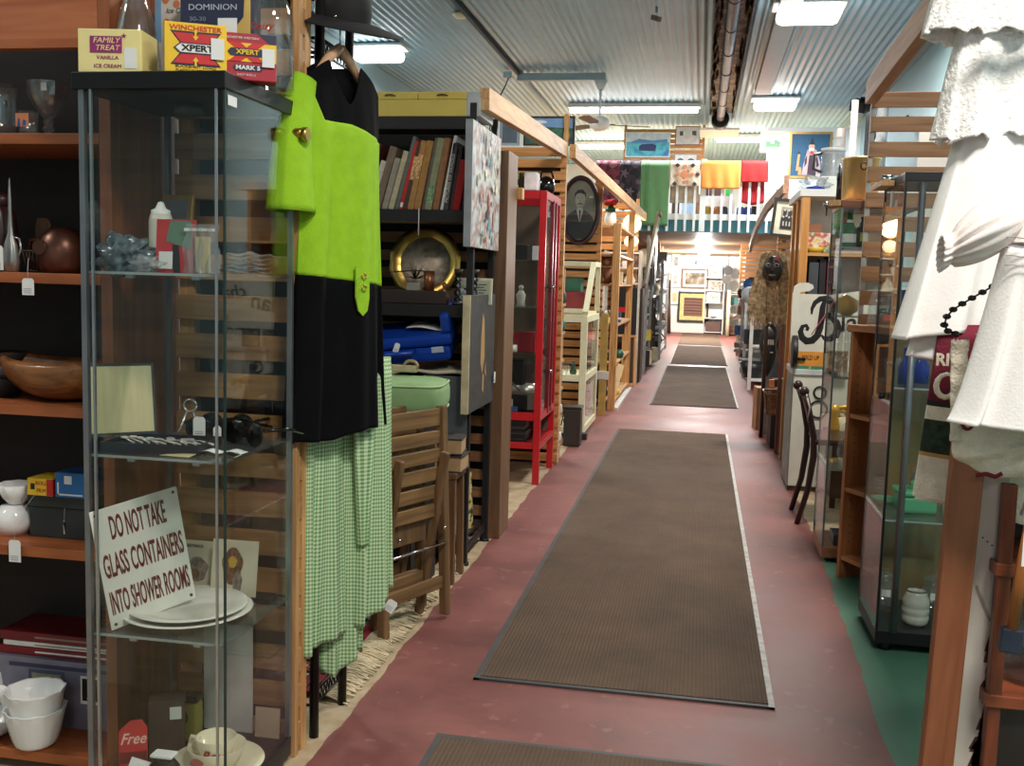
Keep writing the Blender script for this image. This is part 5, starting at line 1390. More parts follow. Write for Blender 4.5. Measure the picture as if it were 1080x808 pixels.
for z in (.66, 1.18):
    part('knob', MB().cyl((X1+.004, -.03, z), .012, .02, 12, 'x'), chrome, t)
part('shelf_track', MB().box(X1-.05, X1-.042, -.12, -.112, .55, 1.25), alu, t)
CB = (-1.09, 6.2)
def small_box(name, label, loc, w, d, h, col, rot=0, cat='box', rough=.6, bands=()):
    t = thing(name, label, cat, loc, rot)
    part('body', MB().box(-w/2, w/2, -d/2, d/2, 0, h), P('c_%d_%d_%d' % col, col, rough), t, bevel=min(.003, w*.05))
    for (z0, z1, cc) in bands:
        part('band', MB().box(-w/2-.0008, w/2+.0008, -d/2-.0008, d/2+.0008, h*z0, h*z1), P('c_%d_%d_%d' % cc, cc, rough), t)
    return t
small_box('game_box', 'green and white carton standing on the red cabinet, left', (-1.20, 5.98, 1.743), .10, .10, .115, (60, 130, 84), bands=((.0, .35, (232, 228, 196)),))
small_box('game_box', 'pale green striped carton between the green and white ones on the red cabinet', (-1.12, 6.0, 1.743), .05, .10, .11, (196, 216, 176), bands=((.3, .6, (70, 120, 84)),))
small_box('white_carton', 'white carton with pink print on top of the red cabinet', (-1.015, 6.02, 1.743), .075, .10, .105, (232, 228, 228), bands=((.1, .8, (240, 226, 228)),))
solo('wicker_ball', MB().blob((0, 0, .055), .05, 14, 10, (.7, .8, 1.1), .3), mid_brown, 'mottled brown ornament between the cartons on the red cabinet', 'ornament', (-1.085, 6.06, 1.743))
t = thing('black_kettle', 'shiny black kettle at the aisle end of the red cabinet top', 'kettle', (-.955, 6.18, 1.743))
part('body', MB().lathe([(0, 0), (.045, 0), (.055, .03), (.05, .08), (.02, .10), (0, .105)], n=22), MATS['glossy_black'], t)
part('handle', MB().tube([(-.04, 0, .09), (-.03, 0, .13), (.03, 0, .13), (.045, 0, .09)], .008, 8), MATS['glossy_black'], t)
t = thing('wood_block', 'pale wood block poking out left above the red cabinet', 'block', (-.91, 4.8355, 1.60))
part('block', MB().box(-.02, .05, -.005, .05, 0, .055), pine_v, t, bevel=.003)
part('bracket', MB().box(-.045, -.021, -.008, .03, .01, .05), blackm, t)
# contents of the red cabinet
def in_red(dx, dy, z): return (CB[0]+dx, CB[1]+dy, z)
small_box('black_camera', 'black camera body on the upper shelf of the red cabinet', in_red(-.04, -.1, 1.3365), .19, .10, .09, (26, 24, 26), cat='camera')
small_box('white_cup_box', 'white packet beside the camera in the red cabinet', in_red(.10, -.12, 1.3365), .035, .05, .085, (210, 210, 214))
for k, (dx, c_) in enumerate(((-.05, (190, 140, 110)), (.02, (196, 192, 184)))):
    t = thing('figurine', ['pinkish figurine standing in the red cabinet under the camera', 'white figurine right of the pinkish one in the red cabinet'][k], 'figurine', in_red(dx, -.14, 1.0565))
    mm = P('c_%d_%d_%d' % c_, c_, .4)
    part('body', MB().lathe([(0, 0), (.03, 0), (.024, .03), (.03, .07), (.012, .10), (0, .10)], n=16), mm, t)
    part('head', MB().blob((0, 0, .115), .016, 12, 8), mm, t)
small_box('red_case', 'dark red case on the middle shelf of the red cabinet, left', in_red(-.12, -.15, .7865), .20, .12, .12, (138, 22, 36), cat='case')
small_box('red_case', 'dark red case with a white edge on the middle shelf of the red cabinet', in_red(.06, -.15, .7865), .13, .12, .12, (138, 22, 36), cat='case', bands=())
solo('white_paper_roll', MB().cyl((-.10, 0, .022), .022, .17, 16, 'x'), paper, 'white rolled papers before the dark red cases in the red cabinet', 'paper', in_red(-.05, -.235, .7865))
t = thing('typewriter', 'black old machine on the bottom glass level of the red cabinet', 'machine', in_red(-.08, -.10, .431))
part('body', MB().box(-.15, .15, -.08, .12, .10, .30), blackp, t, bevel=.02)
part('base', MB().box(-.17, .17, -.10, .14, 0, .099), blackp, t, bevel=.01)
part('lever', MB().tube([(.02, -.09, .22), (.12, -.11, .12)], .004, 6), P('c_120_90_84', (120, 90, 84), .5), t)
t = thing('steel_lunchbox', 'silver domed lunchbox at the bottom of the red cabinet', 'lunchbox', in_red(.06, -.15, .431))
part('body', MB().box(-.09, .09, -.045, .045, 0, .12), P('dull_steel', (150, 146, 140), .35, .7), t, bevel=.01)
part('dome_lid', MB().cyl((-.09, 0, .12), .045, .18, 20, 'x'), P('bright_steel', (196, 192, 184), .3, .7), t)
small_box('red_label_box', 'small bright red box beside the silver lunchbox', in_red(-.075, -.232, .4995), .07, .06, .09, (196, 36, 40), bands=((.6, .85, (220, 214, 210)),))
small_box('paper_stack', 'stack of pale papers under the small bright red box', in_red(-.075, -.232, .431), .15, .07, .068, (186, 180, 164), cat='papers')
small_box('blue_pouch', 'blue cloth pouch at the lower right inside the red cabinet', in_red(.02, -.27+.01, .4305), .04, .02, .03, (54, 84, 140), cat='pouch')
for k in range(4):
    small_box('black_case', ['lowest', 'second lowest', 'second highest', 'topmost'][k] + ' flat black video case on the low shelf of the red cabinet', in_red(-.05+.01*(k % 2), -.15, .2455+.034*k), .26, .18, .033, (34, 32, 34), cat='case', bands=((.4, .6, (70, 66, 66)),))
small_box('red_floor_box', 'red box on the floor under the black shelf unit', (-1.03, 4.3, .0), .10, .12, .085, (150, 34, 34))

# pictures standing above slatted panel 1
def picture(label, loc, w, h, fm, mats, shapes, fw=.02, rot=0, mat_w=0.0, th=.02, name='picture', cat='picture'):
    """frame + optional mount + print made of flat colour shapes; loc is the bottom centre of the front"""
    t = thing(name, label, cat, loc, rot)
    f = MB()
    f.box(-w/2, w/2, 0, th, 0, fw); f.box(-w/2, w/2, 0, th, h-fw, h); f.box(-w/2, -w/2+fw, 0, th, fw, h-fw); f.box(w/2-fw, w/2, 0, th, fw, h-fw)
    part('frame', f, fm, t)
    a = fw
    if mat_w:
        part('mount', MB().box(-w/2+fw, w/2-fw, th*.4, th*.8, fw, h-fw), mats[0], t)
        a = fw + mat_w
    pw, ph = w-2*a, h-2*a
    part('print', MB().box(-pw/2, pw/2, th*.35-.001, th*.39, a, h-a), mats[1], t)
    for k, (mi, pts) in enumerate(shapes):
        part('printed_shape', MB().poly([((q[0]-.5)*pw, th*.33-.0012-.0004*k, a+q[1]*ph) for q in pts], .0004), mats[mi], t)
    return t
def ell(cx_, cz, rx, rz, n=16): return [(cx_+rx*math.cos(2*PI*k/n), cz+rz*math.sin(2*PI*k/n)) for k in range(n)]
skyb = P('print_sky_blue', (120, 160, 206), .6); treeg = pattern('print_trees', None, 'noise', [(30, 60, 44), (70, 120, 90), (40, 60, 110)], 14, .5)
picture('blue and green landscape in a dark frame above the first slatted panel', (-1.03, 6.72, 2.10), .34, .19, dark_brown, [white, treeg, skyb, white], [(2, [(0, .7), (1, .6), (1, 1), (0, 1)]), (3, ell(.3, .85, .15, .06))], .012)
picture('white framed small interior picture left of the landscape above the panel', (-1.29, 6.70, 2.08), .17, .22, white, [P('mount_grey_blue', (150, 164, 176), .6), P('print_slate', (84, 96, 110), .6)], [], .016, mat_w=.02)
solo('wooden_candle_holder', MB().lathe([(0, 0), (.02, 0), (.016, .03), (.022, .06), (.016, .10), (.022, .16), (.016, .2), (0, .2)], n=12), pine_v, 'turned pale wooden spindle standing above the first slatted panel end', 'spindle', (-.915, 6.72, 2.10))

# oval portrait
t = thing('oval_portrait', 'large oval portrait of a moustached man in a dark frame', 'picture', (-1.075, 8.93, 1.835), (-.03, 0, .0))
t.scale = (1.07, 1, 1.07)
Mx = Matrix.Rotation(PI/2, 4, 'X')
def ovr(rx, rz, prof, mat, nm):
    b_ = MB(); n = 48; k = len(prof)
    for (dr, dy) in prof:
        for j in range(n):
            a = 2*PI*j/n; b_.v.append(((rx+dr)*math.cos(a), -dy, (rz+dr)*math.sin(a)))
    b_.smooth = True
    for i in range(k-1):
        for j in range(n):
            j2 = (j+1) % n; b_.face([i*n+j, i*n+j2, (i+1)*n+j2, (i+1)*n+j])
    return part(nm, b_, mat, t)
ovr(.165, .275, [(-.032, -.0), (-.034, .012), (-.020, .018), (-.012, .026), (.0, .028), (.006, .014), (.006, -.005), (-.032, -.005)], P('dark_mahogany', (52, 26, 28), .3), 'frame')
port_bg = pattern('portrait_ground', None, 'noise', [(108, 100, 92), (150, 138, 122), (128, 118, 106)], 3, .5)
part('print', MB().poly([(.136*math.cos(a), -.002, .245*math.sin(a)) for a in [k*2*PI/40 for k in range(40)]], .003), port_bg, t)
suit = P('portrait_suit', (44, 48, 54), .6); skin = P('portrait_skin', (178, 166, 150), .6); hair = P('portrait_hair', (36, 32, 30), .6)
def pp(nm, pts, mat, d): part(nm, MB().poly([(a, -d, b_) for a, b_ in pts], .0006), mat, t)
pp('suit', [(-.125, -.10), (-.11, -.185), (-.05, -.232), (.05, -.232), (.11, -.175), (.125, -.09), (.085, -.03), (.03, .005), (-.03, .005), (-.09, -.03)], suit, .0036)
pp('shirt', [(-.028, .0), (0, -.10), (.028, .0), (.02, .02), (-.02, .02)], P('portrait_shirt', (206, 204, 196), .6), .0044)
pp('tie', [(-.008, -.015), (0, -.10), (.008, -.015), (.006, .0), (-.006, .0)], hair, .0052)
pp('face', ell(0, .085, .042, .068), skin, .0056)
pp('hair', [(-.046, .095), (-.047, .135), (-.02, .165), (.02, .167), (.047, .137), (.046, .095), (.036, .125), (.0, .140), (-.034, .128)], hair, .0064)
pp('moustache', [(-.026, .048), (0, .060), (.026, .048), (.012, .046), (0, .050), (-.012, .046)], hair, .0068)
for sx_ in (-1, 1): pp('eye', ell(sx_*.017, .098, .006, .0035, 8), hair, .0068)
pp('nose', [(-.006, .068), (.006, .068), (.003, .092), (-.002, .092)], P('portrait_nose', (150, 136, 120), .6), .0067)
part('price_sticker', MB().box(.075, .105, -.008, -.0072, .10, .115), tag_white, t)
part('glass', MB().poly([(.134*math.cos(a), -.012, .243*math.sin(a)) for a in [k*2*PI/40 for k in range(40)]], .001), glass_pane, t)

# bin
t = thing('waste_bin', 'dark brown ribbed waste bin on the floor before the cream cabinet', 'bin', (-.895, 7.45, 0))
part('body', MB().box(-.062, .062, -.075, .075, 0, .28), P('dark_brown_bin', (46, 38, 34), .5), t, bevel=.01)
part('rim', MB().box(-.068, .068, -.081, .081, .281, .297), P('dark_brown_bin', (46, 38, 34), .5), t, bevel=.004)
t = thing('corner_shelf', 'narrow pine ladder shelf beside the red cabinet', 'shelf', (-.945, 6.70, 0))
for y in (0, .17): part('post', MB().box(-.03, .03, y, y+.03, 0, 1.30), pine_v, t)
for k in range(6): part('board', MB().box(-.03, .045, .031, .169, .10+.19*k, .118+.19*k), pine_y, t)
part('white_side', MB().box(.041, .046, .0, .03, .0, .95), P('off_white_strip', (206, 200, 190), .6), t)
for k, (z, c_, nm) in enumerate(((1.068, (44, 84, 76), 'green round tin on the pine ladder shelf, upper'), (.878, (60, 110, 92), 'green round tin on the pine ladder shelf, lower'), (.308, (206, 196, 170), 'cream pot low on the pine ladder shelf'), (.118, (222, 216, 206), 'white pot at the foot of the pine ladder shelf'))):
    solo('small_pot', MB().lathe([(0, 0), (.035, 0), (.04, .03), (.035, .07), (.03, .075), (0, .07)], n=18), P('c_%d_%d_%d' % c_, c_, .4), nm, 'pot', (-.93, 6.80, z+.0005))
# cream cabinet with sloping glazed top
t = thing('slant_cabinet', 'cream cabinet with glazed sloping top and glass doors', 'display cabinet', (-1.02, 8.25, 0))
ax0, ax1, ay0, ay1 = -.26, .165, -.42, .50
for (x, y, h) in ((ax1, ay0, .95), (ax1, ay1, .95), (ax0, ay0, .95), (ax0, ay1, .95)):
    part('post', MB().box(min(x, x-.05*(1 if x > 0 else -1)), max(x, x-.05*(1 if x > 0 else -1)), min(y, y+.05*(1 if y < 0 else -1)), max(y, y+.05*(1 if y < 0 else -1)), .03, h), cream, t, bevel=.003)
for z0, z1 in ((.03, .08), (.44, .49), (.90, .95)):
    part('rail', MB().box(ax0+.051, ax1-.051, ay0+.001, ay0+.04, z0, z1), cream, t)
    part('rail', MB().box(ax1-.04, ax1-.001, ay0+.051, ay1-.051, z0, z1), cream, t)
part('shelf', MB().box(ax0+.05, ax1-.045, ay0+.05, ay1-.05, .44, .46), cream, t)
part('base_board', MB().box(ax0+.05, ax1-.045, ay0+.05, ay1-.05, .04, .06), cream, t)
part('top_board', MB().box(ax0, ax1-.02, ay0+.01, ay1-.01, .951, .97), cream, t)
# glazed top: front pane slopes back from the counter edge
for x in (ax0+.02, ax1-.02):
    part('slope_rail', MB().beam((x, ay0+.02, .97), (x, ay0+.50, 1.36), .04, .04), cream, t)
    part('upright', MB().box(x-.02, x+.02, ay1-.04, ay1, .97, 1.38), cream, t)
    part('top_rail', MB().box(x-.02, x+.02, ay0+.50, ay1-.041, 1.34, 1.38), cream, t)
part('cross_rail', MB().box(ax0+.041, ax1-.041, ay0+.48, ay0+.52, 1.34, 1.38), cream, t)
part('cross_rail', MB().box(ax0+.041, ax1-.041, ay0, ay0+.04, .971, 1.005), cream, t)
part('slope_pane', MB().poly([(ax0+.04, ay0+.03, .99), (ax1-.04, ay0+.03, .99), (ax1-.04, ay0+.49, 1.355), (ax0+.04, ay0+.49, 1.355)], .004, (0, -.63, .77)), glass_pane, t)
part('front_pane', MB().box(ax0+.05, ax1-.05, ay0+.01, ay0+.014, .49, .90), glass_pane, t)
part('front_pane', MB().box(ax0+.05, ax1-.05, ay0+.01, ay0+.014, .08, .44), glass_pane, t)
part('side_pane', MB().box(ax1-.014, ax1-.01, ay0+.05, ay1-.05, .49, .90), glass_pane, t)
part('side_pane', MB().box(ax1-.014, ax1-.01, ay0+.05, ay1-.05, .08, .44), glass_pane, t)
part('caster', MB().cyl((ax1-.05, ay0+.06, .0), .02, .03, 12), blackm, t)
part('caster', MB().cyl((ax1-.05, ay1-.08, .0), .02, .03, 12), blackm, t)
CC = (-1.02, 8.25)
small_box('red_tray', 'red box in the sloping top of the cream cabinet', (CC[0]-.03, CC[1]+.12, .971), .24, .25, .16, (150, 44, 52), cat='box')
small_box('green_box', 'green box above the red one in the cream cabinet', (CC[0]-.05, CC[1]+.14, 1.132), .20, .2, .11, (60, 110, 88))
solo('glass_bowl_set', MB().lathe([(0, 0), (.05, 0), (.08, .09), (.075, .09), (.05, .01), (0, .01)], n=24), glassware, 'clear glass bowl on the middle shelf of the cream cabinet', 'bowl', (CC[0]-.06, CC[1]-.25, .461))
for k in range(3):
    solo('green_vase', MB().lathe([(0, 0), (.02, 0), (.03, .04), (.012, .09), (.018, .12), (.014, .12), (0, .08)], n=16), [P('c_70_96_90', (70, 96, 90), .3), P('c_150_160_150', (150, 160, 150), .3), P('c_44_50_52', (44, 50, 52), .3)][k], ['dull green vase on the middle shelf of the cream cabinet', 'pale grey vase on the middle shelf of the cream cabinet', 'dark vase at the bottom of the cream cabinet'][k], 'vase', (CC[0]+(.04, -.16, .0)[k], CC[1]+(-.2, -.22, -.2)[k], (.461, .461, .061)[k]))
t = thing('iron_stand', 'twisted iron stand inside the bottom of the cream cabinet', 'stand', (CC[0]-.08, CC[1]-.22, .061))
for k in range(4):
    part('rod', MB().tube([(-.05+.03*k, 0, 0), (-.06+.04*k, .01, .12), (-.03+.02*k, 0, .2), (-.05+.03*k, .02, .30)], .005, 6), blackm, t)
small_box('black_shoe_box', 'black low box on the floor by the cream cabinet wheel', (-.85, 7.76, 0), .06, .08, .05, (26, 26, 28))
solo('leaning_board', MB().box(-.05, .016, -.012, .012, 0, .93), W('tan_board', (184, 142, 98), (150, 108, 68), 'z'), 'plain tan board standing between the cream cabinet and the pine shelves', 'board', (-.835, 9.25, 0))
part_t = thing('wall_switch', 'white switch plate clipped on the tan standing board', 'switch', (-.80, 9.2375, .33), 0)
part('plate', MB().box(-.10, .0, -.012, 0, 0, .075), white, part_t, bevel=.003)

# pine open shelving
t = thing('pine_shelving', 'open pine shelving unit with figurines and glasses', 'shelving', (-.80, 10.6, 0))
hh = 1.77
for (x, y) in ((0, -.95), (0, .95), (-.45, -.95), (-.45, .95)):
    part('post', MB().box(x-.035, x+.035, y-.03, y+.03, 0, hh+(.0 if y < 0 else .25)), pine_v, t, bevel=.003)
for z in (.09, .45, .82, 1.20, 1.48, 1.75):
    part('shelf', MB().box(-.41, .03, -.919, .919, z-.02, z), pine_y, t)
part('plinth', MB().box(-.43, .06, -.92, 1.1, 0, .02), P('white_plinth', (210, 204, 200), .6), t)
solo('slat_backing', MB().box(-1.35, -1.30, 9.7, 11.5, 0, 1.75), P('c_92_64_42', (92, 64, 42), .7), 'brown board at the back of the open pine shelving', 'board')
PY = 9.85
t = thing('flower_jar', 'white figurine with green lid and red flower on the pine shelving top', 'figurine', (-.89, PY, 1.7505))
part('body', MB().lathe([(0, 0), (.055, 0), (.06, .06), (.05, .12), (.03, .14), (0, .14)], n=22), white, t)
part('green_lid', MB().lathe([(0, .14), (.05, .14), (.045, .175), (.015, .195), (0, .2)], n=20), P('c_20_92_54', (20, 92, 54), .4), t)
part('red_flower', MB().blob((0, 0, .225), .05, 18, 10, (1.2, .7, .6), .8), P('c_196_48_56', (196, 48, 56), .5), t)
part('stem', MB().cyl((0, 0, .195), .006, .03, 8), P('c_20_92_54', (20, 92, 54), .4), t)
small_box('white_sign_card', 'small white card left of the red flower figurine', (-1.01, PY, 1.7505), .05, .02, .05, (228, 224, 214), cat='card')
small_box('white_sign_card', 'small white card right of the red flower figurine', (-.80, 10.0, 1.7505), .04, .02, .045, (228, 224, 214), cat='card')
bear = P('bear_brown', (138, 90, 58), .8, bump=.3)
t = thing('teddy_bear', 'brown bear figure sitting on the upper pine shelf', 'figurine', (-.90, PY-.02, 1.2005))
part('body', MB().blob((0, 0, .09), .085, 18, 12, (.9, .8, 1.1)), bear, t)
part('head', MB().blob((0, -.02, .215), .058, 18, 12), bear, t)
part('muzzle', MB().blob((0, -.07, .205), .024, 12, 8), P('c_186_140_104', (186, 140, 104), .8), t)
for s_ in (-1, 1):
    part('ear', MB().blob((s_*.045, -.01, .262), .020, 10, 8), bear, t)
    part('arm', MB().tube([(s_*.06, 0, .14), (s_*.09, -.05, .09), (s_*.05, -.09, .08)], [.028, .026, .02], 10), bear, t)
    part('leg', MB().tube([(s_*.04, -.02, .04), (s_*.07, -.09, .035), (s_*.08, -.12, .05)], [.034, .032, .026], 10), bear, t)
part('scarf', MB().lathe([(.045, .155), (.055, .16), (.05, .18), (.04, .175)], n=16), P('c_206_176_150', (206, 176, 150), .8), t)
solo('ceramic_cup', MB().lathe([(0, 0), (.03, 0), (.04, .06), (.036, .06), (0, .01)], n=18), P('c_190_190_206', (190, 190, 206), .3), 'pale blue-white cup left of the bear figure', 'cup', (-1.03, PY, 1.2005))
small_box('cream_figure', 'small cream block figure behind the shelf post right of the bear', (-.80, 10.2, 1.2005), .05, .05, .12, (222, 200, 160), cat='figurine')
for k in range(7):
    solo('stemmed_glass', MB().lathe([(0, 0), (.028, 0), (.006, .008), (.005, .055), (.026, .075), (.030, .125), (.028, .125), (.022, .078), (0, .07)], n=14), P('frosty_glass', (196, 186, 170), .15, .2), 'stemmed glass in the row on the middle pine shelf', 'glass', (-1.06+.038*k+(.02 if k > 4 else 0), PY-.03+.06*(k % 2), .8205), group='stemmed glasses on the middle pine shelf')
small_box('blue_white_mug', 'blue and white box at the aisle side of the glass row', (-.80, 10.15, .8205), .05, .06, .10, (52, 84, 130), bands=((.3, .5, (224, 224, 224)),))
solo('white_soft_toy', MB().blob((0, 0, .05), .07, 18, 12, (1.3, .8, .75), .5), P('c_216_208_184', (216, 208, 184), .9), 'cream crumpled soft toy on the lower pine shelf', 'toy', (-.98, PY, .4505))
t = thing('green_helmet', 'two dark green round pots on the lower pine shelf, near one', 'pot', (-.84, 9.95, .4505))
part('body', MB().lathe([(0, 0), (.04, 0), (.055, .04), (.04, .08), (0, .085)], n=18), P('c_30_76_64', (30, 76, 64), .4), t)
solo('green_pot', MB().lathe([(0, 0), (.04, 0), (.055, .04), (.04, .08), (0, .085)], n=18), P('c_30_76_64', (30, 76, 64), .4), 'dark green round pot behind the post on the lower pine shelf', 'pot', (-.80, 10.35, .4505))
t = thing('blue_print', 'blue curved picture leaning low in the pine shelving', 'picture', (-.92, 9.80, .0905), (-.15, 0, 0))
part('board', MB().box(-.07, .05, 0, .01, 0, .26), P('c_56_78_112', (56, 78, 112), .5), t)
t = thing('cream_board', 'cream cardboard sheet leaning beside the blue picture', 'board', (-.835, 10.0, .13), (-.1, .28, .4))
part('board', MB().box(-.05, .06, 0, .01, 0, .30), P('c_216_190_146', (216, 190, 146), .8), t)
solo('black_bag', MB().blob((0, 0, .07), .07, 16, 10, (.8, .7, 1.1), .4), blackp, 'black bag at the bottom of the pine shelving', 'bag', (-.90, 9.74, .0905))
solo('yellow_pot', MB().lathe([(0, 0), (.03, 0), (.04, .03), (.03, .06), (0, .06)], n=16), P('c_206_176_50', (206, 176, 50), .4), 'small yellow pot at the bottom right of the pine shelving', 'pot', (-.80, 10.2, .0905))
solo('white_pot', MB().lathe([(0, 0), (.03, 0), (.045, .05), (.03, .08), (0, .08)], n=16), white, 'small white pot at the bottom left of the pine shelving', 'pot', (-1.0, 9.75, .0905))
solo('grey_board', MB().box(-.16, .02, 0, .012, 0, .32), P('c_84_84_84', (84, 84, 84), .6), 'grey board on the bottom pine shelf behind the black bag', 'board', (-.92, 10.3, .0905))
# lamp with two lit globes
t = thing('parlour_lamp', 'lit double-globe lamp glowing orange before the slatted panel', 'lamp', (-.86, 12.45, 1.60))
gl_ = emit('warm_globe', (1.0, .72, .38), 3.6)
part('base', MB().lathe([(0, 0), (.06, 0), (.05, .02), (.02, .04), (0, .04)], n=18), brass, t)
part('lower_globe', MB().blob((0, 0, .115), .085, 20, 14, (1, 1, .85)), emit('warm_globe_low', (1.0, .74, .45), 2.5), t)
part('collar', MB().cyl((0, 0, .185), .03, .03, 16), brass, t)
part('upper_globe', MB().blob((0, 0, .325), .11, 24, 16, (1, 1, 1.05)), gl_, t)
part('chimney', MB().cyl((0, 0, .435), .02, .05, 14), glassware, t)
l = bpy.data.lights.new('parlour_lamp_light', 'POINT'); l.energy = 14; l.color = (1.0, .62, .3); l.shadow_soft_size = .11
o = bpy.data.objects.new('parlour_lamp_light', l); COL.objects.link(o); o.location = (-.80, 12.22, 1.93)
t = thing('open_rack', 'dark rack with white shelves beneath the glowing lamp', 'rack', (-.86, 12.5, 0))
for (x, y) in ((.12, -.15), (.12, .2), (-.3, -.15), (-.3, .2)): part('post', MB().box(x-.014, x+.014, y-.014, y+.014, 0, 1.6), P('greyish_post', (196, 190, 180), .5), t)
for z in (1.215, 1.40, 1.58): part('shelf', MB().box(-.285, .105, -.15, .2, z-.015, z), white, t)
part('lamp_support', MB().box(-.06, .06, -.06, .06, 1.581, 1.5995), brass, t)
t = thing('tall_cabinet', 'narrow black cabinet with a red strip below the cat figurine', 'cabinet', (-.86, 12.45, .0))
part('body', MB().box(-.12, .09, -.10, .2, 0, 1.15), blackp, t, bevel=.003)
part('red_strip', MB().box(-.115, .04, -.103, -.1005, .86, .92), red, t)
solo('cat_figurine', MB().lathe([(0, 0), (.06, 0), (.07, .03), (.045, .08), (.03, .10), (.032, .13), (.014, .15), (0, .15)], n=18, sy=.7), P('c_236_222_196', (236, 222, 196), .4), 'cream seated cat figurine under the brown vase', 'figurine', (-.86, 12.42, 1.2155))
solo('brown_vase', MB().lathe([(0, 0), (.04, 0), (.065, .06), (.06, .12), (.03, .18), (.05, .21), (.045, .21), (0, .15)], n=18), P('c_112_84_64', (112, 84, 64), .35), 'brown glazed vase beneath the glowing lamp', 'vase', (-.80, 12.42, 1.4005))
solo('white_vase', MB().lathe([(0, 0), (.03, 0), (.045, .05), (.02, .12), (.03, .16), (0, .15)], n=16), white, 'slim white vase left of the brown glazed vase', 'vase', (-.92, 12.42, 1.4005))
# leaning empty frames at the aisle
def empty_frame(label, loc, w, h, fw, mat, rot):
    t = thing('empty_frame', label, 'frame', loc, rot)
    f = MB(); f.box(-w/2, w/2, 0, .03, 0, fw); f.box(-w/2, w/2, 0, .03, h-fw, h); f.box(-w/2, -w/2+fw, 0, .03, fw, h-fw); f.box(w/2-fw, w/2, 0, .03, fw, h-fw)
    part('moulding', f, mat, t)
    part('backing', MB().box(-w/2+fw, w/2-fw, .022, .026, fw, h-fw), dark_brown, t)
empty_frame('outer pale pine picture frame leaning at the foot of the black cabinet', (-.80, 12.05, 0), .17, .60, .028, pine_v, (-.05, 0, .35))
empty_frame('inner pale pine picture frame behind the outer one', (-.90, 12.15, .0), .17, .60, .028, pine_v, (-.05, 0, .35))
solo('brown_door', MB().box(-.015, .015, -.25, .25, 0, 1.15), dark_brown, 'tall dark brown board standing at the aisle beyond the pine frames', 'board', (-.715, 12.75, 0))
t = thing('mirror', 'tall grey-green backed mirror tilted out over the aisle on the left', 'mirror', (-.73, 13.35, 1.18), (0, math.radians(9), 0))
part('panel', MB().box(-.015, .015, -.28, .28, 0, .95), P('grey_green_board', (122, 116, 96), .6, var=.2), t, bevel=.003)
part('rim', MB().box(.016, .03, -.30, .30, -.02, .03), mid_brown, t)
part('rim', MB().box(.016, .03, -.30, .30, .92, .97), mid_brown, t)
part('stand_post', MB().beam((.10, .2, -1.17), (.0, .2, .0), .03, .03), mid_brown, t)
part('stand_post', MB().beam((.10, -.2, -1.17), (.0, -.2, .0), .03, .03), mid_brown, t)
solo('framed_picture', MB().box(-.01, .01, -.3, .3, 0, .70), dark_brown, 'dark brown framed back beyond the tilted mirror', 'picture', (-.66, 14.6, 1.20))

# far left racks: grey metal shelving with household wares
def rack(label, x0, x1, y0, y1, h, shelves, mat, smat=None, name='shelving'):
    t = thing(name, label, 'shelving', ((x0+x1)/2, (y0+y1)/2, 0))
    w, d = (x1-x0)/2, (y1-y0)/2
    for s1 in (-1, 1):
        for s2 in (-1, 1): part('post', MB().box(s1*w-.02, s1*w+.02, s2*d-.02, s2*d+.02, 0, h), mat, t)
    for z in shelves: part('shelf', MB().box(-w+.02, w-.0, -d, d, z-.018, z), smat or mat, t)
    return t
KIND = {
 'vase': lambda s_: MB().lathe([(0, 0), (.03*s_, 0), (.05*s_, .06*s_), (.02*s_, .13*s_), (.03*s_, .16*s_), (.025*s_, .16*s_), (0, .12*s_)], n=14),
 'pot': lambda s_: MB().lathe([(0, 0), (.05*s_, 0), (.07*s_, .08*s_), (.065*s_, .08*s_), (.045*s_, .01), (0, .01)], n=14),
 'jug': lambda s_: MB().lathe([(0, 0), (.04*s_, 0), (.055*s_, .05*s_), (.03*s_, .12*s_), (.04*s_, .15*s_), (.035*s_, .15*s_), (0, .1*s_)], n=14).tube([(.045*s_, 0, .04*s_), (.085*s_, 0, .07*s_), (.035*s_, 0, .125*s_)], .007*s_, 6),
 'bottle': lambda s_: MB().lathe([(0, 0), (.028*s_, 0), (.03*s_, .11*s_), (.012*s_, .15*s_), (.012*s_, .2*s_), (0, .2*s_)], n=12),
 'plate': lambda s_: MB().lathe([(0, 0), (.03*s_, 0), (.09*s_, .01), (.088*s_, .014), (0, .006)], n=20, M=Matrix.Translation((0, .03, .09*s_)) @ Matrix.Rotation(1.35, 4, 'X')),
 'box': lambda s_: MB().box(-.06*s_, .06*s_, -.04*s_, .04*s_, 0, .1*s_),
 'bowl': lambda s_: MB().lathe([(0, 0), (.03*s_, 0), (.08*s_, .06*s_), (.076*s_, .06*s_), (0, .012)], n=16),
 'books': lambda s_: MB().box(-.02*s_, .02*s_, -.07*s_, .07*s_, 0, .19*s_),
}
CN = {'white': (226, 222, 214), 'cream': (214, 196, 160), 'brown': (110, 76, 50), 'dark green': (40, 70, 58), 'blue': (52, 92, 158), 'black': (28, 27, 28), 'grey': (132, 134, 136), 'silver': (170, 172, 174), 'red': (160, 40, 40), 'amber': (176, 118, 56), 'teal': (58, 118, 118), 'yellow': (206, 176, 60), 'pink': (206, 140, 140)}
ORD = ['first', 'second', 'third', 'fourth', 'fifth', 'sixth', 'seventh', 'eighth', 'ninth']
LV = ['lowest', 'second', 'third', 'fourth', 'fifth', 'sixth']
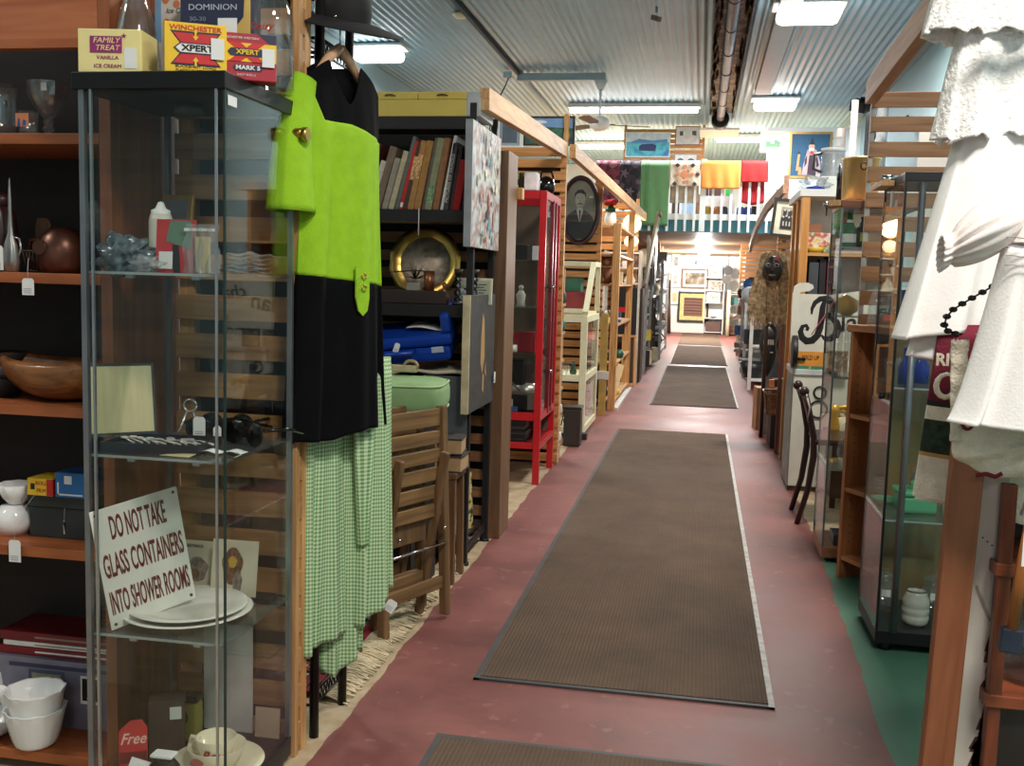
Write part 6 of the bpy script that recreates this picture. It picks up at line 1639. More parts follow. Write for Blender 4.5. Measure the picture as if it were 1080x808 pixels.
def fill(where, x, y0, y1, shelves, picks, xr=.10, g=None):
    """one ware per slot along each shelf, seen from the aisle side"""
    for si, z in enumerate(shelves):
        n = len(picks[si % len(picks)])
        for k, (cn, kd, s_) in enumerate(picks[si % len(picks)]):
            y = y0 + (y1-y0)*(k+.5)/n
            m_ = P('ware_'+cn.replace(' ', '_'), CN[cn], .35, .6 if cn == 'silver' else 0)
            solo(kd+'_ware' if kd in ('plate', 'box') else kd, KIND[kd](s_), m_, '%s %s, %s along the %s shelf, %s' % (cn, kd if kd != 'books' else 'book', ORD[k], LV[si], where), {'books': 'book'}.get(kd, kd), (x + random.uniform(-xr, xr*.3), y, z+.0005), random.uniform(-.4, .4))
rk = rack('near grey rack of small wares on the far left', -1.15, -.72, 13.75, 14.9, 1.85, (.08, .42, .78, 1.12, 1.45), P('rack_grey', (150, 150, 150), .5, .3), white)
fill('near grey rack at left', -.78, 13.8, 14.85, (.08, .42, .78, 1.12, 1.45), [
    [('black', 'box', 2.2), ('cream', 'box', 2.0), ('brown', 'box', 2.0)], [('white', 'jug', 1.6), ('yellow', 'box', 1.5), ('brown', 'pot', 1.5)], [('silver', 'bowl', 1.4), ('red', 'box', 1.2), ('white', 'vase', 1.5)], [('brown', 'jug', 1.5), ('black', 'vase', 1.5), ('amber', 'bottle', 1.3)], [('cream', 'plate', 1.3), ('dark green', 'vase', 1.4), ('white', 'bowl', 1.3)]])
rk = rack('dark brown bookcase past the near grey rack', -1.1, -.70, 15.1, 16.0, 1.0, (.06, .4, .7, .98), dark_brown)
fill('brown bookcase at left', -.76, 15.15, 15.95, (.06, .4, .7, .98), [[('cream', 'box', 2), ('grey', 'pot', 1.8)], [('white', 'bowl', 1.4), ('brown', 'bottle', 1.3)], [('black', 'box', 1.6), ('silver', 'jug', 1.3)], [('white', 'plate', 1.3), ('brown', 'vase', 1.5)]])
rk = rack('pale grey metal shelving with silverware by the passage on the left', -1.05, -.62, 16.4, 19.2, 1.60, (.10, .42, .74, 1.04, 1.32, 1.57), P('pale_grey_steel', (176, 180, 182), .4, .3), P('pale_grey_steel', (176, 180, 182), .4, .3))
fill('silverware shelving at left', -.70, 16.5, 19.1, (.10, .42, .74, 1.04, 1.32, 1.57), [
    [('black', 'pot', 2), ('grey', 'box', 2), ('black', 'jug', 1.8)], [('silver', 'bowl', 1.6), ('black', 'bottle', 1.5), ('grey', 'pot', 1.8), ('brown', 'vase', 1.6)], [('silver', 'jug', 1.6), ('white', 'bowl', 1.6), ('grey', 'vase', 1.6), ('amber', 'pot', 1.5)], [('silver', 'vase', 1.6), ('cream', 'jug', 1.5), ('silver', 'bowl', 1.5), ('white', 'plate', 1.4)], [('white', 'jug', 1.5), ('red', 'box', 1.2), ('silver', 'plate', 1.5), ('silver', 'bottle', 1.5)], [('brown', 'bottle', 1.5), ('grey', 'box', 1.8), ('brown', 'vase', 1.8), ('cream', 'bottle', 1.6)]])
solo('white_partition', MB().box(-.04, .0, -.9, .9, 0, 1.75), wall_white, 'white partition edge between the silverware shelving and the passage', 'partition', (-.72, 20.3, 0))
t = thing('golf_clubs', 'brown sticks leaning at the left end of the passage', 'sticks', (-.82, 25.2, 0))
for k in range(3): part('stick', MB().tube([(.05*k, 0, .0), (-.08+.06*k, .2, 1.0+.15*k)], .03, 6), dark_brown, t)
solo('tall_frame_side', MB().box(-.02, .02, -.3, .3, 0, 1.70), W('mahogany_frame', (150, 96, 74), (110, 64, 48), 'z'), 'narrow mahogany frame standing on edge at the left of the passage', 'frame', (-.88, 24.2, 0))
# end wall of the passage
pic_print = pattern('sepia_scene', None, 'noise', [(74, 66, 58), (150, 134, 112), (226, 218, 200)], 5, .6)
stripe = pattern('brown_stripe_print', None, 'stripes', [(56, 30, 28), (140, 92, 70), (84, 50, 40)], 2.2, .6)
picture('large picture with gold mount in a black frame at the passage end', (-.185, 25.93, .27), .76, .76, blackp, [P('gold_mount', (214, 196, 128), .6), stripe], [], .05, mat_w=.10)
picture('landscape engraving with brown frame above the gold-mounted picture', (-.17, 25.93, 1.12), .66, .48, W('walnut_frame', (150, 102, 76), (112, 70, 50), 'x'), [white, pic_print], [], .035, mat_w=.06)
picture('small dark print in white mount, topmost at the left of the passage end', (-.65, 25.93, 1.60), .24, .36, P('thin_grey_frame', (150, 152, 156), .5), [white, pattern('small_dark_print', None, 'noise', [(90, 76, 66), (190, 180, 168), (60, 52, 50)], 14, .6)], [], .01, mat_w=.06)
picture('small pale print in white mount, middle left of the passage end', (-.65, 25.93, 1.13), .24, .36, P('thin_grey_frame', (150, 152, 156), .5), [white, pattern('small_grey_print', None, 'noise', [(110, 112, 110), (206, 200, 190), (130, 120, 112)], 12, .6)], [], .01, mat_w=.06)
picture('small cream print in white mount, lowest left of the passage end', (-.65, 25.93, .70), .24, .36, P('thin_grey_frame', (150, 152, 156), .5), [white, P('c_214_186_138', (214, 186, 138), .6)], [], .01, mat_w=.05)
picture('white seascape print with a blue sail below the exit lettering', (-.14, 25.93, 1.66), .40, .26, white, [white, P('near_white_print', (226, 228, 232), .6), P('c_92_110_170', (92, 110, 170), .6)], [(2, [(.2, .15), (.8, .15), (.8, .22), (.2, .22)]), (2, [(.35, .25), (.5, .25), (.45, .7)])], .006)
t = thing('exit_sign', 'faint red EXIT lettering high on the white passage end wall', 'sign', (-.25, 25.97, 1.99))
part('plate', MB().box(-.17, .17, 0, .02, -.06, .12), white, t)
text('EXIT', .15, P('exit_red', (196, 60, 60), .6), t, (0, -.002, .03), bold=.002)
t = thing('white_bookcase', 'white bookcase with framed prints at the right of the passage end', 'bookcase', (.32, 25.70, 0))
for x in (-.24, .22): part('side', MB().box(x, x+.02, -.12, .25, 0, 1.72), white, t)
for z in (.06, .40, .78, 1.08, 1.40, 1.70): part('shelf', MB().box(-.219, .219, -.12, .25, z-.018, z), white, t)
picture('small white framed print in the top of the white bookcase', (.32, 25.65, 1.4005), .34, .26, white, [P('mount_pale', (222, 222, 222), .6), MATS['small_grey_print']], [], .02, mat_w=.05)
picture('dark scribbled print in the second bay of the white bookcase', (.34, 25.65, 1.0805), .30, .24, white, [white, MATS['small_dark_print']], [], .01)
picture('white mounted print on the middle bay of the white bookcase', (.30, 25.65, .7805), .34, .26, P('thin_grey_frame', (150, 152, 156), .5), [white, MATS['small_grey_print']], [], .015, mat_w=.05)
solo('black_oval_tray', MB().lathe([(0, 0), (.03, 0), (.10, .03), (.09, .03), (0, .01)], n=18), blackp, 'black dish on the fourth bay of the white bookcase', 'dish', (.32, 25.65, .4005))
small_box('brown_crate', 'brown crate at the bottom of the white bookcase', (.32, 25.7, .0605), .36, .2, .24, (90, 64, 56))
rk = rack('dark wooden bookcase at the right corner of the passage end', .62, .95, 25.2, 25.8, 1.05, (.05, .42, .75, 1.03), dark_brown, P('c_140_96_70', (140, 96, 70), .6))
fill('dark bookcase at passage end', .76, 25.25, 25.7, (.05, .42, .75), [[('brown', 'box', 1.8), ('brown', 'pot', 1.8)], [('white', 'bowl', 1.8), ('cream', 'box', 1.4)], [('teal', 'box', 1.8), ('white', 'jug', 1.3)]], .05)
t = thing('hanging_pans', 'two black round pans hanging beside the white bookcase', 'pans', (.62, 25.2, 1.45))
part('upper_pan', MB().cyl((0, 0, .12), .11, .03, 20, 'y'), blackp, t); part('lower_pan', MB().cyl((-.03, -.04, -.10), .11, .03, 20, 'y'), P('c_70_60_54', (70, 60, 54), .5), t)
part('cord', MB().cyl((0, .035, .12), .006, .6, 6), blackp, t)
solo('fluted_column', MB().cyl((0, 0, 0), .045, 1.1, 16), cream, 'cream upright tube standing beside the hanging pans', 'tube', (.66, 25.0, .0))
# ================================================================== LOFT: textiles over the railing, pictures
def draped(name, label, cat, x0, x1, zf, zt, mats, zb=None, th=.012, mfn=None, wave=.008, group=None):
    """cloth hung over the loft rail: front fall to zf, back fall to zb"""
    t = thing(name, label, cat, ((x0+x1)/2, 13.94, zt), 0, group)
    w = (x1-x0)/2; zb = zb if zb is not None else zf+.1
    fh, bh = zt-zf, zt-zb
    def fn(u, v):
        s_ = v*(fh+bh+.09)
        x = -w+2*w*u
        if s_ < fh: return (x, -.062-th+wave*math.sin(x*40+s_*3)*(1-s_/fh), -fh+s_)
        if s_ < fh+.09:
            a = (s_-fh)/.09*PI; return (x, .0-(.062+th)*math.cos(a), .004+.028*math.sin(a))
        return (x, .062+th, -(s_-fh-.09))
    part('cloth', MB().grid(fn, 24, 40, mfn=mfn), mats, t, solid=th)
    return t
ZR = 2.815
burg = pattern('burgundy_rug_pattern', None, 'voronoi', [(96, 30, 44), (74, 24, 36), (112, 44, 56), (128, 84, 88)], 14, .9)
blk = pattern('black_rug_pattern', None, 'voronoi', [(38, 30, 36), (52, 40, 46), (30, 26, 30), (84, 72, 78)], 14, .9)
d1 = draped('draped_rug', 'burgundy patterned rug over the loft rail, leftmost', 'rug', -1.47, -1.15, 2.28, ZR, [burg])
d2 = draped('draped_rug', 'black and grey patterned rug over the loft rail', 'rug', -1.14, -.868, 2.19, ZR, [blk])
for t, mm in ((d1, 0), (d2, 1)):
    for dx, dz in ((0, -.38), (-.08, -.14)):
        part('flower_motif', MB().poly([(dx+(.042+.018*math.cos(5*a))*math.cos(a), -.088, dz+(.042+.018*math.cos(5*a))*math.sin(a)) for a in [k*2*PI/40 for k in range(40)]][::-1], .003), P('rug_motif_grey', (104, 80, 86), .9), t)
green_c = P('leaf_green_cloth', (92, 132, 84), .85, var=.05)
t = draped('green_tablecloth', 'long leaf green cloth hanging far down from the loft rail', 'cloth', -.865, -.488, 1.985, ZR, [green_c], wave=.004)
for dx in (-.12, -.09): part('fold_line', MB().box(dx-.002, dx+.002, -.082, -.079, -.80, 0), P('dark_green_fold', (62, 110, 62), .9), t)
quilt_c = P('quilt_cream', (222, 204, 180), .9)
t = draped('patchwork_quilt', 'cream patchwork quilt with orange and brown patches on the rail', 'quilt', -.475, -.095, 2.51, ZR, [quilt_c], zb=2.3)
qo = P('quilt_orange', (222, 138, 96), .9); qb = P('quilt_brown', (84, 62, 58), .9)
def oct_(cx_, cz, r, rot=.39): return [(cx_+r*math.cos(rot+k*PI/4), -.090, cz+r*math.sin(rot+k*PI/4)) for k in range(8)][::-1]
part('orange_patch', MB().poly(oct_(.0, -.15, .055), .003), qo, t)
for k in range(8):
    a = k*PI/4
    part('petal_patch', MB().poly(oct_(.098*math.cos(a), -.15+.098*math.sin(a), .026), .003), qo if k % 2 == 0 else P('quilt_peach', (226, 176, 136), .9), t)
for (a, b_) in ((-.13, -.275), (.13, -.275), (.10, -.03), (-.10, -.03), (.165, -.15)):
    part('brown_patch', MB().poly([(a+.034*math.cos(k*PI/2), -.089, b_+.034*math.sin(k*PI/2)) for k in range(4)][::-1], .003), qb, t)
draped('orange_blanket', 'folded orange yellow blanket over the loft rail', 'blanket', -.065, .436, 2.485, ZR, [P('apricot_wool', (236, 146, 66), .9, var=.04)], th=.02)
draped('red_blanket', 'folded bright red blanket over the right end of the loft rail', 'blanket', .452, .79, 2.575, ZR, [P('bright_red_wool', (200, 26, 22), .9, var=.04)], th=.02)
t = thing('red_shawl', 'darker red cloth hanging lower under the bright red blanket', 'cloth', (.60, 13.915, 2.70))
part('cloth', MB().grid(lambda u, v: (-.17+.31*u+.02*(1-v), .015*math.sin(14*u), -.38-.04*math.sin(3*u)+.42*v), 20, 10), P('crimson_cloth', (176, 34, 40), .9), t, solid=.008)

# goods standing on the loft just behind the balusters
for (nm, lb, x, w, h, c_, z) in (('cloth_bundle', 'dark brown cloth bundle behind the loft balusters under the quilt', -.40, .10, .40, (70, 58, 48), 2.1005), ('quilt_parcel', 'pale blue patterned parcel behind the balusters under the quilt', -.22, .20, .36, (168, 196, 226), 2.1005), ('brown_parcel', 'brown parcel behind the balusters right of the pale blue one', -.08, .10, .34, (146, 108, 80), 2.1005),
    ('white_cabinet', 'white open cabinet behind the balusters below the orange blanket', .18, .42, .32, (226, 226, 222), 2.1005), ('mottled_box', 'mottled brown box on the white loft cabinet', .14, .20, .17, (96, 72, 66), 2.4215), ('black_box', 'dark box at the left of the white loft cabinet top', .0, .07, .16, (60, 52, 52), 2.4215), ('green_packet', 'vivid green packet on the white loft cabinet', .31, .09, .17, (60, 200, 90), 2.4215), ('black_speaker', 'small black box behind the balusters near the right end', .67, .10, .19, (20, 20, 22), 2.1005)):
    small_box(nm, lb, (x, 14.3, z), w, .14, h, c_, cat='cabinet' if 'cabinet' in nm else 'box')
for k, (x, c_, nm) in enumerate(((.03, (214, 180, 70), 'yellow'), (.16, (196, 130, 80), 'tan'), (.25, (50, 52, 60), 'dark'), (.47, (60, 92, 170), 'blue'), (.56, (52, 76, 150), 'darker blue'))):
    solo('round_pot', MB().lathe([(0, 0), (.04, 0), (.055, .06), (.05, .15), (.03, .17), (0, .17)], n=18), P('c_%d_%d_%d' % c_, c_, .4), nm + ' round pot behind the loft balusters', 'pot', (x, 14.12, 2.1005))
# loft pictures
sea = pattern('sea_print', None, 'noise', [(40, 130, 170), (96, 190, 206), (60, 120, 190)], 6, .6)
picture('unframed seascape with a dark blue ship on the loft screen', (-.895, 15.70, 3.11), .67, .37, white, [white, sea, P('ship_navy', (40, 56, 104), .6), P('sky_wash', (206, 222, 236), .6), P('hill_blue', (90, 140, 196), .6)], [(3, [(0, .62), (1, .62), (1, 1), (0, 1)]), (4, [(.1, .62), (.3, .75), (.6, .68), (.95, .74), (.95, .6), (.1, .56)]), (2, [(.30, .25), (.68, .22), (.70, .48), (.6, .55), (.36, .52), (.30, .45)])], .012)
picture('white mounted picture with two small dark marks, right of the seascape', (-.305, 15.70, 3.29), .37, .28, MATS['walnut_frame'], [white, P('near_white_print', (226, 228, 232), .6), P('dark_mark', (90, 96, 104), .6)], [(2, [(.15, .5), (.3, .5), (.3, .75), (.15, .75)]), (2, [(.68, .55), (.86, .5), (.86, .78), (.68, .78)])], .012)
picture('white framed print of grey green trees below the two-mark picture', (-.32, 15.70, 2.95), .34, .21, MATS['thin_grey_frame'], [white, P('near_white_print', (226, 228, 232), .6), P('grey_tree', (92, 112, 116), .6)], [(2, ell(.25, .5, .16, .25)), (2, ell(.74, .45, .18, .28))], .012)
G = 14.53
picture('small landscape with cream mount on the white gallery wall', (.87, G, 3.04), .34, .28, P('pale_gilt', (206, 190, 150), .4, .4), [P('mount_cream', (220, 214, 186), .6), P('c_196_206_200', (196, 206, 200), .6), P('grass_green', (110, 150, 110), .6), P('house_white', (226, 226, 222), .6)], [(2, [(0, 0), (1, 0), (1, .5), (.7, .75), (.5, .55), (0, .6)]), (3, [(.35, .35), (.6, .35), (.6, .55), (.35, .55)])], .014, mat_w=.06)
t = picture('gilt framed painting of a robed king on blue, white gallery wall', (1.37, G, 2.70), .56, .62, gold, [white, P('teal_blue_ground', (30, 76, 104), .6), P('robe_white', (176, 150, 150), .6), P('robe_dark', (60, 36, 48), .6), P('king_face', (206, 160, 130), .6), P('beard_white', (226, 220, 210), .6), P('heart_red', (196, 46, 50), .6), P('staff_tan', (190, 140, 90), .6), P('crown_dark', (38, 34, 46), .6)],
    [(2, [(.30, .02), (.80, .02), (.78, .30), (.66, .62), (.55, .68), (.42, .62), (.34, .30)]), (3, [(.44, .02), (.68, .02), (.60, .50), (.48, .50)]), (3, [(.36, .2), (.42, .3), (.42, .5), (.37, .4)]), (3, [(.68, .2), (.75, .25), (.68, .5), (.65, .4)]), (4, ell(.53, .70, .08, .08)), (5, [(.46, .66), (.60, .66), (.56, .52), (.50, .52)]), (6, [(.48, .52), (.60, .52), (.57, .60), (.50, .60)]), (8, [(.47, .75), (.60, .75), (.54, .92)]), (7, [(.14, .12), (.20, .12), (.24, .52), (.18, .54)]), (7, [(.20, .02), (.30, .02), (.28, .20), (.22, .22)]), (8, [(.14, .52), (.26, .52), (.2, .6)])], .03)
picture('faint pencil sketch in a white frame below the small landscape', (.93, G, 2.55), .28, .40, white, [white, P('near_white_print', (226, 228, 232), .6), P('grey_pencil', (140, 140, 144), .7)], [(2, [(.55, .72), (.75, .68), (.78, .6), (.74, .66), (.56, .69)])], .01)
# small lights strip and hidden mural edge to the left of the loft screen
small_box('wall_heater', 'white boxy unit at the far left of the loft behind the seascape', (-1.05, 15.5, 2.1005), .36, .2, .62, (228, 228, 226), cat='unit')
# ================================================================== RIGHT SIDE, from far to near
# curved wooden rail over the right racks
t = thing('curved_rail', 'curved brown wooden rail sweeping down beside the gallery wall', 'rail', (.69, 9.6, 2.05))
rp = [Vector(q) - Vector((.69, 9.6, 2.05)) for q in ((.70, 9.58, 2.10), (.66, 9.9, 2.06), (.61, 10.6, 2.00), (.585, 11.6, 1.90), (.58, 12.6, 1.80), (.60, 13.6, 1.70))]
cm_ = MB()
for a, b_ in zip(rp, rp[1:]): cm_.beam(a, b_+(b_-a)*.03, .035, .085)
brn = W('curved_rail_wood', (150, 112, 88), (116, 80, 60), 'y')
part('rail', cm_, brn, t)
part('post', MB().box(.0, .045, -.02, .02, -2.05, .17), brn, t)
rk = rack('white wire rack near the passage on the right, mid distance', .66, 1.0, 16.6, 18.0, 1.30, (.10, .42, .75, 1.02), white)
fill('white rack on the right', .70, 16.7, 17.9, (.10, .42, .75, 1.02), [[('white', 'bowl', 1.6), ('grey', 'box', 1.6)], [('blue', 'box', 1.6), ('black', 'pot', 1.5), ('white', 'jug', 1.5)], [('brown', 'box', 1.4), ('red', 'box', 1.4), ('grey', 'vase', 1.5)], [('brown', 'pot', 1.7), ('amber', 'box', 1.4), ('silver', 'jug', 1.5), ('black', 'bottle', 1.5)]], .03)
solo('blue_glass_ball', MB().blob((0, 0, .09), .09, 22, 14), P('sky_blue_glass', (70, 132, 214), .12), 'sky blue glass ball on top of a far right shelf', 'ball', (.70, 15.6, 1.1505))
rk = rack('grey cupboard shelving behind the white ladder rack on the right', .70, 1.1, 15.0, 16.2, 1.15, (.05, .40, .75, 1.15), P('grey_green_cupboard', (120, 122, 104), .6))
fill('grey cupboard shelving, right', .76, 15.05, 16.1, (.05, .40, .75, 1.15), [[('black', 'pot', 2.2), ('grey', 'box', 2)], [('blue', 'vase', 1.6), ('white', 'box', 1.6)], [('teal', 'box', 1.5), ('black', 'jug', 1.5)], [('brown', 'jug', 1.3)]], .03)
rk = rack('white ladder rack standing in the right aisle edge', .60, .95, 12.2, 13.9, 1.02, (.12, .52, .98), white, name='rack')
fill('white ladder rack, right', .66, 12.3, 13.8, (.12, .52, .98), [[('black', 'pot', 2.3), ('silver', 'box', 1.8), ('grey', 'pot', 2)], [('black', 'box', 1.8), ('blue', 'box', 1.5), ('silver', 'vase', 1.4)], [('silver', 'box', 1.4), ('brown', 'jug', 1.4), ('dark green', 'bottle', 1.3), ('grey', 'plate', 1.3)]], .03)
solo('grey_drum', MB().lathe([(0, 0), (.14, 0), (.15, .1), (.15, .30), (.13, .34), (0, .36)], n=24), P('c_96_88_78', (96, 88, 78), .5), 'grey brown drum low at the right edge of the aisle', 'drum', (.78, 14.4, 0))

# raffia figure and masks
t = thing('raffia_mask', 'black carved mask with long raffia hair on the right', 'mask', (.545, 8.25, 1.36), (0, 0, -.15))
maskm = P('black_carved_wood', (34, 30, 28), .35)
def mask_fn(wf, h, d):
    def fn(u, v):
        a = (u-.5)*PI; z = (v-.5)*h
        return (wf(v)*math.sin(a), -d*math.cos(a)*(.6+.4*math.sin(PI*v)), z)
    return fn
part('face', MB().grid(mask_fn(lambda v: .058*math.sin(PI*min(1, max(0.04, .12+.86*v)))**.6, .19, .05), 20, 20), maskm, t, solid=.006)
for s_ in (-1, 1):
    part('eye_ring', MB().tube([(s_*.025+.014*math.cos(a), -.052, .025+.012*math.sin(a)) for a in [k*PI/6 for k in range(13)]], .003, 6, False), P('mask_grey', (156, 150, 144), .5), t)
    part('eye', MB().blob((s_*.025, -.05, .025), .008, 10, 6), maskm, t)
part('nose', MB().beam((0, -.052, .04), (0, -.062, -.02), .012, .014), maskm, t)
part('mouth', MB().tube([(-.022, -.045, -.052), (0, -.056, -.046), (.022, -.045, -.052), (0, -.054, -.06), (-.022, -.045, -.052)], .0035, 6), P('mask_grey', (156, 150, 144), .5), t)
part('pink_patch', MB().poly([(.008, -.054, .065), (.04, -.046, .060), (.036, -.044, .082), (.012, -.05, .086)], .004), P('mask_pink', (206, 70, 100), .5), t)
hm = MB()
for k in range(430):
    a = random.uniform(-.1*PI, 1.1*PI); r0 = random.uniform(.055, .085)
    if random.random() < .5: a = random.choice((random.uniform(-.35, .25), PI+random.uniform(-.25, .35)))
    x0, y0 = r0*math.cos(a), .02+abs(math.sin(a))*.04
    L_ = random.uniform(.26, .46); sw = random.uniform(-.05, .05)+.03*math.cos(a)
    zt0 = .10*math.sin(min(PI, max(0, a)))*0+random.uniform(.03, .12)
    wob = random.uniform(-.02, .02)
    hm.tube([(x0*.4, y0*.6, .13), (x0, y0, zt0), (x0*1.0+wob, y0+.02, -.2*L_), (x0*.98+sw*.8, y0+.01-wob, -.6*L_), (x0*.85+sw-wob, y0+.02, -L_)], .0027, 3, False)
o = part('raffia_hair', hm, P('raffia', (198, 172, 136), .9, var=.5, scale=35), t); o['kind'] = 'stuff'
part('pole', MB().cyl((-.03, .12, -1.36), .012, 1.42, 10), dark_brown, t)
t.scale = (1.25, 1, 1)
t = thing('hanging_mask', 'long pointed black mask with white teeth low on the right', 'mask', (.562, 8.555, .705), (0, 0, -.1))
t.scale = (1.15, 1, 1.05)
part('face', MB().grid(mask_fn(lambda v: .062*(min(1, max(.02, v/.55))**.75 if v < .55 else math.cos((v-.55)/.45*PI/2*.92)**.5), .42, .055), 22, 30), maskm, t, solid=.006)
for s_ in (-1, 1): part('eye_slit', MB().blob((s_*.022, -.052, -.02), .010, 12, 6, (1.5, .5, .6)), P('mask_white', (226, 220, 210), .5), t)
for k in range(5): part('tooth', MB().box(-.034+.015*k, -.023+.015*k, -.066, -.05, .040, .080), P('mask_white', (226, 220, 210), .5), t)
part('brow_carving', MB().lathe([(.0, 0), (.03, .0), (.035, .03), (.015, .07), (0, .08)], (0, -.045, .10), 14), P('carved_grey', (90, 86, 82), .5), t)
part('hanging_nail', MB().cyl((0, -.01, .19), .006, .055, 8, 'y'), grey_metal, t)
solo('grey_divider', MB().box(-.02, .30, 0, .03, 0, .98), P('slate_panel', (140, 142, 148), .7), 'slate grey divider board behind the pointed black mask', 'board', (.545, 8.60, 0))
solo('dark_low_shelf', MB().box(0, .25, -.10, .10, 0, .03), P('c_40_44_56', (40, 44, 56), .6), 'dark ledge behind the pointed black mask', 'shelf', (.60, 8.74, .981))
rk = rack('open wooden shelf beside the raffia mask with small figures', .73, 1.1, 8.2, 9.3, 1.45, (.80, 1.00, 1.25), W('c_brown_rack', (132, 92, 58), (96, 62, 38), 'y'), name='shelf')
t = thing('rabbit_figurine', 'cream rabbit figurine on the shelf right of the raffia mask', 'figurine', (.78, 8.30, 1.2505))
cr = P('c_226_196_140', (226, 196, 140), .5)
part('body', MB().blob((0, 0, .05), .045, 16, 10), cr, t); part('head', MB().blob((0, -.01, .11), .028, 14, 8), cr, t)
for s_ in (-1, 1): part('ear', MB().tube([(s_*.012, 0, .13), (s_*.022, 0, .175)], [.008, .005], 8), cr, t)
solo('grey_tray', MB().box(-.12, .12, -.1, .1, 0, .03), P('c_150_144_130', (150, 144, 130), .5), 'flat grey tray on the wooden shelf beside the raffia', 'tray', (.80, 8.45, 1.0005), bevel=.004)
solo('white_dish', MB().lathe([(0, 0), (.06, 0), (.10, .02), (.095, .02), (0, .008)], n=20), white, 'white dish on the lower wooden shelf beside the raffia', 'dish', (.80, 8.4, .8005))
# framed group photo
t = picture('tilted black framed old group photograph on slats', (.715, 9.50, 1.66), .27, .345, P('black_frame_wood', (34, 30, 28), .4), [P('ivory_mount', (214, 206, 184), .7), P('group_photo_ground', (150, 144, 134), .6), P('photo_figures', (44, 44, 46), .6), P('photo_faces', (196, 188, 176), .6)],
    [(2, [(.05, .0), (.95, .0), (.95, .45), (.8, .6), (.6, .5), (.4, .62), (.2, .5), (.05, .55)]), (2, [(.15, .55), (.4, .6), (.4, .85), (.15, .85)]), (2, [(.5, .55), (.8, .55), (.8, .85), (.5, .85)])] + [(3, ell(.2+.2*k, .55+.05*(k % 2), .05, .05, 8)) for k in range(4)] + [(3, ell(.25+.3*k, .85, .06, .05, 8)) for k in range(2)] + [(3, [(.2+.22*k, .15), (.3+.22*k, .15), (.28+.22*k, .35), (.2+.22*k, .35)]) for k in range(3)], .028, (0, math.radians(5), 0), mat_w=.045)

# baskets and boxes on the floor
t = thing('wicker_basket', 'brown wicker basket on dark boxes at the right aisle edge', 'basket', (.60, 8.0, .26))
wk = W('wicker', (132, 92, 56), (92, 60, 34), 'x')
def bk_w(t, w0, w1, d0, d1, h, mat):
    for k in range(5):
        f_ = k/4; w = w0+(w1-w0)*f_; d = d0+(d1-d0)*f_; z = h*f_
        part('hoop', MB().tube([(-w, -d, z), (w, -d, z), (w, d, z), (-w, d, z), (-w, -d, z)], .008 if k in (0, 4) else .004, 6), mat, t)
    st = MB()
    for k in range(12):
        f_ = k/11
        for s_ in (-1, 1):
            st.tube([(-w0+2*w0*f_, s_*d0, 0), (-w1+2*w1*f_, s_*d1, h)], .004, 4, False)
            st.tube([(s_*w0, -d0+2*d0*f_, 0), (s_*w1, -d1+2*d1*f_, h)], .004, 4, False)
    part('stakes', st, mat, t)
    part('bottom', MB().box(-w0, w0, -d0, d0, 0, .006), mat, t)
bk_w(t, .065, .085, .16, .19, .15, wk)
small_box('black_crate', 'black crate on the floor under the wicker basket', (.64, 8.0, 0), .16, .36, .255, (30, 28, 28), cat='crate')
small_box('brown_carton', 'brown carton behind the wicker basket', (.70, 8.42, 0), .24, .34, .42, (122, 88, 58), cat='carton')
small_box('dark_metal_tray', 'dark flat metal trays on top of the brown carton', (.69, 8.45, .4205), .20, .26, .06, (70, 64, 60), cat='tray')
small_box('orange_box', 'small orange box standing on the brown carton front', (.585, 8.30, .4205), .04, .04, .06, (232, 130, 76))
solo('tan_carton', MB().box(-.05, .05, -.1, .1, 0, .36), P('c_160_120_84', (160, 120, 84), .7), 'narrow tan carton left of the brown carton at the aisle', 'carton', (.545, 8.90, 0), .1)
solo('grey_plank', MB().box(-.015, .015, -.25, .25, 0, .55), P('weathered_grey', (132, 120, 106), .8), 'weathered grey plank standing beside the wicker basket', 'plank', (.625, 7.45, 0))
t = thing('hanging_stick', 'thin brown stick with looped cord leaning on the orange bookcase', 'stick', (.592, 7.60, 0))
part('stick', MB().box(-.012, .012, -.015, .015, 0, .95), W('c_stick', (132, 80, 58), (96, 54, 36), 'z'), t)
part('cord', MB().tube([(-.0, -.02, .93), (-.03, -.03, .90), (-.045, -.03, .80), (-.03, -.02, .70), (-.0, -.017, .66)], .003, 5), P('c_150_110_84', (150, 110, 84), .8), t)

# tall orange pine bookcase
t = thing('tall_bookcase', 'tall orange pine bookcase with white top on the right', 'bookcase', (.60, 6.72, 0))
op = W('orange_pine', (218, 154, 84), (188, 122, 56), 'z')
part('side_panel', MB().box(0, .026, 0, .07, 0, 1.79), op, t); part('side_panel', MB().box(0, .026, .30, .37, 0, 1.79), op, t); part('side_panel', MB().box(0, .026, .62, .69, 0, 1.79), op, t)
part('end_panel', MB().box(.027, .033, .001, .80, 0, 1.789), P('c_222_206_180', (222, 206, 180), .6), t)
part('side_panel', MB().box(.60, .626, 0, .80, 0, 1.79), op, t)
part('back_panel', MB().box(.034, .599, .33, .345, 0, 1.789), P('c_206_204_200', (206, 204, 200), .6), t)
part('top_board', MB().box(-.015, .70, -.03, .82, 1.791, 1.835), white, t)
for z in (1.02, 1.44): part('shelf', MB().box(.034, .599, .0, .329, z-.02, z), pine, t)
part('front_stile', MB().box(.0, .05, -.021, -.001, 0, 1.79), op, t)
solo('fruit_picture_tin', MB().box(-.075, .075, -.04, .04, 0, .13), pattern('fruit_print', None, 'noise', [(228, 196, 60), (226, 222, 214), (206, 90, 70), (90, 140, 80), (228, 224, 220)], 16, .4), 'white tin with painted fruit in the orange bookcase', 'tin', (.73, 6.85, 1.4405), bevel=.006)
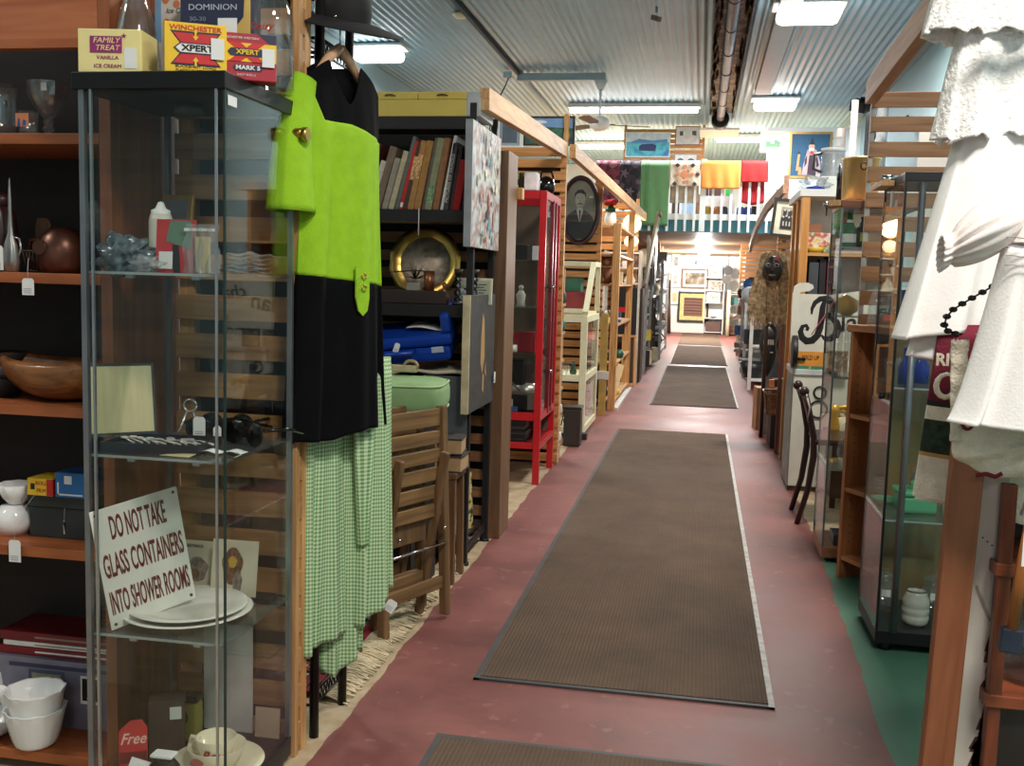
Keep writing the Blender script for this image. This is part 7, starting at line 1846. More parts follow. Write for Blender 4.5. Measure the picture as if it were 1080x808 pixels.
solo('yellow_fruit_bowl', MB().lathe([(0, 0), (.04, 0), (.065, .035), (.06, .035), (0, .01)], n=20), P('c_226_190_60', (226, 190, 60), .3), 'yellow bowl in front of the fruit painted tin', 'bowl', (.70, 6.76, 1.4405))
small_box('brown_jar_box', 'brown small box above the fruit tin', (.70, 6.9, 1.571), .09, .06, .06, (150, 100, 70))
for k, (dx, w, h, c_, nm) in enumerate(((.10, .06, .36, (70, 74, 80), 'grey folder'), (.155, .04, .38, (30, 28, 32), 'black folder'), (.20, .035, .40, (110, 24, 44), 'maroon folder'), (.25, .05, .34, (60, 60, 62), 'charcoal folder'))):
    small_box('folder', 'tall ' + nm + ' standing on the lower shelf of the orange bookcase', (.60+dx, 6.86, 1.0205), w, .2, h, c_, cat='folder')
# appliances on top
t = thing('food_processor', 'clear and white food processor on the white bookcase top', 'appliance', (.80, 6.95, 1.8355))
part('base', MB().box(-.09, .09, -.08, .08, 0, .10), white, t, bevel=.015)
part('jug', MB().lathe([(.055, .101), (.07, .12), (.075, .26), (.071, .26), (.066, .125), (.05, .11)], n=24), plastic_wrap, t)
part('lid', MB().cyl((0, 0, .262), .078, .02, 24), P('c_frost', (220, 222, 222), .3), t)
part('chute', MB().cyl((.02, 0, .283), .03, .07, 18), plastic_wrap, t)
part('handle', MB().tube([(-.07, -.01, .25), (-.12, -.01, .24), (-.12, -.01, .15), (-.07, -.01, .13)], .011, 8), P('c_60_60_64', (60, 60, 64), .4), t)
t = thing('plastic_bag_bundle', 'crumpled clear bag with a blue clip on the white bookcase top', 'bag', (.69, 6.85, 1.8355))
part('bag', MB().blob((0, 0, .045), .055, 24, 16, (1.5, 1, .8), .9), plastic_wrap, t)
part('blue_clip', MB().tube([(-.06, -.06, .012), (.0, -.07, .018), (.05, -.065, .010)], [.008, .012, .006], 8), P('c_28_52_170', (28, 52, 170), .4), t)
t = thing('desk_fan', 'small black and grey fan beside the brass pot', 'fan', (.592, 4.85, 1.6015))
part('stand', MB().cyl((0, 0, 0), .012, .10, 10), blackp, t)
part('guard', MB().tube([(.0, -.0+.045*math.cos(a), .12+.055*math.sin(a)) for a in [k*PI/10 for k in range(21)]], .004, 6, False), P('c_110_116_128', (110, 116, 128), .3, .5), t)
part('hub', MB().cyl((-.012, 0, .12), .02, .024, 12, 'x'), blackp, t)
for k in range(4):
    a = k*PI/2+.3
    part('blade', MB().poly([(.0, .015*math.cos(a), .12+.015*math.sin(a)), (.004, .042*math.cos(a+.3), .12+.042*math.sin(a+.3)), (.0, .042*math.cos(a-.3), .12+.042*math.sin(a-.3))], .002, (-1, 0, 0)), P('c_110_116_128', (110, 116, 128), .3, .5), t)
for k, (x, y, h, r) in enumerate(((1.15, 9.5, 2.62, .04), (1.28, 9.7, 2.9, .03), (1.45, 9.9, 2.8, .045), (1.6, 10.2, 3.0, .05))):
    c_ = [(70, 64, 62), (150, 146, 134), (34, 34, 36), (128, 132, 134)][k]
    solo('carpet_roll', MB().cyl((0, 0, 0), r, h, 16), P('c_%d_%d_%d' % c_, c_, .7), ['dark grey', 'ivory', 'black', 'pale grey'][k] + ' tall roll standing against the right wall behind the brass pot', 'roll', (x, y, 0))
solo('conduit_lamp', MB().tube([(.35, 0, .25), (.2, 0, .12), (.05, 0, .10), (0, 0, -.05), (0, 0, -.25)], .016, 8), blackm, 'black curved pipe on the right wall above the brass pot', 'pipe', (1.66, 11.2, 2.75))

# painted white cupboard with lettered board
t = thing('painted_cupboard', 'white painted cupboard with black ring marks, grey side', 'cupboard', (.56, 6.22, 0))
wc = P('warm_white_enamel', (222, 218, 204), .4, var=.05)
part('carcass', MB().box(.0, .58, .02, .44, .02, .70), P('grey_side_paint', (128, 132, 124), .6, var=.2), t, bevel=.003)
part('front', MB().box(.004, .58, .0, .019, .03, .70), wc, t, bevel=.003)
part('top_board', MB().box(-.005, .585, -.01, .445, .701, .735), P('pale_grey_top', (196, 200, 200), .5), t, bevel=.003)
part('plinth', MB().box(.0, .58, .005, .44, 0, .02), dark_brown, t)
for (a, b_, r) in ((.155, .50, .05), (.16, .60, .035), (.36, .50, .05), (.36, .60, .035)):
    part('black_ring', MB().tube([(a+r*math.cos(q), -.003, b_+r*math.sin(q)) for q in [k*PI/12 for k in range(25)]], .006, 6, False), ink, t)
text('e', .16, ink, t, (.27, -.002, .30), shear=.3, bold=.003)
t = thing('lettered_board', 'white painted sign board with big black script and horse wagon', 'sign', (.545, 6.27, .7355))
pts = [(0, 0, 0), (.95, 0, 0), (.95, 0, .47), (.62, 0, .50), (.40, 0, .475), (.22, 0, .445), (.03, 0, .445), (.035, 0, .455), (.085, 0, .462), (.11, 0, .48), (.105, 0, .50), (.075, 0, .512), (.03, 0, .510), (.0, 0, .49), (-.01, 0, .44), (-.008, 0, .2)]
part('board', MB().poly(pts, .02), wc, t)
def bst(pts): return [(.050+(x-.075)*.80, -.003, z+.03) for x, z in pts]
# capital B with a curled foot
part('letter_stroke', MB().tube(bst([(.235, .385), (.222, .34), (.218, .28), (.212, .22), (.195, .17), (.16, .14), (.12, .135), (.085, .155), (.072, .19), (.085, .222), (.112, .228), (.124, .212), (.115, .198)]), [.010, .017, .019, .019, .020, .022, .022, .020, .016, .012, .011, .011, .010], 10), ink, t).scale = (1, .12, 1)
part('letter_stroke', MB().tube(bst([(.145, .295), (.146, .330), (.165, .365), (.20, .388), (.245, .392), (.285, .375), (.300, .345), (.290, .312), (.258, .290), (.235, .284)]), [.005, .010, .014, .017, .020, .021, .020, .016, .010, .006], 10), ink, t).scale = (1, .12, 1)
part('letter_stroke', MB().tube(bst([(.235, .284), (.285, .280), (.325, .255), (.340, .215), (.325, .175), (.285, .152), (.245, .155), (.222, .175)]), [.006, .014, .021, .025, .024, .017, .011, .006], 10), ink, t).scale = (1, .12, 1)
text('lan', .155, ink, t, (.355, -.0012, .285), (PI/2, math.radians(-9), 0), shear=.12, bold=.002); text('chard', .12, ink, t, (.61, -.0012, .345), (PI/2, math.radians(6), 0), shear=.1, bold=.001); text('house', .11, ink, t, (.85, -.0012, .335), shear=.1, bold=.001)
# wagon and horse silhouettes
part('wagon', MB().poly([(.60, -.001, .165), (.72, -.001, .165), (.73, -.001, .175), (.80, -.001, .14), (.86, -.001, .15), (.865, -.001, .20), (.84, -.001, .225), (.815, -.001, .225), (.79, -.001, .205), (.60, -.001, .205)], .001), P('wagon_brown', (70, 60, 52), .7), t)
for x, r in ((.64, .026), (.77, .024)): part('wagon_wheel', MB().cyl((x, -.0035, .15), r, .003, 18, 'y'), ink, t)
part('horse', MB().poly([(.895, -.001, .13), (.91, -.001, .13), (.912, -.001, .165), (.945, -.001, .165), (.948, -.001, .13), (.96-.012, -.001, .20), (.90, -.001, .205), (.885, -.001, .18)], .001), MATS['wagon_brown'], t)
for k in range(3): part('small_marks', MB().tube([(.44+.065*k, -.003, .105), (.455+.065*k, -.003, .112), (.485+.065*k, -.003, .105)], .003, 5), ink, t)
t = thing('price_card', 'orange lettered card standing at the foot of the white sign board', 'card', (.655, 6.235, .7355))
part('card', MB().box(-.07, .075, 0, .003, .02, .105), P('orange_card', (226, 150, 56), .6), t)
part('green_strip', MB().box(-.07, .075, -.0005, .0025, .0, .019), P('card_teal', (60, 130, 104), .6), t)
text('SOLD UP', .036, P('brown_card_ink', (110, 62, 20), .7), t, (.0, -.001, .068), fit=.10, bold=.001)
part('orange_tab', MB().box(-.006, .006, -.002, -.0008, .002, .018), MATS['orange_card'], t)
solo('red_tape', MB().tube([(0, 0, 0), (.06, -.004, .10), (.115, -.002, .20), (.125, .0, .235)], .003, 5), P('pinkish_string', (206, 90, 110), .6), 'thin pink string trailing across the letter on the white sign board', 'string', (.655, 6.255, .94))
t = thing('iron_disc', 'black disc with a short axle beside the white sign board', 'wheel', (.575, 6.23, .84))
part('disc', MB().cyl((-.03, 0, 0), .095, .03, 26, 'x'), blackp, t, bevel=.005)
part('axle', MB().cyl((.0005, 0, -.045), .010, .05, 10, 'x'), blackm, t)
picture('small sepia portrait leaning on the cupboard, left of the pair', (.80, 6.16, .7355), .115, .12, P('tan_thin_frame', (170, 130, 90), .5), [white, pattern('sepia_faces', None, 'noise', [(190, 170, 146), (110, 84, 66), (206, 190, 170)], 22, .5)], [], .008)
picture('small brown portrait leaning on the cupboard, right of the pair', (.94, 6.16, .7355), .12, .12, dark_brown, [white, MATS['sepia_faces']], [], .010)

# bentwood chair in the aisle
t = thing('bentwood_chair', 'dark curved wooden chair seen edge-on before the white cupboard', 'chair', (.59, 5.50, 0))
dw = P('dark_mahogany_chair', (46, 24, 22), .3)
for y in (-.16, .18):
    part('back_leg', MB().tube([(-.05, y, 0), (-.005, y, .18), (.015, y, .36), (.01, y, .46), (-.02, y, .60), (-.045, y, .68)], [.014, .016, .018, .016, .014, .018], 10), dw, t)
    part('top_curl', MB().blob((-.05, y, .69), .026, 14, 10, (1, .8, 1)), dw, t)
part('splat', MB().poly([(.005, -.14, .50), (.005, .16, .50), (-.03, .16, .63), (-.03, -.14, .63)], .014, (-1, 0, .2)), dw, t)
part('seat', MB().box(.015, .36, -.19, .21, .42, .45), dw, t, bevel=.01)
for y in (-.15, .17): part('front_leg', MB().tube([(.33, y, 0), (.32, y, .2), (.33, y, .42)], [.012, .017, .018], 10), dw, t)
part('ribbon', MB().tube([(-.035, -.18, .66), (-.02, -.182, .61), (-.028, -.183, .55)], .004, 5), P('pale_ribbon', (206, 180, 176), .8), t)
# black table with yellow phone
t = thing('black_side_table', 'low black cabinet with a ring handle behind the right glass cabinet', 'cabinet', (.88, 5.92, 0))
part('body', MB().box(-.13, .16, -.15, .15, .06, .40), P('c_30_28_30', (30, 28, 30), .4), t, bevel=.005)
part('top', MB().box(-.15, .18, -.17, .17, .401, .415), blackm, t, bevel=.003)
part('ring_handle', MB().tube([(.06+.022*math.cos(a), -.158, .24+.03*math.sin(a)) for a in [k*PI/8 for k in range(17)]], .003, 6, False), grey_metal, t)
for x in (-.11, .14): part('leg', MB().box(x-.015, x+.015, -.13, -.10, 0, .06), blackm, t)
t = thing('rotary_telephone', 'cream and gold antique telephone on the low black cabinet', 'telephone', (.83, 5.86, .4155))
gldp = P('honey_gold', (214, 164, 70), .3, .3)
part('body', MB().lathe([(0, 0), (.085, 0), (.09, .02), (.06, .06), (.045, .09), (0, .09)], n=24), P('c_214_202_166', (214, 202, 166), .35), t)
part('dial', MB().cyl((.0, -.075, .045), .032, .012, 20, 'y'), white, t)
part('cradle', MB().tube([(-.04, 0, .09), (-.045, 0, .12), (.045, 0, .12), (.04, 0, .09)], .010, 8), gldp, t)
part('handset', MB().tube([(-.085, 0, .10), (-.07, 0, .135), (0, 0, .15), (.07, 0, .135), (.085, 0, .10)], [.022, .015, .011, .015, .022], 10), gldp, t)
solo('gold_statuette', MB().lathe([(0, 0), (.03, 0), (.035, .04), (.02, .10), (.03, .13), (.02, .16), (0, .17)], n=16), gldp, 'gold statuette left of the antique telephone', 'statuette', (.755, 5.80, .4155))

# ---- right-hand far glass cabinet with brass pot
def glass_case(label, x0, x1, y0, y1, h, cap_mat, capt, shelves, shelfm=None, posts=grey_metal, back=None, legs=.02):
    t = thing('glass_cabinet', label, 'display cabinet', ((x0+x1)/2, (y0+y1)/2, 0))
    w, d = (x1-x0)/2, (y1-y0)/2
    part('top_cap', MB().box(-w, w, -d, d, h-capt, h), cap_mat, t, bevel=.002)
    part('base', MB().box(-w, w, -d, d, legs, legs+.045), cap_mat, t, bevel=.002)
    for s1 in (-1, 1):
        for s2 in (-1, 1):
            if legs > .01: part('foot', MB().cyl((s1*(w-.04), s2*(d-.04), 0), .02, legs, 14), blackm, t)
            xa, xb = sorted((s1*w, s1*(w-.008))); ya, yb_ = sorted((s2*d, s2*(d-.008)))
            part('corner_post', MB().box(xa, xb, ya, yb_, legs+.045, h-capt), posts, t)
    part('side_pane', MB().box(-w+.001, -w+.005, -d+.009, d-.009, legs+.045, h-capt), glass_pane, t)
    part('front_pane', MB().box(-w+.009, w-.009, -d+.001, -d+.005, legs+.045, h-capt), glass_pane, t)
    part('back_pane', MB().box(-w+.009, w-.009, d-.005, d-.001, legs+.045, h-capt), back or glass_pane, t)
    for z in shelves:
        part('shelf', MB().box(-w+.009, w-.009, -d+.006, d-.009, z-.006, z), shelfm or MATS['shelf_glass'], t)
        part('shelf_edge', MB().box(-w+.009, w-.009, -d+.0052, -d+.0058, z-.006, z), MATS['bright_glass_edge'], t)
    return t
wt = W('walnut_top', (150, 96, 66), (118, 70, 46), 'x')
t = glass_case('glass cabinet with brown wooden top carrying the brass pot', .58, .91, 4.62, 4.97, 1.60, wt, .035, (.42, .83, 1.10, 1.40), posts=P('steel_blue_post', (96, 110, 112), .4, .5))
t['label'] = 'glass cabinet with brown wooden top carrying the brass pot'
part('wood_flap', MB().box(-.215, -.168, -.17, .02, 1.575, 1.60), pine_y, t)
part('lock', MB().cyl((-.235, -.10, 1.585), .013, .03, 14, 'x'), chrome, t)
part('key', MB().box(-.225, -.217, -.11, -.09, 1.535, 1.574), blackm, t)
t = thing('brass_pot', 'large polished brass pot on the brown topped glass cabinet', 'pot', (.668, 4.75, 1.6015))
t.scale = (.80, .80, .98)
bp_ = P('polished_brass', (224, 196, 136), .34, .75, .15, 8)
part('body', MB().lathe([(0, 0), (.088, 0), (.095, .01), (.097, .18), (.104, .186), (.104, .194), (.095, .194), (.090, .18), (.088, .012), (0, .01)], n=40), bp_, t)
part('ear', MB().cyl((.0, -.108, .155), .014, .016, 14, 'y'), bp_, t)
part('ring', MB().tube([(.0+.016*math.cos(a), -.112, .150+.016*math.sin(a)) for a in [k*PI/8 for k in range(17)]], .0035, 6, False), dark_brown, t)
gl_green = glass('green_bottle_glass', (.25, .6, .30), 1.6, .02, .45, (.05, .28, .10))
t = thing('wine_bottle', 'dark green bottle with white label in the brown topped cabinet', 'bottle', (.634, 4.74, 1.4005))
part('body', MB().lathe([(0, 0), (.026, 0), (.029, .01), (.029, .075), (.012, .115), (.011, .155), (.013, .157), (.013, .165), (0, .165)], n=24), gl_green, t)
part('label', MB().lathe([(.0295, .022), (.0297, .06)], n=24), paper, t); part('neck_band', MB().lathe([(.0145, .108), (.0125, .122)], n=20), paper, t)
t = thing('label_bottle', 'dark bottle with yellow label beside the green bottle', 'bottle', (.700, 4.80, 1.4005))
part('body', MB().lathe([(0, 0), (.026, 0), (.026, .09), (.012, .12), (.012, .14), (0, .14)], n=20), P('c_40_44_34', (40, 44, 34), .2), t)
part('label', MB().lathe([(.0266, .03), (.0266, .07)], n=20), P('c_206_210_60', (206, 210, 60), .6), t)
solo('black_flask', MB().box(-.02, .02, -.012, .012, 0, .09), blackp, 'small black flask between the two bottles in the brown topped cabinet', 'flask', (.674, 4.79, 1.4005), bevel=.004)
for k in range(3):
    small_box('striped_carton', ['lowest pink', 'middle green striped', 'topmost orange tinted'][k] + ' carton of the small pile behind the glass, near the bottles', (.615, 4.90, 1.4005+.056*k), .05, .12, .055, [(206, 150, 130), (120, 196, 90), (226, 190, 150)][k], bands=((.3, .55, (226, 222, 210)),))
for k in range(4):
    solo('glass_tube', MB().lathe([(0, 0), (.012, 0), (.014, .20+.03*(k % 2)), (.012, .20+.03*(k % 2)), (.010, .006), (0, .004)], n=14), glassware, 'tall clear glass cylinder standing on the middle shelf of the brown topped cabinet', 'glass', (.63+.03*k, 4.80, .8305), group='glass cylinders in the brown topped cabinet')
solo('amber_glass_dish', MB().lathe([(0, 0), (.03, 0), (.055, .05), (.035, .09), (.03, .09), (.05, .05), (0, .01)], n=22, M=Matrix.Rotation(.5, 4, 'Y')), P('amber_gold_glass', (206, 160, 70), .2), 'amber gold glass vase leaning in the brown topped cabinet', 'vase', (.635, 4.86, 1.1005))
small_box('dark_blue_box', 'dark blue crystal box at the foot of the brown topped cabinet', (.70, 4.74, .0655), .13, .14, .05, (48, 62, 84), rough=.2)
solo('ribbed_jar', MB().lathe([(0, 0), (.02, 0), (.04, .05), (.035, .10), (.02, .12), (0, .12)], n=22, wave=lambda th, i: 1+.04*math.cos(12*th)), glassware, 'ribbed clear jar on the low shelf of the brown topped cabinet', 'jar', (.68, 4.76, .4205))

# ---- pegged bookcase, turned towards the camera
t = thing('pegged_bookcase', 'low brown bookcase with shelf-pin holes, turned slightly', 'bookcase', (.618, 4.40, 0), math.radians(-62))
t.scale = (1, 1, .975)
bw = W('beech_brown', (172, 112, 70), (140, 86, 50), 'z', .45); bwx = W('beech_brown_board', (176, 116, 74), (146, 92, 54), 'x', .45)
# local x runs along the opening, y into the case
part('far_side', MB().box(0, .02, 0, .22, .0, 1.07), bw, t, bevel=.001)
part('near_side', MB().box(.36, .38, 0, .22, .0, 1.07), bw, t, bevel=.001)
part('back', MB().box(.021, .359, .205, .215, 0, 1.07), P('c_146_112_80', (146, 112, 80), .6), t)
part('top_board', MB().box(-.01, .39, -.012, .225, 1.071, 1.10), bwx, t, bevel=.002)
for z in (.10, .40, .72): part('shelf', MB().box(.021, .359, .004, .204, z-.018, z), bwx, t)
pg = MB()
for k in range(24):
    for y in (.035, .17): pg.cyl((.0195, y, .16+.036*k), .0028, .003, 8, 'x')
part('pin_holes', pg, dark_brown, t)
for k in range(4):
    a = Matrix.Rotation(math.radians(-62), 4, 'Z') @ Vector((.17, .10, 0))
    solo('ribbed_bowl', MB().lathe([(0, 0), (.045, 0), (.055, .015), (.052, .015), (0, .006)], n=24), P('c_190_186_176', (190, 186, 176), .2), ['lowest', 'second', 'third', 'topmost'][k] + ' pale saucer of the stack in the pegged bookcase', 'saucer', (.618+a.x, 4.40+a.y, .3905+.0155*k))
solo('glass_jug_clear', MB().lathe([(0, 0), (.045, 0), (.05, .03), (.045, .11), (.035, .13), (.03, .16), (.027, .16), (.042, .10), (.045, .02), (0, .01)], n=26), glassware, 'clear square-shouldered glass jar on top of the pegged bookcase', 'jar', (.705, 4.25, 1.073))

# ---- near right glass cabinet
t = glass_case('near right tall glass display cabinet with black top', .63, 1.05, 3.50, 3.88, 1.60, blackm, .03, (.455, .90, 1.14), posts=blackm, legs=.03)
part('door_tube', MB().cyl((-.155, -.197, .075), .011, 1.49, 14), grey_metal, t)
part('wood_flap', MB().box(-.255, -.212, -.02, .19, 1.572, 1.59), pine_y, t)
part('lock', MB().cyl((-.245, .04, 1.60), .014, .05, 14, 'x'), chrome, t)
part('keyhole_knob', MB().cyl((-.23, -.08, .86), .012, .02, 14, 'x'), blackm, t)
part('key_plate', MB().box(-.216, -.211, .0, .02, 1.50, 1.555), tag_white, t)
solo('tan_door_panel', MB().box(0, .42, 0, .012, 0, 1.06), W('tan_ply', (168, 124, 70), (140, 98, 50), 'z', .5, 2), 'tan plywood sheet standing behind the near right glass cabinet', 'sheet', (.70, 3.905, .0))
jade = P('jadeite_green', (96, 176, 132), .15, var=.05)
jade.node_tree.nodes['Principled BSDF'].inputs['Subsurface Weight'].default_value = .2
t = thing('covered_dish', 'square jade green glass dish with lid in the near right cabinet', 'dish', (.765, 3.68, .4555), .1)
part('dish', MB().box(-.06, .06, -.06, .06, 0, .058), jade, t, bevel=.012)
part('lid', MB().box(-.066, .066, -.066, .066, .059, .078), jade, t, bevel=.008)
part('knob', MB().lathe([(0, .078), (.03, .08), (.015, .09), (.02, .104), (0, .108)], n=16), jade, t)
t = thing('milk_jug_small', 'white cylindrical shaker at the right of the jade green dish', 'shaker', (.865, 3.64, .4555))
part('body', MB().lathe([(0, 0), (.02, 0), (.021, .075), (.018, .08), (0, .08)], n=20), milk, t)
solo('silver_shaker', MB().lathe([(0, 0), (.022, 0), (.022, .08), (.014, .105), (.006, .12), (0, .12)], n=18), P('c_120_120_124', (120, 120, 124), .3, .6), 'grey metal shaker behind the jade green dish', 'shaker', (.79, 3.80, .4555))
solo('jade_plate', MB().lathe([(0, 0), (.03, 0), (.05, .02), (.048, .02), (0, .006)], n=20, M=Matrix.Rotation(0, 4, 'X')), jade, 'small jade green saucer left of the square jade dish', 'saucer', (.685, 3.78, .4555))
t = thing('stoneware_jar', 'white banded stoneware jar at the bottom of the near right cabinet', 'jar', (.775, 3.60, .0755))
t.scale = (.82, .82, .9)
part('body', MB().lathe([(0, 0), (.040, 0), (.052, .012), (.055, .035), (.052, .04), (.055, .045), (.0555, .065), (.052, .07), (.055, .075), (.052, .10), (.042, .118), (.042, .13), (.037, .13), (.037, .115), (.045, .09), (.045, .02), (0, .015)], n=34), P('glazed_stone', (196, 194, 182), .15), t)
part('rim_band', MB().lathe([(.0385, .1305), (.043, .1305), (.043, .134), (.0385, .134), (.0385, .1305)], n=30), P('c_90_70_56', (90, 70, 56), .4), t)
for k, (x, y) in enumerate(((.695, 3.74), (.86, 3.74), (.93, 3.62))):
    t = thing('canister_jar', ['clear glass jar with lid left of the white banded jar', 'clear glass jar with lid behind the white banded jar', 'clear glass jar with lid right of the white banded jar'][k], 'jar', (x, y, .0755))
    part('body', MB().lathe([(0, 0), (.038, 0), (.044, .02), (.044, .09), (.03, .11), (.03, .12), (.027, .12), (.04, .085), (.04, .02), (0, .008)], n=26), glassware, t)
    part('lid', MB().lathe([(0, .121), (.036, .121), (.034, .132), (.010, .138), (.012, .150), (0, .152)], n=22), glassware, t)
    part('price_label', MB().box(-.018, .014, -.0455, -.0445, .06, .085), tag_white, t)
bluegl = P('cobalt_blue_glass', (26, 52, 150), .08)
for k, (x, y, z, c_, nm, kd) in enumerate(((.70, 3.66, 1.1405, 'b', 'short cobalt blue glass on the top shelf of the near right cabinet', 'tumbler'), (.73, 3.76, 1.1405, 'c', 'clear tumbler beside the short cobalt glass on the top shelf', 'tumbler'), (.70, 3.64, .9005, 'b', 'cobalt blue bottle on the middle shelf of the near right cabinet', 'bottle'), (.76, 3.70, .9005, 'b', 'second cobalt blue bottle on the middle shelf', 'bottle'), (.68, 3.78, .9005, 'c', 'clear tumbler on the middle shelf of the near right cabinet', 'tumbler'), (.66, 3.68, 1.1405, 'c', 'clear tall tumbler at the aisle side of the top shelf', 'tumbler'))):
    pr_ = [(0, 0), (.024, 0), (.028, .08), (.026, .08), (.022, .006), (0, .005)] if kd == 'tumbler' else [(0, 0), (.026, 0), (.028, .06), (.012, .085), (.012, .12), (.015, .125), (0, .125)]
    solo(kd, MB().lathe(pr_, n=20), bluegl if c_ == 'b' else glassware, nm, 'glass' if kd == 'tumbler' else 'bottle', (x, y, z))
t = thing('tray_stack', 'dark glass trays lying on the middle shelf of the near right cabinet', 'tray', (.87, 3.68, .9005))
part('tray', MB().box(-.07, .16, -.10, .12, 0, .010), P('c_50_54_58', (50, 54, 58), .15), t, bevel=.003); part('upper_tray', MB().box(-.06, .15, -.09, .11, .0105, .02), P('c_96_100_104', (96, 100, 104), .15), t, bevel=.003)
solo('bright_gap_board', MB().box(0, .95, 0, .012, 0, 2.0), wall_white, 'white board added for the bright gaps in the right brown slats', 'board', (.96, 5.05, 0))  # added white board that makes the slat gaps look bright

# ================================================================== NEAR RIGHT: post, shelf, clothes
rbw = W('red_brown_post', (150, 90, 58), (126, 70, 42), 'z', .45)
t = thing('wooden_post', 'smooth red brown wooden post at the lower right foreground', 'post', (.405, 1.80, 0), (0, math.radians(1.6), 0))
part('post', MB().box(0, .052, 0, .03, .0, 1.02), rbw, t, bevel=.002)
t = thing('white_board', 'white weathered board with peeling dark paint beside the red brown post', 'board', (.452, 1.835, 0), (0, math.radians(1.6), 0))
part('board', MB().box(.009, .056, 0, .03, 0, 1.02), P('chalky_white_paint', (206, 198, 186), .7, var=.08), t, bevel=.002)
pm = MB()
random.seed(3)
for k in range(60):
    z = random.uniform(.05, .62); w = random.uniform(.004, .016)*(1.4 if z < .45 else .8); h = random.uniform(.01, .05)
    pm.poly([(.056-w, -.0006, z), (.0565, -.0006, z), (.0565, -.0006, z+h), (.056-w*.6, -.0006, z+h*.8)], .0006)
part('flaked_patch', pm, P('flaked_dark_wood', (86, 46, 34), .7), t)['kind'] = 'stuff'
part('split_edge', MB().beam((.020, -.001, .715), (.048, -.001, .655), .003, .004), P('c_150_140_128', (150, 140, 128), .8), t)
for k in range(3): part('nail', MB().cyl((.022+.008*k, -.001, .80-.006*k), .0016, .002, 8, 'y'), dark_brown, t)

t = thing('small_shelf_unit', 'reddish stained wooden shelf unit at the lower right corner', 'shelf unit', (.515, 1.80, 0))
rs = W('red_stained_wood', (124, 62, 38), (90, 42, 26), 'z', .4); rsx = W('red_stained_board', (140, 72, 44), (104, 52, 32), 'x', .35)
for x in (0, .28):
    for y in (.0, .20): part('post', MB().box(x, x+.022, y, y+.022, 0, .90), rs, t, bevel=.002)
for z in (.02, .25, .535, .765): part('shelf', MB().box(-.005, .31, -.004, .226, z-.022, z), rsx, t, bevel=.002)
part('back_panel', MB().box(.023, .279, .213, .219, .0, .86), P('c_84_78_74', (84, 78, 74), .7), t)
part('inner_strip', MB().box(.026, .034, .15, .19, .256, .51), P('c_206_200_190', (206, 200, 190), .7), t)
part('inner_strip', MB().box(.026, .034, .15, .19, .536, .74), P('c_206_200_190', (206, 200, 190), .7), t)
t = thing('paint_brush', 'wooden handled brush with dark blue ferrule hanging at lower right', 'brush', (.524, 1.742, .632), (0, math.radians(4), 0))
part('handle', MB().tube([(0, 0, .04), (0, 0, .14), (.002, 0, .26)], [.010, .0095, .007], 12), W('brush_handle', (176, 110, 56), (140, 82, 40), 'z', .35), t)
part('ferrule', MB().box(-.017, .017, -.009, .009, .0, .041), P('navy_ferrule', (44, 48, 64), .4), t, bevel=.003)
part('hang_loop', MB().tube([(.002, .0, .26), (.004, .03, .275), (.004, .056, .22)], .0025, 6), string_m, t)
t = thing('glass_canister', 'large clear glass jar on the small red stained shelf', 'jar', (.62, 1.90, .5355))
part('body', MB().lathe([(0, 0), (.06, 0), (.066, .01), (.066, .13), (.05, .155), (.046, .165), (.043, .165), (.062, .12), (.062, .012), (0, .008)], n=34), glassware, t)
part('lid', MB().lathe([(.0, .190), (.046, .190), (.048, .167), (.047, .166), (.045, .166)], n=26), P('c_130_130_134', (130, 130, 134), .3, .7), t)
price_tag('large scalloped white tag hanging at the right edge below the towels', (.525, 1.66, .856), .034, .058, string=[(0, .01, .03), (-.01, .03, .06)])
price_tag('second scalloped tag tied above the small red stained shelf', (.575, 1.77, .835), .04, .03, (0, .3, 0), string=[(-.02, .0, .02), (-.04, .01, .015)])

# clothes stand carrying the dresses and towels
t = thing('clothes_stand', 'metal clothes stand carrying the white dresses at the right', 'stand', (.90, 2.0, 0))
part('pole', MB().cyl((.0, .0, 0), .014, 2.0, 14), chrome, t); part('foot', MB().box(-.06, .2, -.2, .2, 0, .015), blackm, t)
part('rail', MB().tube([(-.36, .02, 1.93), (.0, .0, 1.99)], .010, 8), chrome, t)
part('low_arm', MB().tube([(.0, 0, 1.40), (-.32, -.27, 1.385)], .008, 8), chrome, t)
part('towel_arm', MB().tube([(.0, 0, 1.18), (-.22, -.08, 1.20), (-.43, -.06, 1.135)], .007, 8), chrome, t)
wcot = P('white_cotton', (236, 232, 228), .9, var=.02, scale=30, bump=.15, bscale=220)
wcot.node_tree.nodes['Principled BSDF'].inputs['Sheen Weight'].default_value = .2
lace = P('white_lace', (238, 234, 230), .95, var=.10, scale=120, bump=1.0, bscale=120)
t = thing('lace_dress', 'long white cotton dress with layered lace top', 'dress', (.545, 2.03, 1.2))
HA = (.93, .37)
garment('skirt', [wcot], t, (0, 0), HA, lambda v: .200-.110*v, lambda v: .06, lambda c, s_: -.055-.03*(c+1)-.02*math.sin(4*c), lambda c, s_: .36, ripple=.014, nr=6, seed=1.1, solid=.002)
garment('skirt_lining', [wcot], t, (.01, .01), HA, lambda v: .19-.11*v, lambda v: .045, lambda c, s_: -.10-.03*(c+1), lambda c, s_: .30, ripple=.012, nr=7, seed=2.2, solid=.002)
def lr(c): return .005*math.sin(16*c)+.003*math.sin(37*c)
garment('lace_overlay', [lace], t, (0, -.006), HA, lambda v: .150-.03*v, lambda v: .058-.02*v, lambda c, s_: .300+.012*c+lr(c), lambda c, s_: .50, ripple=.012, nr=9, seed=.3, solid=.004)
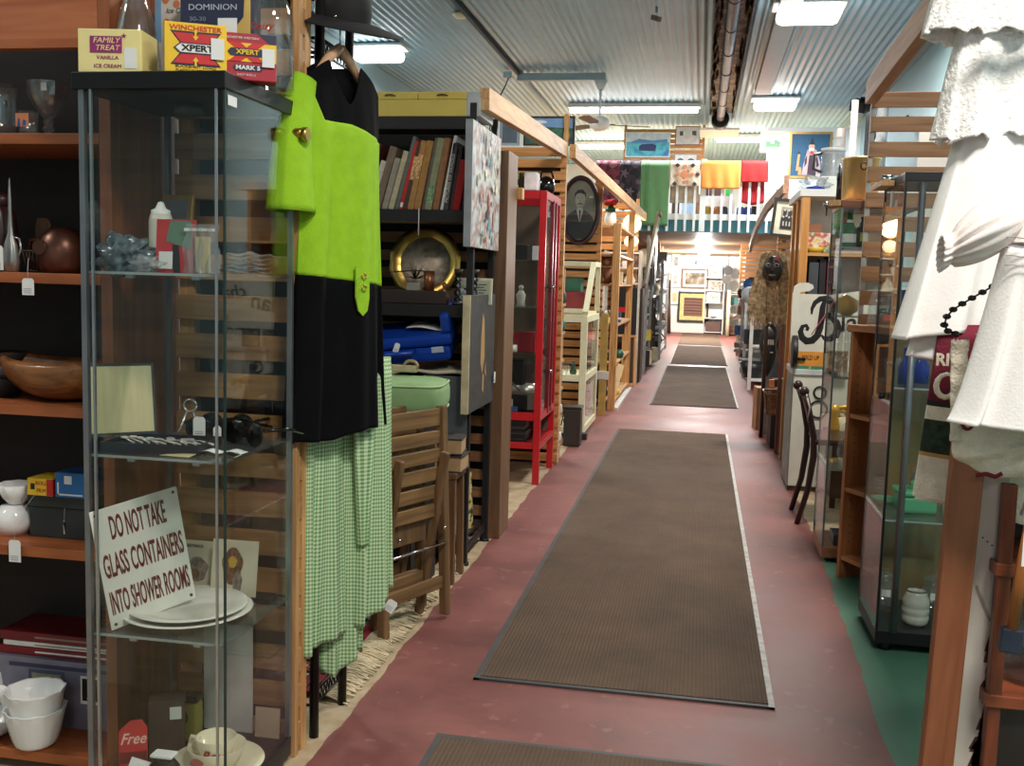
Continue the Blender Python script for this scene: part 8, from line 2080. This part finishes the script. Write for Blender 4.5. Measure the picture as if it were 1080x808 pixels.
garment('lace_collar', [lace], t, (-.03, -.012), HA, lambda v: .155-.03*v, lambda v: .062, lambda c, s_: .475+lr(c*1.2), lambda c, s_: .66-.06*abs(c), ripple=.012, nr=9, seed=4.3, solid=.004)
part('hanger_hook', MB().tube([(0, 0, .60), (0, 0, .72), (.02, .0, .745), (.01, .0, .76)], .003, 6), chrome, t)
t = thing('wooden_hanger', 'dark wooden hanger end at the top right corner', 'hanger', (.52, 1.84, 1.74))
part('arm', MB().tube([(-.05, 0, -.01), (0, 0, .012), (.10, .02, .03)], [.012, .015, .013], 12), W('dark_hanger_wood', (120, 78, 48), (84, 50, 30), 'x', .35), t)
part('hook', MB().tube([(.10, .02, .03), (.12, .03, .09), (.10, .05, .14), (.09, .10, .20)], .003, 6), chrome, t)
pinkw = P('blush_white_cotton', (236, 224, 218), .9, var=.02, scale=30, bump=.15, bscale=220)
t = thing('puff_sleeve_dress', 'short blush white dress with puffed sleeve at the right edge', 'dress', (.575, 1.73, 1.2))
HB = (.97, .24)
garment('bodice', [pinkw], t, (.0, 0), HB, lambda v: .118-.015*v, lambda v: .05, lambda c, s_: .097, lambda c, s_: .185-.03*abs(c), ripple=.003, nr=8, solid=.002)
garment('skirt', [wcot], t, (0, 0), HB, lambda v: .185-.067*v**.7, lambda v: .062, lambda c, s_: -.185-.012*(c+1), lambda c, s_: .101, ripple=.014, nr=7, seed=.9, solid=.002)
for k in range(4):
    part('smocking_row', MB().tube([(-.122+.244*u, -.030-.038*math.sin(PI*u)-.03+.058*u, .104-.014*k+.0012*math.sin(50*u)) for u in [q/60 for q in range(61)]], .0012, 4), P('grey_smocking', (176, 166, 170), .9), t)
def puff(u, v):
    th = 2*PI*u; r = .008+.042*math.sin(PI*min(1, v*1.0))**.55*(1-.25*v) + (.006*math.sin(14*th)*v)
    if v > .9: r = .022+.003*math.sin(12*th)
    x = -.115*v; return (-.085+x, -.02+r*math.cos(th), .140-.030*v-.03*v*v + r*math.sin(th))
part('puff_sleeve', MB().grid(puff, 48, 24, True), pinkw, t, solid=.0015)
part('sleeve_cuff', MB().grid(lambda u, v: (-.195-.012*v, -.02+(.022+.006*v+.003*math.sin(16*2*PI*u))*math.cos(2*PI*u), .083-.004*v+(.022+.006*v+.003*math.sin(16*2*PI*u))*math.sin(2*PI*u)), 64, 3, True), pinkw, t, solid=.0015)
# bead hanger
t = thing('beaded_hanger', 'string of black beads curving out between the white dresses', 'hanger', (.40, 1.80, 1.17))
bd = [(.085, -.01, .070), (.07, -.01, .060), (.055, -.01, .050), (.040, -.008, .040), (.026, -.006, .030), (.013, -.004, .020), (.004, -.003, .008), (.001, -.002, -.006), (.008, 0, -.016), (.020, .0, -.020)]
part('cord', MB().tube(bd, .0018, 6), ink, t)
for i_, q in enumerate(bd): part('bead', MB().blob(q, .0052, 10, 8, (1.35, 1, .95)), MATS['glossy_black'], t)
# terry towels
terry = P('cream_terry', (240, 230, 208), .98, var=.06, scale=60, bump=.7, bscale=240)
tgreen = P('terry_dark_green', (44, 62, 46), .98, var=.4, scale=70, bump=.6, bscale=240); tgold = P('terry_gold', (196, 152, 88), .98, bump=.6, bscale=240)
tburg = P('terry_burgundy', (106, 26, 44), .98, var=.1, bump=.6, bscale=240); tdark = P('terry_dark_line', (48, 44, 40), .98)
t = thing('banded_towel', 'cream terry towel with green, gold and burgundy bands', 'towel', (.555, 1.97, 1.0))
def tmf(u, v):
    z = -.155+.315*v
    if z > .025: return 3
    if z > .012: return 4
    if z > -.012: return 0
    if z > -.070: return 1
    if z > -.078: return 2
    return 0
garment('towel', [terry, tgreen, tgold, tburg, tdark], t, (0, 0), (.97, .2), lambda v: .158-.028*v, lambda v: .030, lambda c, s_: -.155-.02*(c+1), lambda c, s_: .16, ripple=.006, nr=4, mfn=tmf, nv=90, solid=.006, seed=.2)
text('RI', .030, terry, t, (-.128, -.062, .098), (PI/2, 0, .2), bold=.001)
part('logo_swirl', MB().tube([(-.118+.020*math.cos(a)*(1-a/16), -.060-.006*math.cos(a), .050+.026*math.sin(a)*(1-a/16)) for a in [.6+q*.5 for q in range(14)]], [.002+.0035*math.sin(PI*q/13) for q in range(14)], 6), terry, t)
part('hem', MB().tube([(-.153+.29*u, -.035-.03*math.sin(PI*u)+.05*u-.0, -.157-.030*u) for u in [q/20 for q in range(21)]], .004, 6), terry, t)
t = thing('folded_towel', 'thick folded cream terry towel with a dark red monogram', 'towel', (.575, 1.80, .97))
def fold_fn(u, v):
    th = 2*PI*u; c, s_ = math.cos(th), math.sin(th)
    sx = math.copysign(abs(c)**.5, c); sz = math.copysign(abs(s_)**.35, s_)
    # lies in the xz plane; y is thickness along v
    k = math.sin(PI*v)**.35
    return (.150*sx*k, -.025+.05*v + .006*math.sin(9*c+3*v), .06*sz*k - .012*sx + .004*math.sin(6*c))
part('towel', MB().grid(fold_fn, 60, 16, True), terry, t)
part('monogram', MB().tube([(-.132+.013*math.cos(a)*(1-a/14), -.030, .036+.018*math.sin(a)*(1-a/14)) for a in [q*.45 for q in range(22)]], .0030, 6), P('monogram_red', (120, 30, 44), .9), t)
part('corner_mark', MB().tube([(-.115, -.032, -.052), (-.10, -.033, -.048), (-.085, -.033, -.052), (-.075, -.033, -.046)], .004, 6), P('monogram_red', (120, 30, 44), .9), t)
t = thing('cream_underlayer', 'cream cloth hanging below the terry towels at the right edge', 'cloth', (.63, 1.90, .86))
garment('cloth', [terry], t, (0, 0), (.97, .1), lambda v: .13, lambda v: .03, lambda c, s_: -.055-.03*(c), lambda c, s_: .12, ripple=.006, nr=4, solid=.005)
t = thing('fleece_strip', 'ivory fleece edge peeking out below the black beads', 'cloth', (.408, 1.79, 1.10))
part('strip', MB().grid(lambda u, v: (.004+.024*u+.01*(1-v), -.004*math.sin(PI*u)+.002*math.sin(30*v), -.13+.17*v+.002*math.sin(20*u)), 8, 40), P('ivory_fleece', (236, 226, 204), .98, bump=1.0, bscale=160), t, solid=.010)
